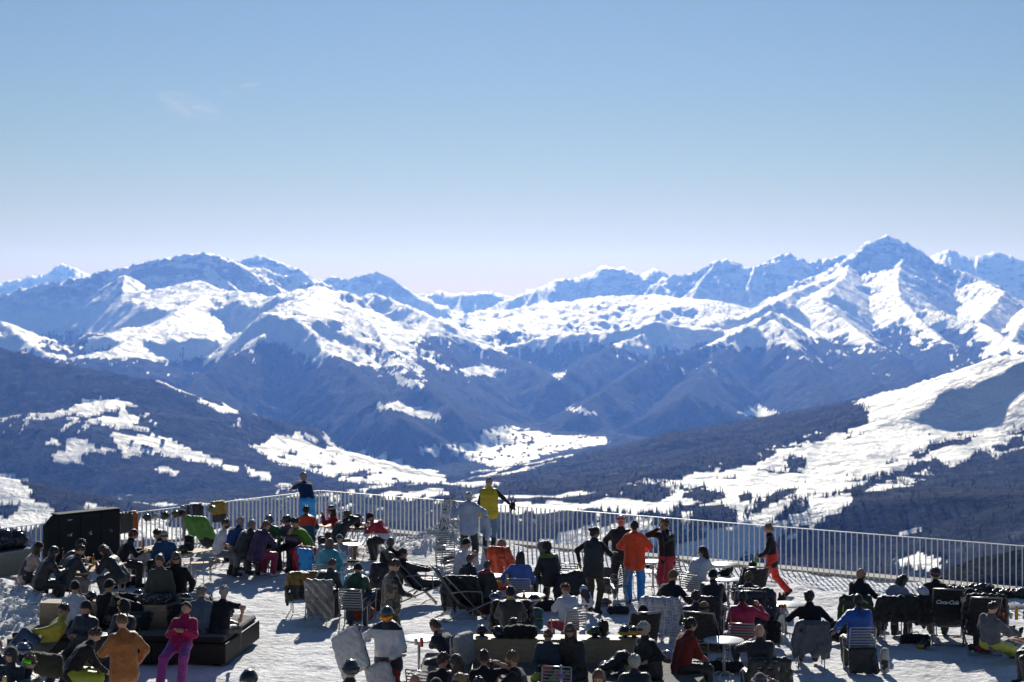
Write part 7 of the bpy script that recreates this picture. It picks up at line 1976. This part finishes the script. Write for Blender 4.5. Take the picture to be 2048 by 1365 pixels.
chair_for('person with short white hair in a purple and black top at the bottom edge', 'slatted metal chair under the purple and black top at the bottom edge')
person('person with shoulder length auburn hair at the bottom edge looking down', 1197, 1338, 170, 'sit', ('jacket', (.10, .12, .12)), ('ski', BLK), ('long', (.14, .055, .025)), hp=26, hooddown=1)
person('person with thick brown hair in a black tee shirt at the bottom edge, back turned', 886, 1303, -12, 'sit', ('tee', BLK), ('ski', BLK), ('short', (.05, .026, .015)), ('sunglasses',), lean=4, hyaw=-35, slim=1.1)
person('person with wavy dark hair and sunglasses turned left in the front row', 912, 1307, 130, 'sit', ('jacket', BLK), ('ski', BLK), ('long', BR), ('sunglasses',), 'tan', hyaw=-60)
person('person with straight dark brown hair in a black tee shirt touching their neck, back turned', 968, 1298, 2, 'sit', ('tee', BLK), ('ski', BLK), ('short', BR), lean=4, hr=(.20, .04, 1.18), er=(1, 0, -.2), slim=1.1)
person('person with short fair hair and a beard in a black tee shirt, holding a flask', 1024, 1301, 70, 'sit', ('tee', BLK), ('ski', BLK), ('short', (.16, .085, .04), (.2, .11, .05)), ('beard',), lean=6, hl=(-.05, .40, .98), hr=(.05, .40, .96), slim=1.1)
_k = 'person with short fair hair and a beard in a black tee shirt, holding a flask'
t = thing('flask', 'black flask held by the fair bearded person in the front row', 'flask', world_pt(_k, (0, .48, .93)))
MB().lathe([(0, 0), (.04, 0), (.042, .02), (.042, .17), (.034, .19), (.034, .23), (0, .23)], n=16).build('body', plain('black flask', (.012, .012, .013), .35, 0, .5), t, True); MB().lathe([(0, .231), (.036, .231), (.036, .25), (0, .25)], n=14).build('cap', plain('flask cap', (.03, .03, .03), .4), t, True)
person('person with blond tied hair and sunglasses low in the front row', 918, 1345, 140, 'sit', ('jacket', (.05, .03, .06)), ('ski', BLK), ('bun', BLOND), ('sunglasses',), hyaw=-20)
person('person with dark brown hair low in the front row, back turned', 958, 1352, 4, 'sit', ('jacket', BLK), ('ski', BLK), ('short', BR))
person('person with a bald tanned head low in the front row at left', 830, 1348, 10, 'sit', ('jacket', (.3, .25, .3)), ('ski', BLK), ('bald', BKH), (), 'tan')
person('person with greyish hat in a crumpled dark and white jacket low in the front row', 872, 1354, 0, 'sit', ('jacket', (.06, .08, .09), ('camo', [(.02, .03, .03), (.10, .12, .13), (.5, .48, .5)], 5)), ('ski', BLK), ('beanie', (.03, .04, .045)))
slat_chair(at(856, 1442), -30, 'slatted metal chair at the bottom edge beside the white table')
bottle(at(1122, 1362, .76), 'clear bottle with a violet label at the bottom edge', (.5, .5, .6), (.3, .2, .5), .25, band=(.2, .1, .4))
slat_chair(at(1108, 1450), 170, 'slatted metal chair at the bottom edge in front of the lime trousers')

# ------------------------------------------------------------------ loose gear on the snow and under the benches
for px, py, yaw, lb, c, L, r in ((140, 1186, 10, 'black bag under the far left bench', BLK, .24, .12), (236, 1176, 40, 'navy bag on the snow beside the leftmost table', NAVY, .2, .12), (520, 1128, -30, 'black rucksack under the long bench below the purple jacket', BLK, .18, .13),
        (470, 1122, 20, 'dark grey bag under the long bench below the royal blue sweater', DKG, .2, .10), (628, 1112, 0, 'navy bag on the snow behind the green tee shirt', NAVY, .18, .12), (770, 1098, 30, 'black bag beside the corner bench', BLK, .2, .11),
        (960, 1226, 0, 'dark red bag under the chair of the red hooded child', (.25, .02, .03), .2, .10), (1098, 1222, 15, 'black bag beside the periwinkle sweater', BLK, .22, .12), (1236, 1228, 0, 'dark grey bag on the snow left of the orange jacket', DKG, .16, .09),
        (1420, 1228, 20, 'black bag under the chair behind the tan beanie', BLK, .22, .12), (1478, 1262, -10, 'dark blue bag under the chair of the cerise fleece', (.02, .03, .08), .2, .12), (1660, 1262, 5, 'black bag on the snow between the topknot and the royal blue top', BLK, .2, .11),
        (1830, 1288, 0, 'black bag under the chair with the white helmet', BLK, .22, .10), (1745, 1262, 0, 'olive bag under the chair with the neon yellow jacket', OLIVE, .2, .11)):
    duffel(at(px, py), yaw, lb, c, L, r)
for px, py, z, lb, c, g in ((1320, 1222, 0, 'black helmet on the snow behind the silvery puffer jacket', BLK, None), (1212, 1214, 0, 'grey helmet on the snow beside the olive trousers', (.16, .17, .19), (.3, .1, .1)), (590, 1128, 0, 'white helmet on the snow at the feet of the green tee shirt', (.5, .5, .52), None),
        (1850, 1296, 0, 'dark helmet on the snow in front of the chair with black clothes', (.03, .03, .035), (.4, .2, .05)), (760, 1172, 0, 'black helmet on the snow by the badge jacket', BLK, None), (1000, 1222, 0, 'red helmet on the snow by the small bottle table', (.4, .02, .03), None)):
    helmet_thing(at(px, py, z), c, lb, rng.uniform(0, 360), g, (rng.uniform(-20, 20), 0))
for px, py, lb, c in ((1458, 1180, 'white paper cup on the small white table beside the phone', (.6, .6, .6)), (832, 1290, 'white paper cup on the front white table', (.6, .58, .55)), (206, 1132, 'white cup on the leftmost table', (.6, .6, .6)), (706, 1050, 'paper cup on the trestle table by the crimson sweater', (.5, .35, .2)), (1302, 1139, 'white cup on the dark table beside the red trousers', (.6, .6, .6)), (2022, 1238, 'white cup on the right edge table', (.6, .6, .6))):
    t = thing('paper_cup', lb, 'cup', at(px, py, .765))
    MB().lathe([(0, 0), (.026, 0), (.036, .10), (.039, .10), (.039, .106), (.034, .106), (.025, .008), (0, .008)], n=12).build('cup', plain('paper cup', c, .6), t, True)
for px, py, z, lb in ((216, 1128, .765, 'white plate on the leftmost table'), (560, 1070, .765, 'white plate between the purple jacket and the green tee shirt'), (722, 1048, .765, 'white plate on the corner table'), (704, 1140, .745, 'white plate on the small table with the plastic bag')):
    t = thing('plate', lb, 'plate', at(px, py, z))
    MB().lathe([(0, 0), (.07, 0), (.12, .018), (.118, .022), (.07, .007), (0, .007)], n=20).build('dish', plain('china', (.7, .7, .7), .3), t, True)
    MB().lathe([(0, .007), (.05, .008), (.04, .03), (0, .036)], n=10).build('food', plain('food', (.35, .16, .04), .7, bump=.6, bscale=40), t, True)
